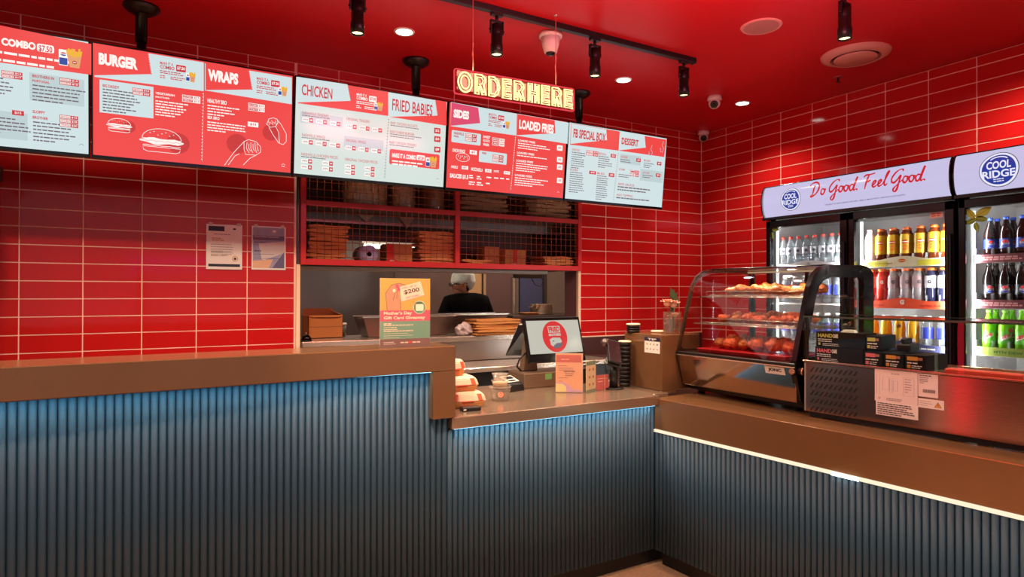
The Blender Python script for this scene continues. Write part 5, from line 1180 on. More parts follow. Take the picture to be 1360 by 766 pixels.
# label printer / cradle
t = thing('card_reader', 'small black card reader with lit display left of the till stand', 'card reader', (-2.895, -1.20, ZW), 0.25)
MB().hexa([(-0.07, -0.05, 0), (0.07, -0.05, 0), (0.07, 0.07, 0), (-0.07, 0.07, 0)], [(-0.06, -0.04, 0.045), (0.06, -0.04, 0.045), (0.06, 0.07, 0.085), (-0.06, 0.07, 0.085)]).build('body', M_['dark'], t, bev=0.008, seg=2)
Pn = Vector((0, -0.342, 0.94)); pr_ = Print(plane_map((0, 0.015, 0.066), (1, 0, 0), (0, 0.94, 0.342))); pr_.lift = 0.001
pr_.rect(-0.048, -0.035, 0.048, 0.045, M_['white'], 1); pr_.rect(-0.038, 0.0, 0.038, 0.035, screenmat('reader_screen', (70, 70, 74), 0.6), 2); pr_.rect(-0.030, -0.028, 0.030, -0.010, M_['dark'], 2); pr_.build('face_plate', t)
# till: stand, customer display, operator display
t = thing('point_of_sale', 'dual-screen till with customer display showing a red oval shop logo', 'till', (-2.60, -1.15, ZW))
CX = atY(735, 446, -1.17); 
Mst = mat('till_bronze', (128, 104, 84), rough=0.35, metal=0.5)
W(t).box(-2.80, -2.47, -1.19, -0.99, ZW, ZW+0.095).build('base', Mst, t, bev=0.006, seg=2)
W(t).prism([(-2.755, -1.10, ZW+0.095), (-2.64, -1.10, ZW+0.095), (-2.665, -1.10, ZW+0.32), (-2.725, -1.10, ZW+0.32)], (0, 0.05, 0), 1).build('neck', Mst, t, bev=0.006)
cy = -1.17
A = atY(697.5, 425.5, cy+0.03); B = atY(767, 423.5, cy+0.03); Cc = atY(704, 470, cy-0.03); D = atY(773.5, 467.5, cy-0.03)
O3 = Vector((Cc.x+0.004, cy-0.03, (Cc.z+D.z)/2)); wS = (D.x-Cc.x); zS = A.z-Cc.z
ey = Vector((0, 0.06, zS)).normalized(); hS = math.hypot(0.06, zS); nn = Vector((1, 0, 0)).cross(ey)
Mx = Matrix(((1, -0, 0, O3.x), (0, -nn.y, ey.y, O3.y), (0, -nn.z, ey.z, O3.z), (0, 0, 0, 1)))
TL = Matrix.Translation(t.location).inverted() @ Mx
MB(TL).box(-0.018, wS+0.016, 0.001, 0.022, -0.055, hS+0.022).build('customer_screen', M_['darkgloss'], t, bev=0.004)
MB(TL).box(0.03, wS-0.03, 0.022, 0.05, 0.0, hS-0.02).build('screen_back', M_['dark'], t, bev=0.01)
inv = Matrix.Translation(t.location).inverted()
pm = plane_map(O3, (1, 0, 0), ey); p = Print(lambda a, b, l: inv @ pm(a, b, l)); p.lift = 0.0008
Wt = screenmat('till_white', (196, 194, 180), 0.95); Rd = screenmat('till_red', (214, 40, 44), 1.0); Gy = screenmat('till_grey', (104, 100, 108), 1.0)
p.rect(0, 0, wS, hS, Wt, 1); cxs, cys = wS*0.50, hS*0.5
p.disc(cxs, cys, wS*0.245, hS*0.49, Wt, 2, 40); p.disc(cxs, cys, wS*0.235, hS*0.475, Rd, 3, 40)
p.rect(cxs-wS*0.115, cys+hS*0.12, cxs+wS*0.115, cys+hS*0.32, Wt, 4); p.text('FRIED', cxs-wS*0.105, cys+hS*0.145, cxs+wS*0.105, cys+hS*0.30, Rd, 5, 0.05)
p.text('BROTHERS', cxs-wS*0.115, cys+hS*0.015, cxs+wS*0.115, cys+hS*0.095, Wt, 5, 0.06)
p.poly([(cxs-wS*0.10, cys-hS*0.25), (cxs-wS*0.11, cys-hS*0.08), (cxs-wS*0.05, cys-hS*0.03), (cxs+wS*0.09, cys-hS*0.04), (cxs+wS*0.12, cys-hS*0.16), (cxs+wS*0.02, cys-hS*0.28), (cxs-wS*0.06, cys-hS*0.30)], Wt, 4)
p.poly([(cxs-wS*0.07, cys-hS*0.36), (cxs-wS*0.04, cys-hS*0.26), (cxs+wS*0.02, cys-hS*0.20), (cxs+wS*0.11, cys-hS*0.20), (cxs+wS*0.12, cys-hS*0.26), (cxs+wS*0.05, cys-hS*0.35)], Gy, 5)
p.rect(cxs-wS*0.06, cys-hS*0.15, cxs-wS*0.03, cys-hS*0.12, Gy, 5); p.build('display', t)
pr_ = Print(lambda a, b, l: inv @ (Vector((-2.60, -1.19, 0))+Vector((a, -l, b)))); pr_.rect(-0.045, ZW+0.048, 0.005, ZW+0.085, mat('green_sticker', (110, 160, 90), rough=0.6), 2); pr_.build('green_sticker', t)
# operator display seen from behind, leaning away
P1, P2, P3, P4_ = atY(688, 431, -0.98), atY(701, 430, -0.93), atY(700, 472, -1.05), atY(671, 472, -1.05)
W(t).prism([P1, P2, P3, P4_], (0.05, 0.07, 0.0), 1).build('operator_screen', M_['dark'], t, bev=0.004)
W(t).box(P1.x+0.01, P2.x, -0.985, -0.98, P1.z-0.002, P1.z+0.006).build('screen_edge', M_['white'], t)
W(t).tube([(-2.74, -1.12, ZW+0.22), (-2.79, -1.12, ZW+0.18), (-2.80, -1.10, ZW+0.13), (-2.76, -1.08, ZW+0.10)], 0.006, 8).build('cable', M_['dark'], t)
# notice sheet, menu tag, red card
def stand(name, lab, pA, pB, top_y, y0_, y1_, fn, m, back=True):
    A_, B_ = atZ(*pA, ZW), atZ(*pB, ZW)
    y0v, y1v = A_.y, B_.y
    L_ = (B_-A_); wv = L_.length; ang = math.atan2(L_.y, L_.x); hgt = 0.0
    d = ray(pA[0], top_y); k = (A_-CAM).length/ray(*pA).length; hgt = (CAM+d*k).z-ZW
    t_ = thing(name, lab, 'sign', (A_.x, A_.y, ZW), ang)
    MB().box(0, wv, -0.001, 0.001, 0.003, hgt).build('sheet', m, t_)
    MB().box(-0.002, wv+0.002, -0.004, -0.0028, 0, hgt+0.002).box(-0.002, wv+0.002, -0.004, 0.05, 0, 0.0025).box(-0.002, wv+0.002, 0.0015, 0.003, 0.0, hgt+0.002).build('acrylic_stand', M_['acry'], t_)
    pr2 = Print(plane_map((0, -0.0012, 0), (1, 0, 0), (0, 0, 1))); fn(pr2, wv, hgt); pr2.build('print', t_)
MP = mat('peach_paper', (250, 176, 130), rough=0.7)
def f1(p, w_, h_):
    rd = mat('coral_ink', (216, 84, 62), rough=0.7); tx = mat('brownish_ink', (150, 90, 70), rough=0.7)
    p.rect(w_*0.02, h_*0.77, w_*0.95, h_*0.96, rd); p.bars(w_*0.2, h_*0.86, w_*0.35, 1, 0.01, 0.006, MP, 3)
    p.bars(w_*0.08, h_*0.69, w_*0.4, 1, 0.01, 0.003, tx); p.bars(w_*0.1, h_*0.63, w_*0.65, 2, 0.011, 0.003, tx); p.bars(w_*0.3, h_*0.55, w_*0.5, 1, 0.01, 0.006, tx); p.bars(w_*0.35, h_*0.49, w_*0.35, 2, 0.011, 0.004, tx); p.bars(w_*0.1, h_*0.38, w_*0.45, 1, 0.02, 0.003, tx); p.bars(w_*0.1, h_*0.30, w_*0.2, 1, 0.02, 0.003, tx)
    lv = mat('lilac_paper', (226, 170, 200), rough=0.7); yl = mat('pale_yellow_paper', (250, 226, 150), rough=0.7)
    p.poly([(0, 0.02*h_), (w_*0.98, 0.02*h_), (w_*0.98, h_*0.05), (w_*0.62, h_*0.10), (w_*0.48, h_*0.20), (w_*0.28, h_*0.26), (0, h_*0.26)], lv, 2)
    p.poly([(0, 0.02*h_), (w_*0.40, 0.02*h_), (w_*0.38, h_*0.16), (w_*0.25, h_*0.22), (0, h_*0.23)], yl, 3)
stand('notice_stand', 'peach notice sheet with coral header standing in front of the till', (738, 521), (774, 521.5), 469, 0, 0, f1, MP)
def f2(p, w_, h_):
    gr = mat('sage_ink', (104, 120, 84), rough=0.7)
    p.rect(0, h_*0.86, w_, h_, gr); p.rect(0, 0, w_, h_*0.08, gr)
    for i in range(6): p.rect(w_*(0.25 if i % 2 == 0 else 0.62), h_*(0.68-0.24*(i//2)), w_*(0.42 if i % 2 == 0 else 0.80), h_*(0.76-0.24*(i//2)), mat('orange_ink', (196, 110, 50), rough=0.7), 2)
stand('tag_stand', 'narrow pale tag board with small orange marks right of the peach notice', (778.5, 521.5), (791, 518.5), 480, 0, 0, f2, mat('pale_tag', (226, 190, 140), rough=0.7))
def f3(p, w_, h_):
    p.rect(w_*0.66, 0, w_*0.70, h_, MK); p.rect(w_*0.1, h_*0.55, w_*0.5, h_*0.60, MK); p.rect(w_*0.05, h_*0.75, w_*0.9, h_*0.78, MK)
stand('red_card', 'small red card standing beside the card terminal', (792.5, 518.5), (808, 516.5), 498.5, 0, 0, f3, mat('red_card_stock', (206, 58, 48), rough=0.6))
tb = thing('tape_dispenser', 'small black tape dispenser perched behind the narrow tag board', 'dispenser', (-2.30, -1.15, ZW))
W(tb).box(-2.36, -2.24, -1.17, -1.12, ZW, ZW+0.10).build('body', M_['dark'], tb, bev=0.006); W(tb).lathe([(0.022, 0), (0.022, 0.03)], (-2.32, -1.13, ZW+0.122), 18, Rx).build('tape_roll', M_['white'], tb)
W(tb).box(-2.34, -2.19, -1.16, -1.145, ZW+0.128, ZW+0.138).build('blade', M_['steel2'], tb)
# card terminal on a pole
E0 = atZ(815, 516, ZW)
t = thing('card_terminal', 'black payment terminal tilted on a pole stand before the bronze block', 'card terminal', (E0.x, E0.y, ZW), 0)
MB().lathe([(0.062, 0), (0.062, 0.006), (0.056, 0.010)], n=30).build('base', M_['dark'], t)
MB().lathe([(0.026, 0.010), (0.026, 0.17)], n=18).build('pole', M_['dark'], t)
MB().tube([(-0.02, 0.02, 0.19), (-0.055, 0.02, 0.17), (-0.05, 0.015, 0.11), (-0.02, 0.02, 0.07)], 0.0035, 6).build('cable', M_['dark'], t)
Rt = Matrix.Rotation(math.radians(-12), 3, 'Z') @ Matrix.Rotation(math.radians(16), 3, 'Y') @ Matrix.Rotation(math.radians(-38), 3, 'X')
def tv(mb, x0_, x1_, y0_, y1_, z0_, z1_, o_=Vector((0.0, -0.01, 0.235))):
    c_ = [(x, y, z) for x in (x0_, x1_) for y in (y0_, y1_) for z in (z0_, z1_)]
    i_ = [mb.vt(o_+Rt @ Vector(c)) for c in c_]
    for q_ in ((0, 1, 3, 2), (4, 6, 7, 5), (0, 4, 5, 1), (2, 3, 7, 6), (0, 2, 6, 4), (1, 5, 7, 3)): mb.face([i_[k] for k in q_], False)
    return mb
tv(MB(), -0.045, 0.045, 0.0, 0.022, -0.085, 0.085).build('terminal_body', M_['dark'], t, bev=0.006, seg=2)
tv(MB(), -0.040, 0.040, -0.0015, 0.0, -0.078, 0.078).build('glass_face', mat('terminal_screen', (44, 26, 30), rough=0.12), t)
MB().ball(Vector((0.0, -0.01, 0.235))+Rt @ Vector((-0.055, 0.02, 0.06)), 0.026, 14, 10).build('swivel', M_['steeld'], t)
tv(MB(), -0.05, 0.052, 0.022, 0.034, -0.10, -0.04).build('cradle', M_['blackmetal'], t, bev=0.004)

# stacked black cup lids / cups
def lid_stack(n_, c, r_, hh, lab, group, white_top, labw):
    z = c[2]
    for i in range(n_):
        o = MB().lathe([(r_*0.86, 0), (r_*0.90, hh*0.35), (r_, hh*0.45), (r_, hh*0.80), (r_*0.92, hh*0.95)], n=24).build('black_cup', M_['dark']); o.location = (c[0], c[1], z); tag(o, ORDN[n_-1-i]+' '+lab, 'cup', group); z += hh
    if white_top:
        o = MB().lathe([(r_*0.9, 0), (r_*1.03, 0.002), (r_*1.03, 0.008), (r_*0.85, 0.011), (r_*0.2, 0.011)], n=26).build('cup_cover', M_['cream']); o.location = (c[0], c[1], z); tag(o, labw, 'lid')
k0 = atZ(834.5, 513, ZW)
lid_stack(11, (-2.175, -1.40, ZW), 0.040, 0.0255, 'black cup from the top of the tall stack behind the card terminal', 'tall nested stack of black cups', True, 'cream lid on top of the tall cup stack behind the terminal')
k1 = atZ(848.5, 441, 1.344)
lid_stack(3, (k1.x-0.03, k1.y+0.02, 1.3435), 0.044, 0.0155, 'black cup from the top of the short stack on the bronze block', 'short stack of black cups on the bronze block', True, 'cream lid on top of the short cup stack on the bronze block')
k2 = atZ(874, 441, 1.344)
o = MB().lathe([(0.044, 0), (0.046, 0.004), (0.046, 0.010), (0.03, 0.012)], n=26).build('cup_cover', M_['cream']); o.location = (k2.x, k2.y, 1.3435); tag(o, 'cream lid lying flat on the bronze block beside the vase', 'lid')
# flower vase
v0 = atZ(893, 440, 1.344)
v0 = Vector((-1.90, -1.50, 1.3435)) 
v0 = Vector((atX(893, 436, -1.93).x, atX(893, 436, -1.93).y, 1.3435))
t = thing('flower_vase', 'square glass vase with pale pink carnations beside the glass display case', 'vase', v0)
MB().box(-0.040, 0.040, -0.040, 0.040, 0, 0.008).box(-0.040, -0.037, -0.040, 0.040, 0, 0.135).box(0.037, 0.040, -0.040, 0.040, 0, 0.135).box(-0.04, 0.04, -0.040, -0.037, 0, 0.135).box(-0.04, 0.04, 0.037, 0.040, 0, 0.135).build('glass_vase', glass('vase_glass', (250, 246, 240), body=0.05), t)
MB().box(-0.036, 0.036, -0.036, 0.036, 0.009, 0.085).build('water', glass('vase_water', (226, 220, 196), body=0.05), t)
Mg = mat('leaf_green', (64, 84, 44), rough=0.5); Mpk = mat('carnation_pink', (250, 196, 170), rough=0.7)
def flower(c, r_):
    g = MB()
    for L_ in range(4):
        n_ = 9-L_; rr_ = r_*(1-0.2*L_)
        for i in range(n_):
            a = 2*PI*i/n_+L_*0.5; el = 0.2+0.38*L_
            d = Vector((math.cos(a)*math.cos(el), math.sin(a)*math.cos(el), math.sin(el))); s1 = d.cross(Vector((0, 0, 1))).normalized(); up_ = s1.cross(d)
            b0 = c+d*0.2*rr_
            for k in range(4):
                u0, u1 = -1+0.5*k, -0.5+0.5*k
                wig = lambda u_: c+d*rr_*(1-0.12*abs(u_)+0.08*math.sin(u_*9+i))+s1*u_*rr_*0.42+up_*rr_*0.10*math.sin(u_*7+i)
                g.poly([b0+s1*u0*0.1*rr_, wig(u0), wig(u1), b0+s1*u1*0.1*rr_])
    g.ball(c+Vector((0, 0, -0.004)), r_*0.55, 12, 8)
    return g
flower(Vector((-0.060, -0.015, 0.195)), 0.042).build('carnation', Mpk, t, fix=False)
flower(Vector((-0.022, -0.030, 0.188)), 0.042).build('carnation', Mpk, t, fix=False)
flower(Vector((0.030, 0.01, 0.115)), 0.028).build('carnation', Mpk, t, fix=False)
flower(Vector((-0.010, 0.00, 0.105)), 0.026).build('carnation', Mpk, t, fix=False)
for i, (dx, dz, L_) in enumerate(((-0.0, 0.255, 0.09), (0.03, 0.225, 0.09), (0.055, 0.19, 0.08), (0.03, 0.25, 0.07), (0.045, 0.16, 0.07))):
    g = MB(); c = Vector((dx, 0.01*i, dz)); d = Vector((0.5 if i else -0.5, -0.1, 0.85)).normalized(); s1 = d.cross(Vector((0, 1, 0))).normalized()
    pts = [c-d*L_*0.5, c-d*L_*0.1+s1*0.024, c+d*L_*0.5, c-d*L_*0.1-s1*0.024]
    g.poly([pts[0], pts[1], pts[2]]); g.poly([pts[0], pts[2]+Vector((0, 0.002, 0)), pts[3]]); g.build('leaf', Mg, t, fix=False)
g = MB()
for dx, dy, zz in ((-0.055, -0.015, 0.16), (-0.02, -0.03, 0.15), (0.03, 0.01, 0.18), (0.0, 0.02, 0.19), (-0.02, 0.0, 0.18)): g.tube([(dx*0.2, dy*0.2, 0.012), (dx*0.5, dy*0.5, 0.09), (dx, dy, zz)], 0.0022, 5)
g.build('stems', Mg, t)
# ================================================================ GLASS DISPLAY CASE (own frame: x to the right, y back, z up)
DR = math.radians(-89.4)
DL = ruv(-0.060, 0.247, 0.985)
dc = thing('display_case', 'curved-glass heated display case of fried chicken with steel chin and black side panels', 'display case', DL, DR)
DW = 0.820
prof = [(0.005, 0.255), (0.070, 0.482), (0.122, 0.655), (0.165, 0.715), (0.225, 0.752), (0.30, 0.765), (0.60, 0.770)]
back = [(0.665, 0.755), (0.70, 0.72), (0.70, 0.03), (0.12, 0.03), (0.055, 0.05), (0.0, 0.23)]
outer = prof+back
inner = [(0.085, 0.285), (0.135, 0.46), (0.175, 0.60), (0.205, 0.655), (0.25, 0.685), (0.31, 0.70), (0.585, 0.70), (0.60, 0.685), (0.60, 0.285)]
inner_thin = [(0.028, 0.268), (0.092, 0.478), (0.142, 0.640), (0.180, 0.695), (0.232, 0.728), (0.30, 0.742), (0.59, 0.745), (0.67, 0.735), (0.675, 0.268)]
def side(x0_, x1_, m, name='side_panel', inner=inner):
    """ring-shaped end panel: outer outline with a window"""
    mb = MB(); no, ni = len(outer), len(inner)
    # strip between outlines, matched by parameter
    def res(poly, n_):
        P_ = [Vector((0, a, b)) for a, b in poly]; P_.append(P_[0]); Ls = [(P_[i+1]-P_[i]).length for i in range(len(P_)-1)]; tot = sum(Ls); out = []
        for k in range(n_):
            s_ = tot*k/n_; i = 0
            while s_ > Ls[i]: s_ -= Ls[i]; i += 1
            out.append(P_[i].lerp(P_[i+1], s_/Ls[i]))
        return out
    ctr = Vector((0, 0.37, 0.48))
    def rad(poly, n_):
        P_ = [Vector((0, a, b)) for a, b in poly]; P_.append(P_[0]); out = []
        for k in range(n_):
            a = 2*PI*k/n_; d = Vector((0, math.cos(a), math.sin(a))); best = None
            for i in range(len(P_)-1):
                e = P_[i+1]-P_[i]; den = d.y*e.z-d.z*e.y
                if abs(den) < 1e-9: continue
                w__ = P_[i]-ctr; t_ = (w__.y*e.z-w__.z*e.y)/den; s_ = (w__.y*d.z-w__.z*d.y)/den
                if t_ > 0 and -1e-6 <= s_ <= 1+1e-6: best = t_ if best is None else max(best, t_)
            out.append(ctr+d*best)
        return out
    n_ = 96; A_, B_ = rad(outer, n_), rad(inner, n_)
    a0 = [mb.vt(Vector((x0_, p.y, p.z))) for p in A_]; a1 = [mb.vt(Vector((x1_, p.y, p.z))) for p in A_]; b0 = [mb.vt(Vector((x0_, p.y, p.z))) for p in B_]; b1 = [mb.vt(Vector((x1_, p.y, p.z))) for p in B_]
    for k in range(n_):
        j = (k+1) % n_
        mb.face((a0[k], b0[k], b0[j], a0[j])); mb.face((a1[k], a1[j], b1[j], b1[k])); mb.face((a0[k], a0[j], a1[j], a1[k])); mb.face((b0[k], b1[k], b1[j], b0[j]))
    return mb.build(name, m, dc)
side(DW-0.028, DW, M_['darkgloss']); side(0.0, 0.014, mat('bronze_edge', (96, 74, 60), rough=0.2, metal=0.7), inner=inner_thin)
for x_ in (0.004, DW-0.012):
    MB().poly([(x_, a, b) for a, b in inner]).build('side_glass', glass('side_pane', (250, 250, 250), refl=0.35), dc, fix=False)
# curved front glass
mb = MB(); N = len(prof)
gp = [(0.008, 0.262)]+[(a+0.006, b-0.004) for a, b in prof[1:]]
import itertools
def smoothline(P_, k=4):
    out = []
    for i in range(len(P_)-1):
        p0 = P_[max(i-1, 0)]; p1 = P_[i]; p2 = P_[i+1]; p3 = P_[min(i+2, len(P_)-1)]
        for s_ in range(k):
            t_ = s_/k; out.append(tuple(0.5*((2*p1[q_])+(-p0[q_]+p2[q_])*t_+(2*p0[q_]-5*p1[q_]+4*p2[q_]-p3[q_])*t_*t_+(-p0[q_]+3*p1[q_]-3*p2[q_]+p3[q_])*t_**3) for q_ in range(len(p1))))
    out.append(tuple(P_[-1])); return out
gs = smoothline(gp)
l_ = [mb.vt((0.016, a, b)) for a, b in gs]; r_ = [mb.vt((DW-0.030, a, b)) for a, b in gs]
for i in range(len(gs)-1): mb.face((l_[i], r_[i], r_[i+1], l_[i+1]), True)
mb.build('curved_glass', glass('display_glass', (238, 236, 234), refl=1.3), dc, fix=False)
# chin, base, trims
MB().hexa([(0.02, 0.040, 0.055), (DW-0.02, 0.040, 0.055), (DW-0.02, 0.11, 0.055), (0.02, 0.11, 0.055)], [(0.008, 0.008, 0.243), (DW-0.004, 0.008, 0.243), (DW-0.004, 0.11, 0.243), (0.008, 0.11, 0.243)]).build('steel_chin', mat('mirror_steel', (190, 176, 166), rough=0.10, metal=1.0), dc, bev=0.003)
MB().box(0.004, DW, -0.004, 0.014, 0.240, 0.258).build('chin_rail', M_['dark'], dc, bev=0.002)
MB().box(0.004, DW, -0.006, 0.002, 0.236, 0.241).build('chin_trim', M_['steel2'], dc)
MB().box(0.02, DW-0.02, 0.10, 0.69, 0.02, 0.235).build('base_body', M_['dark'], dc, bev=0.004)
MB().box(0.016, DW-0.03, 0.03, 0.68, 0.236, 0.256).build('deck', mat('deck_dark', (70, 50, 46), rough=0.25, metal=0.5), dc)
for x_, y_ in ((0.08, 0.14), (DW-0.08, 0.14), (0.08, 0.6), (DW-0.08, 0.6)): MB().lathe([(0.02, 0.0), (0.024, 0.022)], (x_, y_, 0), 14).build('foot', M_['dark'], dc)
MB().box(0.016, DW-0.03, 0.30, 0.69, 0.755, 0.768).build('top_plate', M_['darkgloss'], dc, bev=0.003)
for x_ in (0.20, 0.42): MB().box(x_, x_+0.2, 0.692, 0.698, 0.27, 0.745).build('rear_door', M_['glass'], dc)
for x_ in (0.016, 0.405, DW-0.045): MB().box(x_, x_+0.018, 0.685, 0.70, 0.256, 0.755).build('rear_frame', M_['blackmetal'], dc)
# screw knob on the right panel, small maker's plate
e = MB().lathe([(0.020, 0), (0.020, 0.010), (0.016, 0.014)], (DW, 0.055, 0.215), 20, Matrix.Rotation(PI/2, 3, 'Y')).build('knob', mat('brass_knob', (190, 150, 130), rough=0.25, metal=0.8), dc)
MB().lathe([(0.017, -0.002), (0.017, 0.009), (0.013, 0.012)], (DW-0.020, 0.010, 0.218), 20, Matrix.Rotation(PI/2, 3, 'X')).build('knob', mat('brass_knob', (0, 0, 0)), dc)
pl = Print(plane_map((0, 0.004, 0.236), (1, 0, 0), (0, -0.30, 0.954)))
pl.rect(DW-0.185, -0.046, DW-0.065, -0.004, M_['paper'], 3); pl.text('JONC', DW-0.165, -0.036, DW-0.085, -0.014, mat('navy_ink', (24, 26, 52)), 5, 0.05); pl.build('maker_plate', dc)
# added glow bar and unseen spots in the roof, brightening the chicken
MB().box(0.05, DW-0.06, 0.60, 0.612, 0.742, 0.752).build('added_glow_bar', emis('added_bar_glow', (255, 220, 170), 0.5), dc)
for lx_ in (0.15, 0.40, 0.65):
    lo = lamp('added_case_spot', (0, 0, 0), 5, 150, (1, 0.80, 0.58), 1.0, 0.012, (math.radians(-12), 0, 0)); lo.parent = dc; lo.location = (lx_, 0.30, 0.74)
# wire shelves with trays
for z_, ya, yb in ((0.590, 0.19, 0.62), (0.425, 0.14, 0.64)):
    MB().box(0.02, DW-0.035, ya, yb, z_-0.004, z_).build('glass_shelf', glass('shelf_glass', (228, 224, 220), body=0.06), dc)
    g = MB().tube([(0.02, ya, z_), (DW-0.035, ya, z_)], 0.0035, 6)
    for k in range(14): g.tube([(0.08+0.05*k, ya+0.01, z_+0.006), (0.08+0.05*k, yb-0.02, z_+0.006)], 0.0015, 4)
    g.tube([(0.06, ya+0.012, z_+0.012), (DW-0.09, ya+0.012, z_+0.012), (DW-0.09, ya+0.012, z_+0.034), (0.06, ya+0.012, z_+0.034)], 0.0022, 6, True).tube([(0.06, yb-0.03, z_+0.012), (DW-0.09, yb-0.03, z_+0.012)], 0.0022, 6).build('wire_rack', M_['steel2'], dc)
DCM = Matrix.Translation(DL) @ Matrix.Rotation(DR, 4, 'Z')
# chicken: lumpy crumbed pieces
crumb = mat('fried_crumb', (186, 100, 42), rough=0.6, noise=0.45, nscale=26, bump=1.0, bscale=70); crumbr = mat('red_spiced_crumb', (214, 92, 40), rough=0.5, noise=0.5, nscale=22, bump=1.0, bscale=70)
pieces = []
for k in range(4):
    ph = k*1.7
    f_ = lambda d, ph=ph: 1+0.16*math.sin(d.x*5+ph)*math.cos(d.y*4+ph)+0.10*math.sin(d.z*11+d.x*9+ph)+0.07*math.sin(d.y*17+ph*2)
    mb = MB(); mb.ball((0, 0, 0.030), 0.042, 22, 14, (1.35, 0.95, 0.72), f_); mn = min(v.z for v in mb.v)
    for v in mb.v: v.z -= mn
    me_o = mb.build('fried_chicken', crumb if k % 2 == 0 else crumbr); pieces.append(me_o)
rn = random.Random(5); first = [True]*4
def chick(n_, x0_, x1_, ya, yb, z_, lab, group, layer2=True, sc_=1.0, only=None):
    rows = 2; wr = ['front', 'back']
    for r2 in range(rows):
        for i in range(n_):
            k = rn.randrange(4) if only is None else only[rn.randrange(len(only))]
            src = pieces[k]
            o = src if first[k] else src.copy()
            if not first[k]: COL.objects.link(o)
            first[k] = False
            lx = x0_+(x1_-x0_)*(i+0.5)/n_+rn.uniform(-0.008, 0.008); ly = ya+(yb-ya)*(r2+0.5)/rows+rn.uniform(-0.01, 0.01)
            lz = z_+(0.012 if r2 else 0)
            o.location = DCM @ Vector((lx, ly, lz)); o.rotation_euler = (rn.uniform(-0.15, 0.15), rn.uniform(-0.15, 0.15), rn.uniform(0, 6.28)); s2 = sc_*rn.uniform(0.85, 1.12); o.scale = (s2, s2, s2)
            tag(o, ORDN[i]+' piece from the left, '+wr[r2]+' row, '+lab, 'food', group)
chick(7, 0.14, DW-0.06, 0.23, 0.43, 0.598, 'golden chicken on the top shelf', 'fried chicken on the top shelf', only=[0, 2], sc_=0.85)
chick(7, 0.14, DW-0.09, 0.19, 0.40, 0.433, 'crumbed chicken on the middle shelf', 'fried chicken on the middle shelf', sc_=0.85)
chick(6, 0.13, DW-0.14, 0.14, 0.38, 0.282, 'reddish chicken on the bottom deck', 'fried chicken on the bottom deck', sc_=1.05, only=[1, 3, 0])
o = MB().hexa([(0.10, 0.09, 0), (DW-0.12, 0.09, 0), (DW-0.12, 0.46, 0), (0.10, 0.46, 0)], [(0.09, 0.08, 0.022), (DW-0.11, 0.08, 0.022), (DW-0.11, 0.47, 0.022), (0.09, 0.47, 0.022)]).build('reflection_red_tray', mat('red_reflection_tint', (176, 30, 34), rough=0.25), bev=0.003); o.location = DCM @ Vector((0, 0, 0.2575)); o.rotation_euler = (0, 0, DR); tag(o, 'tray under the chicken on the bottom deck, coloured red for the reflection there', 'tray')  # the tray's red stands in for a red reflection on the deck
# rolled red napkin strip and foil on top shelf
# ================================================================ REFRIGERATED STEEL UNIT WITH GLASS
u0_, v0_ = 0.796, 0.20
UL = ruv(u0_, v0_, 0.985)
un = thing('chilled_topping_unit', 'stainless countertop chiller with slotted vent, paper labels and glass guard on top', 'chiller', UL, RA)
UW = 1.55; UD = 0.36; ZT = 0.272
MB().box(0.0, UW, 0.0, UD, 0.028, ZT).build('body', mat('unit_steel', (176, 142, 130), rough=0.13, metal=0.95, noise=0.10, nscale=4, stretch=(1, 1, 40), bump=0.02, bscale=14), un, bev=0.003)
MB().box(0.006, 0.012, -0.0025, 0.0, 0.030, ZT-0.004).build('edge_fold', M_['steel2'], un)
MB().box(-0.004, UW, -0.006, 0.014, ZT, ZT+0.010).box(-0.004, UW, UD-0.015, UD, ZT, ZT+0.01).build('top_rim', mat('pink_steel_rim', (205, 180, 160), rough=0.2, metal=1), un, bev=0.002)
MB().box(0.0, UW, 0.014, UD-0.015, ZT, ZT+0.003).build('top_deck', M_['steel'], un)
for x_ in (0.06, 0.75, 1.45): MB().box(x_-0.02, x_+0.02, 0.02, 0.07, 0, 0.03).build('foot', M_['dark'], un)
MB().box(0.02, UW, 0.015, 0.03, 0.006, 0.028).build('shade_strip', M_['dark'], un)  # dark strip standing in for the shade under the chiller
# slanted slots, recessed dark
g = MB()
for r_i in range(6):
    for c_i in range(10):
        xc = 0.045+c_i*0.0232; zc = ZT-0.033-r_i*0.0385
        g.poly([(xc-0.012, -0.0008, zc-0.011), (xc-0.004, -0.0008, zc-0.011), (xc+0.0115, -0.0008, zc+0.011), (xc+0.0035, -0.0008, zc+0.011)])
g.build('vent_slots', M_['kick'], un, fix=False)
# glass guard
gz = 0.495
MB().box(0.0, UW, -0.002, 0.002, ZT+0.010, gz).build('front_glass', glass('guard_glass', (249, 250, 250), refl=0.45), un)
MB().box(0.0, 0.004, 0.002, UD-0.02, ZT+0.010, gz).build('side_glass', M_['glass'], un)
MB().box(0.0, UW, 0.0, UD-0.02, gz, gz+0.006).build('top_glass', glass('top_glass', (215, 222, 218)), un)
MB().box(0.0, UW, -0.003, 0.0, gz-0.002, gz+0.007).box(0.0, UW, UD-0.022, UD-0.018, gz-0.001, gz+0.007).build('glass_edge', mat('green_glass_edge', (60, 66, 60), rough=0.15), un)
for x_, y_ in ((0.012, 0.010), (0.012, UD-0.03)):
    MB().box(x_-0.005, x_+0.005, y_-0.005, y_+0.005, ZT+0.003, gz).build('post', M_['blackmetal'], un)
for x_ in (0.06, 0.30, 0.75): 
    MB().lathe([(0.009, 0), (0.009, 0.008), (0.005, 0.012)], (x_, UD-0.03, gz-0.04), 12, Matrix.Rotation(PI/2, 3, 'X')).build('glass_clamp', mat('copper_clamp', (170, 110, 84), rough=0.25, metal=1), un)
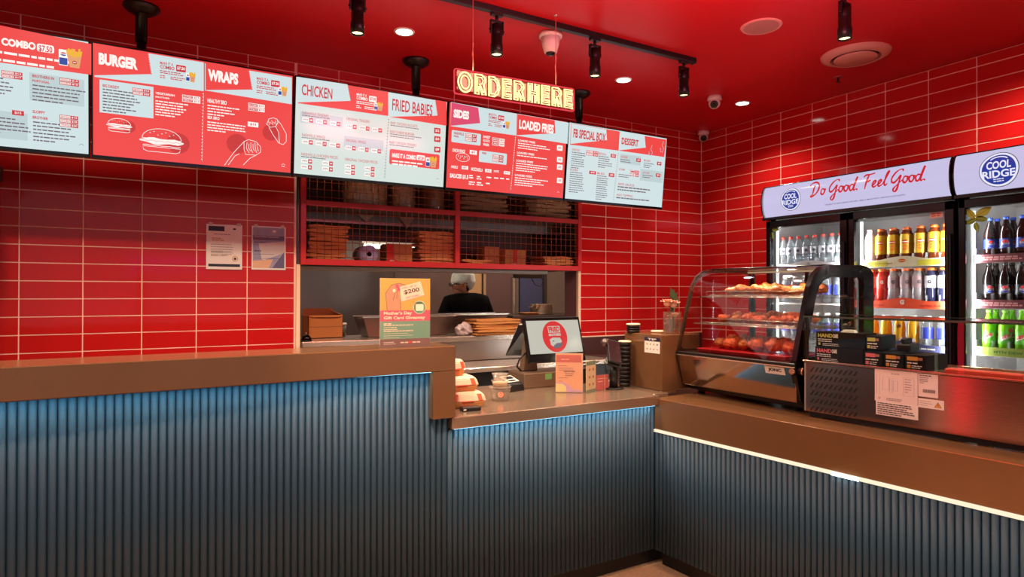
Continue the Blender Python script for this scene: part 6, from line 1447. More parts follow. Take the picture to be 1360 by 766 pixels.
# labels
def uv_(px, py):
    a = atV(px, py, v0_); return (a[0]-u0_, a[2]-0.985)
p = Print(plane_map((0, -0.0012, 0), (1, 0, 0), (0, 0, 1))); Lp = mat('pinkish_label', (226, 196, 192), rough=0.6); Lk = mat('label_ink', (70, 50, 56), rough=0.7); Ll = mat('label_grey', (150, 120, 122), rough=0.7)
a, b = uv_(1162, 489), uv_(1219, 545); p.rect(a[0], 0.128, b[0], ZT-0.001, Lp); x0_ = a[0]; wl = b[0]-a[0]
a2 = uv_(1163.5, 531); p.rect(x0_+0.005, 0.066, b[0]+0.002, 0.128, mat('label_white2', (232, 206, 198), rough=0.6), 1)
p.bars(x0_+0.012, 0.122, wl*0.95, 6, 0.0092, 0.0042, Lk, 3)
for rc in ((0.05, 0.16, 0.12, 0.25), (0.2, 0.18, 0.34, 0.24), (0.36, 0.17, 0.42, 0.235), (0.45, 0.18, 0.55, 0.225)): p.line([(x0_+wl*rc[0], rc[1]), (x0_+wl*rc[2], rc[1]), (x0_+wl*rc[2], rc[3]), (x0_+wl*rc[0], rc[3])], 0.001, Ll, 3, True)
p.line([(x0_+wl*0.68, 0.165), (x0_+wl*0.92, 0.165), (x0_+wl*0.92, 0.245), (x0_+wl*0.68, 0.245)], 0.001, Ll, 3, True); p.bars(x0_+wl*0.71, 0.238, wl*0.18, 6, 0.011, 0.003, Ll, 3); p.bars(x0_+wl*0.4, 0.258, wl*0.2, 1, 0.01, 0.004, Ll); p.text('CE', x0_+wl*0.08, 0.137, x0_+wl*0.14, 0.147, Ll, 3); p.bars(x0_+wl*0.28, 0.146, wl*0.4, 2, 0.007, 0.003, Ll)
c = uv_(1220, 496); d = uv_(1246, 529); p.rect(b[0]+0.002, d[1]+0.0, d[0], ZT-0.003, Lp); p.bars(b[0]+0.008, ZT-0.008, 0.045, 1, 0.006, 0.004, Lk, 3); p.bars(b[0]+0.008, ZT-0.018, 0.035, 4, 0.0075, 0.0025, Lk, 3)
for i in range(18): p.rect(b[0]+0.020+i*0.0027, 0.190, b[0]+0.020+i*0.0027+(0.0016 if i % 3 else 0.0008), 0.204, Lk, 3)
e1 = uv_(1220, 528); e2 = uv_(1254, 541); p.rect(b[0]+0.002, e1[1]-0.040, e2[0], e1[1]-0.0005, mat('label_white2', (0, 0, 0)), 1)
tx, tz = e2[0]-0.022, e1[1]-0.032; p.poly([(tx-0.014, tz), (tx+0.014, tz), (tx, tz+0.023)], Lk, 3); p.poly([(tx-0.0115, tz+0.0015), (tx+0.0115, tz+0.0015), (tx, tz+0.020)], mat('warning_orange', (224, 140, 40), rough=0.6), 4); p.line([(tx+0.001, tz+0.014), (tx-0.002, tz+0.009), (tx+0.002, tz+0.009), (tx, tz+0.004)], 0.0014, Lk, 5)
p.bars(b[0]+0.008, e1[1]-0.010, 0.06, 3, 0.009, 0.002, Ll, 3); p.build('paper_labels', un)
# glove boxes on the unit
def glove_box(lab, uu, vv, zz, L_, D_, H_, name_, ink, rz=0.0, front_only=False):
    t_ = thing('glove_box', lab, 'box', ruv(uu, vv, zz), RA+rz, 'black glove boxes under the glass guard')
    MB().box(0, L_, 0, D_, 0, H_).build('carton_body', mat('black_card', (26, 18, 17), rough=0.6, spec=0.15), t_, bev=0.0015)
    pr_ = Print(plane_map((0, -0.0008, 0), (1, 0, 0), (0, 0, 1)))
    if L_ > 0.15:
        pr_.text('HAND', 0.010, H_*0.62, L_*0.36, H_*0.88, ink, 1, 0.05); pr_.text('CARE', L_*0.365, H_*0.62, L_*0.47, H_*0.88, M_['paper'], 1, 0.05)
        pr_.bars(0.010, H_*0.52, L_*0.34, 2, H_*0.13, H_*0.05, M_['paper'], 1); pr_.rect(0.012, H_*0.10, 0.012+H_*0.14, H_*0.26, ink, 1); pr_.bars(0.034, H_*0.22, L_*0.42, 2, H_*0.10, H_*0.035, M_['paper'], 1)
        MB().prism([(L_*0.45, 0.03, H_), (L_*0.75, 0.03, H_), (L_*0.70, 0.035, H_+0.012), (L_*0.5, 0.035, H_+0.012)], (0, 0.03, 0), 1).build('glove_tuft', M_['paper'], t_)
    else:
        pr_.rect(L_*0.1, H_*0.62, L_*0.62, H_*0.88, ink, 1); pr_.rect(L_*0.62, H_*0.66, L_*0.85, H_*0.84, mat('copper_ink', (170, 110, 84)), 1); pr_.bars(L_*0.1, H_*0.5, L_*0.7, 1, 0.01, H_*0.08, M_['paper'], 1); pr_.rect(L_*0.1, H_*0.12, L_*0.28, H_*0.34, ink, 1); pr_.bars(L_*0.32, H_*0.30, L_*0.5, 2, H_*0.12, H_*0.05, M_['paper'], 1)
    pr_.build('print', t_)
zb = 0.985+ZT+0.0035
yg = mat('lime_ink', (196, 190, 90), rough=0.6); rg = mat('rose_ink', (220, 100, 110), rough=0.6); og = mat('orange_ink2', (214, 140, 50), rough=0.6)
glove_box('black glove box lettered HANDCARE in pink, lower left under the glass guard', u0_+0.025, v0_+0.06, zb, 0.235, 0.12, 0.072, '', rg)
glove_box('black glove box lettered HANDCARE in yellow, on top of the pink-lettered one', u0_+0.028, v0_+0.065, zb+0.0735, 0.235, 0.12, 0.074, '', yg)
glove_box('narrow black glove box end with rose print right of the pink-lettered box', u0_+0.268, v0_+0.05, zb, 0.080, 0.20, 0.068, '', rg, 0.05)
glove_box('narrow black glove box end with yellow print, tilted on the upper row', u0_+0.272, v0_+0.06, zb+0.0735, 0.065, 0.20, 0.066, '', yg, 0.12)
glove_box('narrow black glove box end with orange print, third along the lower row', u0_+0.358, v0_+0.05, zb, 0.080, 0.20, 0.066, '', og)
glove_box('narrow black glove box end with orange print, rightmost of the lower row', u0_+0.446, v0_+0.05, zb, 0.085, 0.20, 0.067, '', og, -0.04)
o = MB().box(0, 0.06, 0, 0.10, 0, 0.035).box(0.015, 0.035, 0.01, 0.09, 0.035, 0.06).build('black_dispenser', M_['dark'], bev=0.006); o.location = ruv(u0_+0.385, v0_+0.10, zb+0.0735); o.rotation_euler = (0, 0, RA); tag(o, 'small black dispenser lying on the narrow glove boxes', 'dispenser')
o = MB().box(0, 0.27, 0, 0.06, 0, 0.020).build('red_label_strip', mat('orange_red_strip', (216, 64, 40), rough=0.5), bev=0.004); o.location = ruv(u0_+0.60, v0_+0.05, zb); o.rotation_euler = (0, 0, RA); tag(o, 'orange-red strip lying behind the glass guard on the steel unit', 'strip')

# ================================================================ DRINK FRIDGES
FXF = -0.72         # door front plane
Mfr = mat('fridge_black', (16, 10, 11), rough=0.16); Mfi = mat('fridge_inner', (226, 222, 220), rough=0.5)
def logo(p, cx, cz, r_, k=2):
    bl = screenmat('logo_blue', (36, 62, 160), 0.9); wt = screenmat('logo_white', (232, 230, 250), 1.0); dk = screenmat('logo_navy', (40, 44, 80), 0.9)
    p.disc(cx, cz, r_*1.08, r_*1.08, dk, k, 40); p.disc(cx, cz, r_*1.04, r_*1.04, wt, k+1, 40); p.disc(cx, cz, r_*0.92, r_*0.92, bl, k+2, 40)
    p.line([(cx+r_*0.80*math.cos(math.radians(a_)), cz+r_*0.80*math.sin(math.radians(a_))) for a_ in range(55, 126, 10)], r_*0.07, wt, k+3)
    p.text('COOL', cx-r_*0.66, cz+r_*0.05, cx+r_*0.66, cz+r_*0.55, wt, k+4, 0.03); p.text('RIDGE', cx-r_*0.88, cz-r_*0.50, cx+r_*0.88, cz-r_*0.03, wt, k+4, 0.03)
    p.bars(cx-r_*0.3, cz-r_*0.56, r_*0.6, 2, r_*0.13, r_*0.06, wt, k+4)
# cursive strokes for the slogan, unit height = capital height
CUR = {
 'D': (0.95, [[(0.02, 0.72), (0.0, 0.82), (0.10, 0.97), (0.35, 1.06), (0.62, 1.0), (0.78, 0.78), (0.76, 0.45), (0.55, 0.15), (0.25, -0.02), (0.08, -0.04), (0.12, 0.06), (0.25, 0.10)], [(0.42, 0.82), (0.34, 0.45), (0.26, 0.08)]]),
 'o': (0.42, [[(0.30, 0.42), (0.14, 0.44), (0.03, 0.26), (0.05, 0.08), (0.18, 0.02), (0.32, 0.18), (0.34, 0.36), (0.27, 0.42), (0.34, 0.36), (0.46, 0.40)]]),
 'G': (0.85, [[(0.86, 0.84), (0.80, 0.98), (0.62, 1.0), (0.35, 0.82), (0.12, 0.48), (0.10, 0.20), (0.26, 0.12), (0.48, 0.28), (0.66, 0.52), (0.70, 0.50), (0.60, 0.10), (0.46, -0.32), (0.30, -0.50), (0.18, -0.44), (0.24, -0.26), (0.50, -0.04), (0.84, 0.24)]]),
 'd': (0.50, [[(0.34, 0.40), (0.18, 0.44), (0.04, 0.26), (0.06, 0.06), (0.18, 0.02), (0.34, 0.24), (0.58, 0.98), (0.44, 0.40), (0.34, 0.08), (0.40, 0.0), (0.52, 0.10)]]),
 '.': (0.30, [[(0.06, -0.02), (0.10, 0.03), (0.15, 0.06)]]),
 ' ': (0.22, []),
 'F': (0.66, [[(0.04, 0.84), (0.20, 0.98), (0.50, 0.98), (0.86, 1.04)], [(0.44, 0.98), (0.30, 0.50), (0.16, -0.06)], [(0.26, 0.46), (0.44, 0.50), (0.62, 0.56)]]),
 'e': (0.40, [[(0.02, 0.10), (0.20, 0.22), (0.34, 0.38), (0.28, 0.46), (0.14, 0.36), (0.08, 0.14), (0.18, 0.02), (0.42, 0.14)]]),
 'l': (0.34, [[(0.02, 0.12), (0.22, 0.48), (0.42, 0.92), (0.38, 1.0), (0.26, 0.72), (0.14, 0.18), (0.20, 0.02), (0.36, 0.14)]])}
def slogan(p, s_, x0_, z0_, x1_, H_, m, k):
    tot = sum(CUR[c][0] for c in s_); sx = (x1_-x0_)/tot; x = x0_
    for c in s_:
        for st in CUR[c][1]:
            P_ = smoothline([(x+a*sx, z0_+b*H_) for a, b in st], 4); n_ = len(P_)
            wd = [0.0070+0.005*math.sin(PI*min(1, i/(n_-1)))+0.002*math.sin(i*0.6) for i in range(n_)]
            p.line(P_, wd, m, k)
        x += CUR[c][0]*sx
def fridge(label, y0_, y1_, doors, sign):
    t_ = thing('drinks_fridge', label, 'fridge', ((FXF)/2, (y0_+y1_)/2, 0), 0, None)
    hi_, lo_ = max(y0_, y1_), min(y0_, y1_)
    W(t_).box(-0.66, -0.02, hi_-0.03, hi_, 0.08, 2.18).box(-0.66, -0.02, lo_, lo_+0.03, 0.08, 2.18).box(-0.05, -0.02, lo_, hi_, 0.08, 2.18).box(-0.66, -0.02, lo_, hi_, 2.15, 2.36).box(-0.66, -0.02, lo_, hi_, 0.08, 0.30).build('cabinet', Mfr, t_, bev=0.004)
    W(t_).box(-0.64, -0.06, hi_-0.034, hi_-0.030, 0.30, 2.15).box(-0.64, -0.06, lo_+0.030, lo_+0.034, 0.30, 2.15).box(-0.056, -0.051, lo_+0.03, hi_-0.03, 0.30, 2.15).box(-0.64, -0.06, lo_+0.03, hi_-0.03, 2.144, 2.149).box(-0.64, -0.06, lo_+0.03, hi_-0.03, 0.301, 0.306).build('liner', Mfi, t_)
    W(t_).box(-0.62, -0.05, lo_+0.04, hi_-0.04, 0.0, 0.08).build('plinth', M_['dark'], t_)
    # louvre at the bottom
    W(t_).box(-0.70, -0.66, lo_, hi_, 0.08, 0.29).build('grille', Mfr, t_, bev=0.004)
    # illuminated convex header
    n_ = 20; zb_, zt_ = 2.172, 2.398
    def hx(z): 
        q_ = (z-zb_)/(zt_-zb_)*2-1; return -0.725-0.045*math.sqrt(max(0, 1-q_*q_*0.92))
    mb = W(t_); fr_, bk = [], []
    for i in range(n_+1):
        z = zb_+(zt_-zb_)*i/n_; fr_.append((hx(z), z))
    A_ = [mb.vt((x, hi_-0.004, z)) for x, z in fr_]; B_ = [mb.vt((x, lo_+0.004, z)) for x, z in fr_]
    for i in range(n_): mb.face((A_[i], B_[i], B_[i+1], A_[i+1]), True)
    mb.build('header_panel', screenmat('header_glow', (206, 200, 236), 0.92), t_, fix=False)
    for yy in (hi_, lo_+0.008):
        W(t_).prism([(x-0.004, yy, z) for x, z in fr_]+[(-0.66, yy, zt_+0.004), (-0.66, yy, zb_-0.004)], (0, -0.008, 0), 1).build('header_cap', Mfr, t_)
    W(t_).box(-0.745, -0.64, lo_, hi_, zt_-0.001, zt_+0.006).box(-0.76, -0.64, lo_, hi_, zb_-0.022, zb_-0.002).build('header_frame', Mfr, t_, bev=0.003)
    W(t_).box(-0.74, -0.738, hi_-0.14, hi_-0.12, zb_-0.016, zb_-0.010).build('header_clip', M_['steel2'], t_)
    inv_ = Matrix.Translation(t_.location).inverted()
    p = Print(lambda s_, z, l: inv_ @ Vector((hx(z)-l, hi_-s_, z))); p.lift = 0.0006; p.hstrip = 0.011
    sign(p); p.build('header_print', t_)
    wd = (hi_-lo_)/doors
    for d_ in range(doors):
        a = hi_-d_*wd-0.006; b = hi_-(d_+1)*wd+0.006
        mb = W(t_); fw = 0.052
        mb.box(FXF, -0.665, a-fw*0.72, a, 0.30, 2.145).box(FXF, -0.665, b, b+fw, 0.30, 2.145).box(FXF, -0.665, b, a, 2.092, 2.145).box(FXF, -0.665, b, a, 0.30, 0.36)
        dr = mb.build('door', Mfr, t_, bev=0.004, seg=2)
        W(t_).box(-0.700, -0.694, b+fw, a-fw*0.72, 0.36, 2.092).build('door_glass', M_['glassd'], dr)
        W(t_).box(FXF-0.022, FXF, b+0.010, b+0.030, 1.05, 1.95).build('handle', Mfr, dr, bev=0.004)
        W(t_).box(-0.660, -0.646, a-0.058, a-0.044, 0.36, 2.08).build('light_tube', emis('fridge_led', (255, 255, 246), 2.6), t_)
        for sy_, ya_ in ((1, a-0.064), (-1, b+0.075)):
            l_ = bpy.data.lights.new('fridge_lamp', 'AREA'); l_.shape = 'RECTANGLE'; l_.size = 0.03; l_.size_y = 1.6; l_.energy = 15; l_.color = (1, 0.97, 0.94)
            lo2 = bpy.data.objects.new('fridge_lamp', l_); COL.objects.link(lo2); lo2.location = (-0.672, ya_, 1.25)
            lo2.rotation_euler = (Vector((-0.40, ya_-sy_*0.42, 1.25))-Vector((-0.672, ya_, 1.25))).to_track_quat('-Z', 'Y').to_euler()
        for z_ in (0.72, 0.99, 1.256, 1.528, 1.794) if doors == 2 and True else (0.72, 1.0, 1.27, 1.54, 1.80):
            s_ = W(t_).box(-0.640, -0.08, b+0.050, a-0.045, z_-0.012, z_-0.006)
            for k in range(9):
                yy = b+0.06+(a-b-0.12)*k/8; s_.box(-0.64, -0.08, yy-0.002, yy+0.002, z_-0.006, z_-0.003)
            s_.build('shelf', M_['white'], t_)
            W(t_).box(-0.655, -0.640, b+0.045, a-0.040, z_-0.014, z_-0.002).build('shelf_edge', M_['white'], t_)
    return t_
F1 = (-1.322, -2.632)
def sign1(p):
    L_ = F1[0]-F1[1]
    def hy(px, py, x_=-0.765): q_ = atX(px, py, x_); return (F1[0]-q_.y, q_.z)
    c = hy(1051, 264.5); logo(p, c[0]-0.003, c[1], 0.076)
    a = hy(1076, 247); b = hy(1228, 232)
    slogan(p, 'Do Good. Feel Good.', a[0], 2.282, b[0]+0.02, 0.090, screenmat('slogan_red', (206, 32, 46), 0.95), 3)
    q_ = hy(1095, 272); r_ = hy(1202, 258); p.text('THIS BOTTLE (EXCLUDING CAP AND LABEL) IS MADE WITH 100% RECYCLED PLASTIC', q_[0], 2.203, r_[0], 2.214, screenmat('header_navy', (60, 62, 110), 0.9), 3, 0.01)
    p.rect(0, 2.174, 0.02, 2.396, screenmat('header_grey', (150, 150, 160), 0.7), 1)
FR1 = fridge('two-door black drinks fridge with lit Do Good. Feel Good. header', F1[0], F1[1], 2, sign1)
F2 = (-2.642, -3.95)
def sign2(p):
    q_ = atX(1327, 225, -0.765); logo(p, F2[0]-q_.y, q_.z+0.0, 0.088)
    p.text('Do Good', 0.62, 2.25, 1.15, 2.34, screenmat('slogan_red', (0, 0, 0)), 3, 0.0) if False else slogan(p, 'Do Good.', 0.55, 2.292, 1.1, 0.07, screenmat('slogan_red', (0, 0, 0)), 3)
FR2 = fridge('black drinks fridge at the right edge with large round blue header logo', F2[0], F2[1], 2, sign2)
# leaf stickers on the doors, top left
for px_, py_, lab in ((1026, 304, 'green leaf sticker on the left door of the two-door fridge'), (1297, 290, 'green leaf sticker on the fridge door at the right edge')):
    q_ = atX(px_, py_, -0.7015); k = 1.0
    p = Print(plane_map((0, 0, 0), (0, -1, 0), (0, 0, 1))); lg = mat('leaf_sticker', (178, 200, 84), rough=0.5); lg2 = mat('leaf_sticker_dark', (110, 140, 50), rough=0.5)
    for cx, cz, an, L_ in ((-0.030, 0.03, 2.2, 0.075), (0.035, 0.035, 0.5, 0.095), (-0.03, -0.015, 3.5, 0.065), (0.025, -0.005, -0.2, 0.07), (0.0, -0.050, -1.3, 0.06)):
        d = (math.cos(an), math.sin(an)); n2_ = (-d[1], d[0]); prf = [(-0.5, 0), (-0.35, 0.17), (-0.1, 0.25), (0.2, 0.20), (0.5, 0), (0.2, -0.20), (-0.1, -0.25), (-0.35, -0.17)]; kk = 1+0.5*(abs(int(cx*1000)) % 5); p.poly([(cx+d[0]*L_*u1+n2_[0]*L_*v1, cz+d[1]*L_*u1+n2_[1]*L_*v1) for u1, v1 in prf], lg if cz > 0 else lg2, kk); p.line([(cx-d[0]*L_*0.45, cz-d[1]*L_*0.45), (cx+d[0]*L_*0.4, cz+d[1]*L_*0.4)], 0.0025, lg2 if cz > 0 else lg, kk+0.4)
    o = p.build('leaf_sticker'); o.location = q_; tag(o, lab, 'sticker')
q_ = atX(1235, 290, -0.7015); e_ = atX(1252, 286, -0.7015)
p = Print(plane_map((0, 0, 0), (0, -1, 0), (0, 0, 1))); p.rect(0, 0, q_.y-e_.y, 0.035, mat('pink_paper', (226, 180, 170), rough=0.6), 1); p.bars(0.008, 0.028, 0.06, 2, 0.012, 0.007, mat('faded_red', (190, 90, 80)), 2); o = p.build('door_label'); o.location = q_; tag(o, 'small pinkish label at the top right of the middle fridge door', 'label')
# ---- bottles
BP = {
 'water': [(0.026, 0), (0.031, 0.006), (0.031, 0.055), (0.028, 0.075), (0.031, 0.095), (0.031, 0.145), (0.026, 0.175), (0.014, 0.202), (0.0125, 0.215)],
 'round': [(0.028, 0), (0.0345, 0.006), (0.0345, 0.085), (0.032, 0.10), (0.0345, 0.12), (0.0345, 0.160), (0.029, 0.190), (0.020, 0.205), (0.020, 0.215)],
 'cola': [(0.024, 0), (0.032, 0.006), (0.033, 0.06), (0.030, 0.09), (0.033, 0.125), (0.030, 0.155), (0.018, 0.190), (0.0125, 0.210), (0.0125, 0.220)],
 'jar': [(0.026, 0), (0.032, 0.005), (0.033, 0.09), (0.034, 0.12), (0.031, 0.150), (0.020, 0.175), (0.019, 0.185)]}
def liquid(name, rgb, body=0.5): return glass(name, rgb, rough=0.02, body=body)
def bottle(name, label, cat, prof_, liq, cap, lab_m, lab_z, deco=None, cap_r=0.0145, group=None):
    t_ = thing(name, label, cat, (0, 0, 0), 0, group)
    pr_ = BP[prof_]; MB().lathe(pr_, n=16).build('bottle_body', liq, t_)
    zt_ = pr_[-1][1]; MB().lathe([(cap_r, zt_-0.002), (cap_r, zt_+0.014), (cap_r*0.85, zt_+0.016)], n=14).build('cap', cap, t_)
    if lab_m:
        r_ = 0.0345; z0_, z1_ = lab_z
        def rad_(z):
            for (ra, za), (rb, zb2) in zip(pr_, pr_[1:]):
                if za <= z <= zb2: return ra+(rb-ra)*(z-za)/(zb2-za)
            return pr_[-1][0]
        ks = [z0_+(z1_-z0_)*i/5 for i in range(6)]
        MB().lathe([(rad_(z)+0.0008, z) for z in ks], n=18, cap=False).build('label', lab_m, t_)
        if deco:
            # bottles are turned so -x faces the aisle
            pm_ = lambda s_, z, l: Vector((-(rad_(z)+0.0012+l)*math.cos(s_/0.033), -(rad_(z)+0.0012+l)*math.sin(s_/0.033), z))
            pr2 = Print(pm_); pr2.lift = 0.0003; pr2.strip = 0.004; pr2.hstrip = 0.006; deco(pr2, (z0_+z1_)/2, z1_-z0_); pr2.build('label_print', t_)
    return t_
Wm = M_['paper']
def pepsi(p, z, h_):
    p.disc(0, z, 0.022, 0.022, mat('navy_lab', (24, 30, 80), rough=0.4), 1, 28); p.disc(0, z, 0.020, 0.020, Wm, 2, 28)
    p.poly([(0.019*math.cos(math.radians(a)), z+0.019*math.sin(math.radians(a))) for a in range(15, 166, 10)], mat('cola_red', (208, 40, 44), rough=0.4), 3)
    p.poly([(0.019*math.cos(math.radians(a)), z+0.019*math.sin(math.radians(a))) for a in range(200, 341, 10)], mat('cola_blue', (30, 60, 160), rough=0.4), 3)
    p.text('PEPSI', -0.014, z-0.004, 0.014, z+0.004, mat('navy_lab', (0, 0, 0)), 5, 0.04)
def gator(p, z, h_): p.text('G', -0.009, z-0.012, 0.009, z+0.012, Wm, 3, 0.06); 
def gatorb(p, z, h_): p.text('G', -0.009, z-0.012, 0.009, z+0.012, mat('charcoal_lab', (50, 46, 52), rough=0.4), 3, 0.06)
def lipt(p, z, h_):
    p.disc(0, z+0.012, 0.019, 0.012, mat('lipton_red', (206, 60, 30), rough=0.4), 2, 20); p.rect(-0.017, z+0.009, 0.017, z+0.015, Wm, 3); p.disc(0, z-0.025, 0.016, 0.018, mat('peach_lab', (236, 120, 40), rough=0.4), 2, 18)
def dew(p, z, h_):
    p.poly([(-0.028, z-0.020), (0.028, z+0.004), (0.028, z+0.026), (-0.028, z+0.002)], Wm, 2); p.text('DEW', -0.022, z-0.010, 0.022, z+0.008, mat('dew_red', (200, 50, 50), rough=0.4), 4, 0.06, 0.3, rot=0.35)
def wat(p, z, h_): p.disc(0, z, 0.012, 0.012, mat('water_mark', (60, 56, 60), rough=0.4), 2, 14); p.bars(-0.012, z-0.018, 0.024, 2, 0.006, 0.003, mat('water_mark', (0, 0, 0)), 2)
clear = liquid('clear_water', (232, 236, 238), 0.10); cR = mat('cap_red', (196, 50, 40), rough=0.4); cO = mat('cap_orange', (232, 110, 40), rough=0.4); cB = mat('cap_blue', (60, 90, 190), rough=0.4); cG = mat('cap_green', (120, 180, 60), rough=0.4); cK = M_['dark']; cW = M_['white']
protoB = {
 'water': bottle('water_bottle', 'x', 'bottle', 'water', clear, cR, glass('water_label', (222, 222, 226), body=0.55), (0.095, 0.145), wat),
 'tea': bottle('iced_tea_bottle', 'x', 'bottle', 'round', liquid('iced_tea', (150, 70, 30), 0.5), cO, mat('tea_yellow', (222, 176, 36), rough=0.4), (0.060, 0.185), lipt, 0.0205),
 'milk': bottle('white_bottle', 'x', 'bottle', 'round', mat('white_drink', (222, 216, 214), rough=0.35), cW, mat('white_label', (214, 206, 208), rough=0.5), (0.06, 0.185), None, 0.0205),
 'sport_red': bottle('sports_drink_bottle', 'x', 'bottle', 'round', liquid('red_drink', (232, 58, 44), 0.6), cO, mat('label_redwhite', (230, 200, 196), rough=0.4), (0.105, 0.180), gatorb, 0.0205),
 'sport_red2': bottle('sports_drink_bottle', 'x', 'bottle', 'round', liquid('red_drink', (0, 0, 0)), cO, mat('label_red', (226, 60, 44), rough=0.4), (0.105, 0.180), gator, 0.0205),
 'sport_clear': bottle('sports_drink_bottle', 'x', 'bottle', 'round', liquid('pale_drink', (226, 214, 214), 0.3), cO, mat('label_grey', (196, 186, 188), rough=0.4), (0.105, 0.180), gatorb, 0.0205),
 'sport_blue': bottle('sports_drink_bottle', 'x', 'bottle', 'round', liquid('navy_drink', (50, 52, 84), 0.6), cO, mat('label_pale', (206, 200, 210), rough=0.4), (0.105, 0.180), gatorb, 0.0205),
 'yellow': bottle('energy_drink_bottle', 'x', 'bottle', 'jar', liquid('yellow_drink', (240, 176, 40), 0.55), cW, None, None, None, 0.020),
 'clearblue': bottle('energy_drink_bottle', 'x', 'bottle', 'jar', clear, cW, mat('deep_blue_label', (44, 54, 150), rough=0.4), (0.06, 0.13), None, 0.020),
 'clearbig': bottle('clear_bottle', 'x', 'bottle', 'jar', glass('dark_clear', (180, 190, 190), body=0.06), cK, None, None, None, 0.019),
 'cola': bottle('cola_bottle', 'x', 'bottle', 'cola', liquid('cola_liquid', (52, 24, 22), 0.5), cB, mat('blue_cola_label', (40, 58, 140), rough=0.4), (0.055, 0.110), pepsi),
 'colak': bottle('cola_bottle', 'x', 'bottle', 'cola', liquid('cola_black', (34, 22, 22), 0.5), cK, mat('black_cola_label', (26, 24, 28), rough=0.4), (0.055, 0.110), pepsi),
 'lime': bottle('lime_soda_bottle', 'x', 'bottle', 'cola', liquid('lime_soda', (132, 210, 40), 0.6), cG, mat('lime_label', (96, 170, 60), rough=0.4), (0.045, 0.115), dew)}
usedB = set()
def setb(kind, x_, y_, z_, label, group):
    src = protoB[kind]; rz = random.uniform(-0.25, 0.25)+0.42
    if kind in usedB: return dup(src, (x_, y_, z_), rz, label, group)
    usedB.add(kind)
    _proto[src.name] = [(c, kids(c)) for c in kids(src)]
    src.location = (x_, y_, z_); src.rotation_euler = (0, 0, rz); src['label'] = label; src['group'] = group
XR = -0.598
pos = ['first from the left', 'second from the left', 'third from the left', 'fourth', 'fifth', 'third from the right', 'second from the right', 'last at the right']
# water, left door, top shelf
for i in range(8):
    y_ = -1.388-0.066*i
    setb('water', XR, y_, 1.795, ORDN[i]+' red-capped water bottle from the left, front row of the left fridge door', 'red-capped water bottles'); setb('water', XR+0.08, y_-0.01, 1.795, ORDN[i]+' red-capped water bottle from the left, back row of the left fridge door', 'red-capped water bottles')
for i in range(6):
    setb('clearblue', XR, -1.41-0.085*i, 1.529, ORDN[i]+' blue-labelled bottle from the left, second shelf behind the display case', 'blue-labelled bottles of the left door, second shelf'); setb('clearblue', XR, -1.41-0.085*i, 1.257, ORDN[i]+' blue-labelled bottle from the left, third shelf behind the display case', 'blue-labelled bottles of the left door, third shelf')
# right door of fridge 1
yR = [-2.062, -2.133, -2.211, -2.291, -2.378, -2.457, -2.530]
for i, y_ in enumerate(yR):
    if i == 0: setb('milk', XR, y_, 1.795, 'white drink bottle at the left end of the iced tea row', 'white drink bottles')
    else:
        setb('tea', XR, y_, 1.795, ORDN[i-1]+' yellow-labelled iced tea from the left, front row of the top shelf', 'iced tea bottles, front row'); setb('tea', XR+0.085, y_+0.03, 1.795, ORDN[i-1]+' yellow-labelled iced tea from the left, second row of the top shelf', 'iced tea bottles, second row')
for i, (y_, k) in enumerate(zip([-2.067, -2.137, -2.215, -2.291, -2.364, -2.439, -2.512], ['sport_red', 'sport_red2', 'sport_clear', 'sport_clear', 'sport_clear', 'sport_blue', 'sport_blue'])):
    lab = {'sport_red': 'red sports drink with white label, leftmost under the iced teas', 'sport_red2': 'red sports drink with red label under the iced teas', 'sport_clear': 'pale sports drink with orange cap and grey label, second shelf', 'sport_blue': 'navy sports drink with orange cap, right end of second shelf'}[k]
    lab = ORDN[i]+' bottle of its row: '+lab; setb(k, XR, y_, 1.529, lab, 'sports drinks, second shelf'); setb(k, XR+0.085, y_+0.02, 1.529, lab.split(':')[0]+', back row of the second shelf, middle door', 'sports drinks, second shelf back row')
for i in range(6):
    y_ = -2.08-0.085*i; k = 'yellow' if i < 4 else 'clearblue'
    setb(k, XR, y_, 1.257, ORDN[i]+' bottle on the third shelf, '+('yellow drink' if i < 4 else 'clear with deep blue label')+' above the navy strip', 'bottles of the third shelf, middle door')
    setb('clearbig', XR, -2.07-0.092*i, 0.992, ORDN[i]+' clear dark-capped bottle from the left on the fourth shelf', 'clear bottles of the fourth shelf')
# fridge 2
for i in range(5):
    for j in range(2):
        bk = ' back row' if j else ' front row'
        setb('cola', XR+0.085*j, -2.760-0.078*i, 1.801, ORDN[i]+' blue-capped cola from the left, right fridge top shelf,'+bk, 'blue-capped colas'+bk)
        setb('colak', XR+0.085*j, -2.752-0.080*i, 1.541, ORDN[i]+' black-capped cola from the left, right fridge second shelf,'+bk, 'black-capped colas'+bk)
        setb('lime', XR+0.085*j, -2.752-0.080*i, 1.271, ORDN[i]+' lime green soda from the left, right fridge third shelf,'+bk, 'lime sodas'+bk)
can = thing('drink_can', 'x', 'can', (0, 0, 0), 0, 'blue cans')
MB().lathe([(0.022, 0), (0.027, 0.006), (0.027, 0.118), (0.023, 0.128)], n=16).build('can_body', mat('can_blue', (56, 76, 170), rough=0.25, metal=0.6), can)
MB().lathe([(0.023, 0.128), (0.0235, 0.131), (0.020, 0.131), (0.019, 0.1285), (0.001, 0.1285)], n=16, cap=False).build('can_lid', M_['steel2'], can)
MB().lathe([(0.0273, 0.03), (0.0273, 0.09)], n=16, cap=False).build('can_band', mat('can_silver', (190, 194, 210), rough=0.25, metal=0.7), can)
first_ = True
for i in range(6):
    for j in range(5):
        loc = (XR+0.075*j, -2.760-0.062*i, 1.001); lab = 'blue drink can in the right fridge, '+ORDN[i]+' column from the left, '+ORDN[j]+' row back'
        if first_: can.location = loc; can['label'] = lab; first_ = False
        else: dup(can, loc, 0, lab)
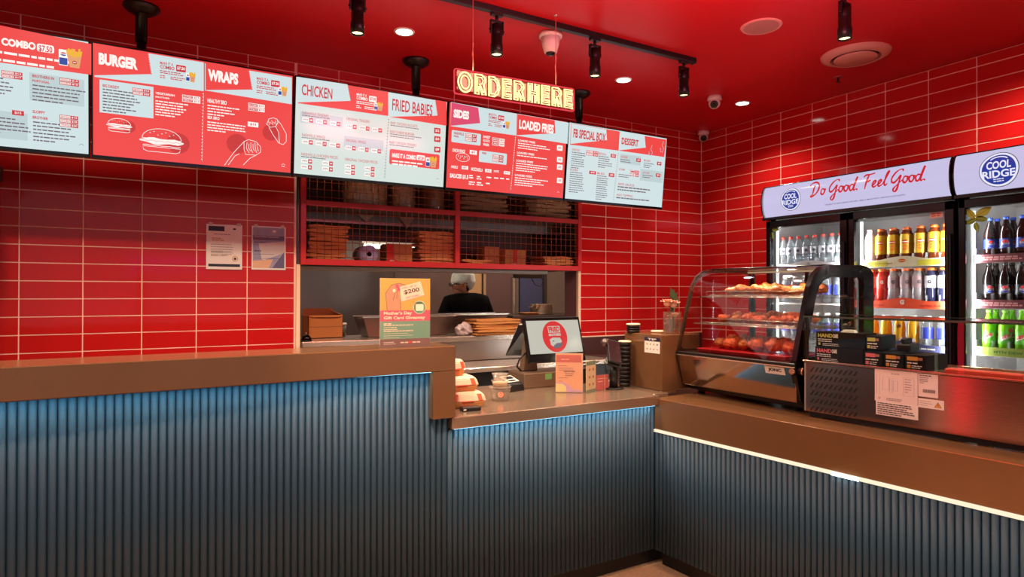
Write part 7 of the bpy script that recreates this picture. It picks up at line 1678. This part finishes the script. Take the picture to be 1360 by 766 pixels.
# shelf strips
def strip(lab, y0_, y1_, z_, fn, hump=0.0):
    t_ = (FR1 if y0_ > F1[1] else FR2); L_ = y0_-y1_
    n_ = 24; top = []
    for i in range(n_+1):
        s_ = i/n_; top.append(0.048+hump*max(0, math.cos((s_-0.5)*PI*1.9))**1.0*(1 if abs(s_-0.5) < 0.27 else 0))
    mb = MB()
    mb.prism([(-0.003, 0, 0), (-0.003, -L_, 0)]+[(-0.003, -L_*(n_-i)/n_, top[n_-i]) for i in range(n_+1)], (0.002, 0, 0), 1)
    return t_, mb, L_
def mkstrip(lab, y0_, y1_, z_, base, fn, hump=0.02):
    t_, mb, L_ = strip(lab, y0_, y1_, z_, fn, hump); t_ = mb.build('shelf_strip', base, t_, label=lab); t_.location = Vector((-0.657, y0_, z_))-t_.parent.location
    p = Print(plane_map((-0.0035, 0, 0), (0, -1, 0), (0, 0, 1))); p.lift = 0.0005; fn(p, L_); p.build('print', t_)
    # clear dividers that stand up between the bottles
    g = MB()
    for k in range(int(L_/0.078)+1):
        yy = -0.01-k*0.078
        if -yy < L_: g.box(0.004, 0.16, yy-0.0012, yy+0.0012, 0.02, 0.085)
    g.build('dividers', glass('divider_plastic', (238, 238, 240), body=0.15), t_)
sbase = mat('strip_grey', (196, 190, 190), rough=0.4)
mkstrip('pale grey shelf strip under the water bottles', -1.365, -1.925, 1.768, sbase, lambda p, L_: (p.bars(0.03, 0.03, 0.2, 1, 0.01, 0.008, mat('grey_print', (150, 144, 150))), p.bars(L_-0.2, 0.03, 0.17, 1, 0.01, 0.008, mat('grey_print', (0, 0, 0))), p.disc(L_/2, 0.04, 0.016, 0.016, mat('grey_print', (0, 0, 0)), 2)))
mkstrip('yellow-green and white shelf strip under the iced teas', -2.035, -2.565, 1.768, mat('strip_cream', (226, 214, 180), rough=0.4), lambda p, L_: (p.rect(0, 0.006, 0.17, 0.040, mat('strip_lime', (206, 196, 60), rough=0.4), 1), p.rect(L_-0.17, 0.006, L_, 0.040, mat('strip_lime', (0, 0, 0)), 1), p.bars(0.06, 0.028, 0.18, 1, 0.01, 0.007, mat('tan_print', (170, 140, 60)), 2), p.disc(L_/2, 0.040, 0.022, 0.011, mat('lipton_red', (0, 0, 0)), 2), p.rect(L_/2-0.018, 0.037, L_/2+0.018, 0.043, mat('gold2', (236, 190, 70)), 3)))
mkstrip('orange shelf strip with white G under the sports drinks', -2.035, -2.565, 1.502, mat('strip_orange', (232, 84, 50), rough=0.4), lambda p, L_: (p.text('G', L_/2-0.013, 0.026, L_/2+0.013, 0.056, Wm, 2, 0.06), p.text('GATORADE', 0.03, 0.014, 0.15, 0.024, mat('dark_red_print', (150, 30, 30)), 2, 0.04), p.text('GATORADE', L_-0.16, 0.014, L_-0.04, 0.024, mat('dark_red_print', (0, 0, 0)), 2, 0.04)))
mkstrip('navy shelf strip with orange sun emblem under the yellow drinks', -2.035, -2.565, 1.230, mat('strip_navy', (74, 76, 120), rough=0.4), lambda p, L_: (p.disc(L_/2, 0.036, 0.020, 0.018, mat('sun_yellow', (240, 180, 60)), 2), p.poly([(L_/2-0.06, 0.018), (L_/2-0.05, 0.040), (L_/2-0.015, 0.046), (L_/2-0.004, 0.030), (L_/2-0.02, 0.022)], mat('bull_orange', (226, 110, 60)), 3), p.poly([(L_/2+0.06, 0.018), (L_/2+0.05, 0.040), (L_/2+0.015, 0.046), (L_/2+0.004, 0.030), (L_/2+0.02, 0.022)], mat('bull_orange', (0, 0, 0)), 3), p.bars(L_-0.2, 0.030, 0.18, 1, 0.01, 0.010, Wm, 2), p.bars(0.01, 0.030, 0.12, 1, 0.01, 0.010, Wm, 2)))
for z_, lab, base in ((1.775, 'maroon shelf strip under the blue-capped colas', mat('strip_maroon', (116, 60, 66), rough=0.4)), (1.515, 'maroon shelf strip under the black-capped colas', mat('strip_maroon', (0, 0, 0))), (1.245, 'green shelf strip under the lime sodas', mat('strip_olive', (150, 166, 70), rough=0.4))):
    mkstrip(lab, -2.70, -3.24, z_, base, (lambda p, L_: p.bars(0.04, 0.034, 0.22, 2, 0.012, 0.008, mat('cola_pink_print', (222, 150, 150)), 2)) if 'maroon' in lab else (lambda p, L_: p.text('MTN DEW', 0.10, 0.016, 0.24, 0.030, mat('dew_green_dark', (60, 110, 50)), 2, 0.03)), 0.0)
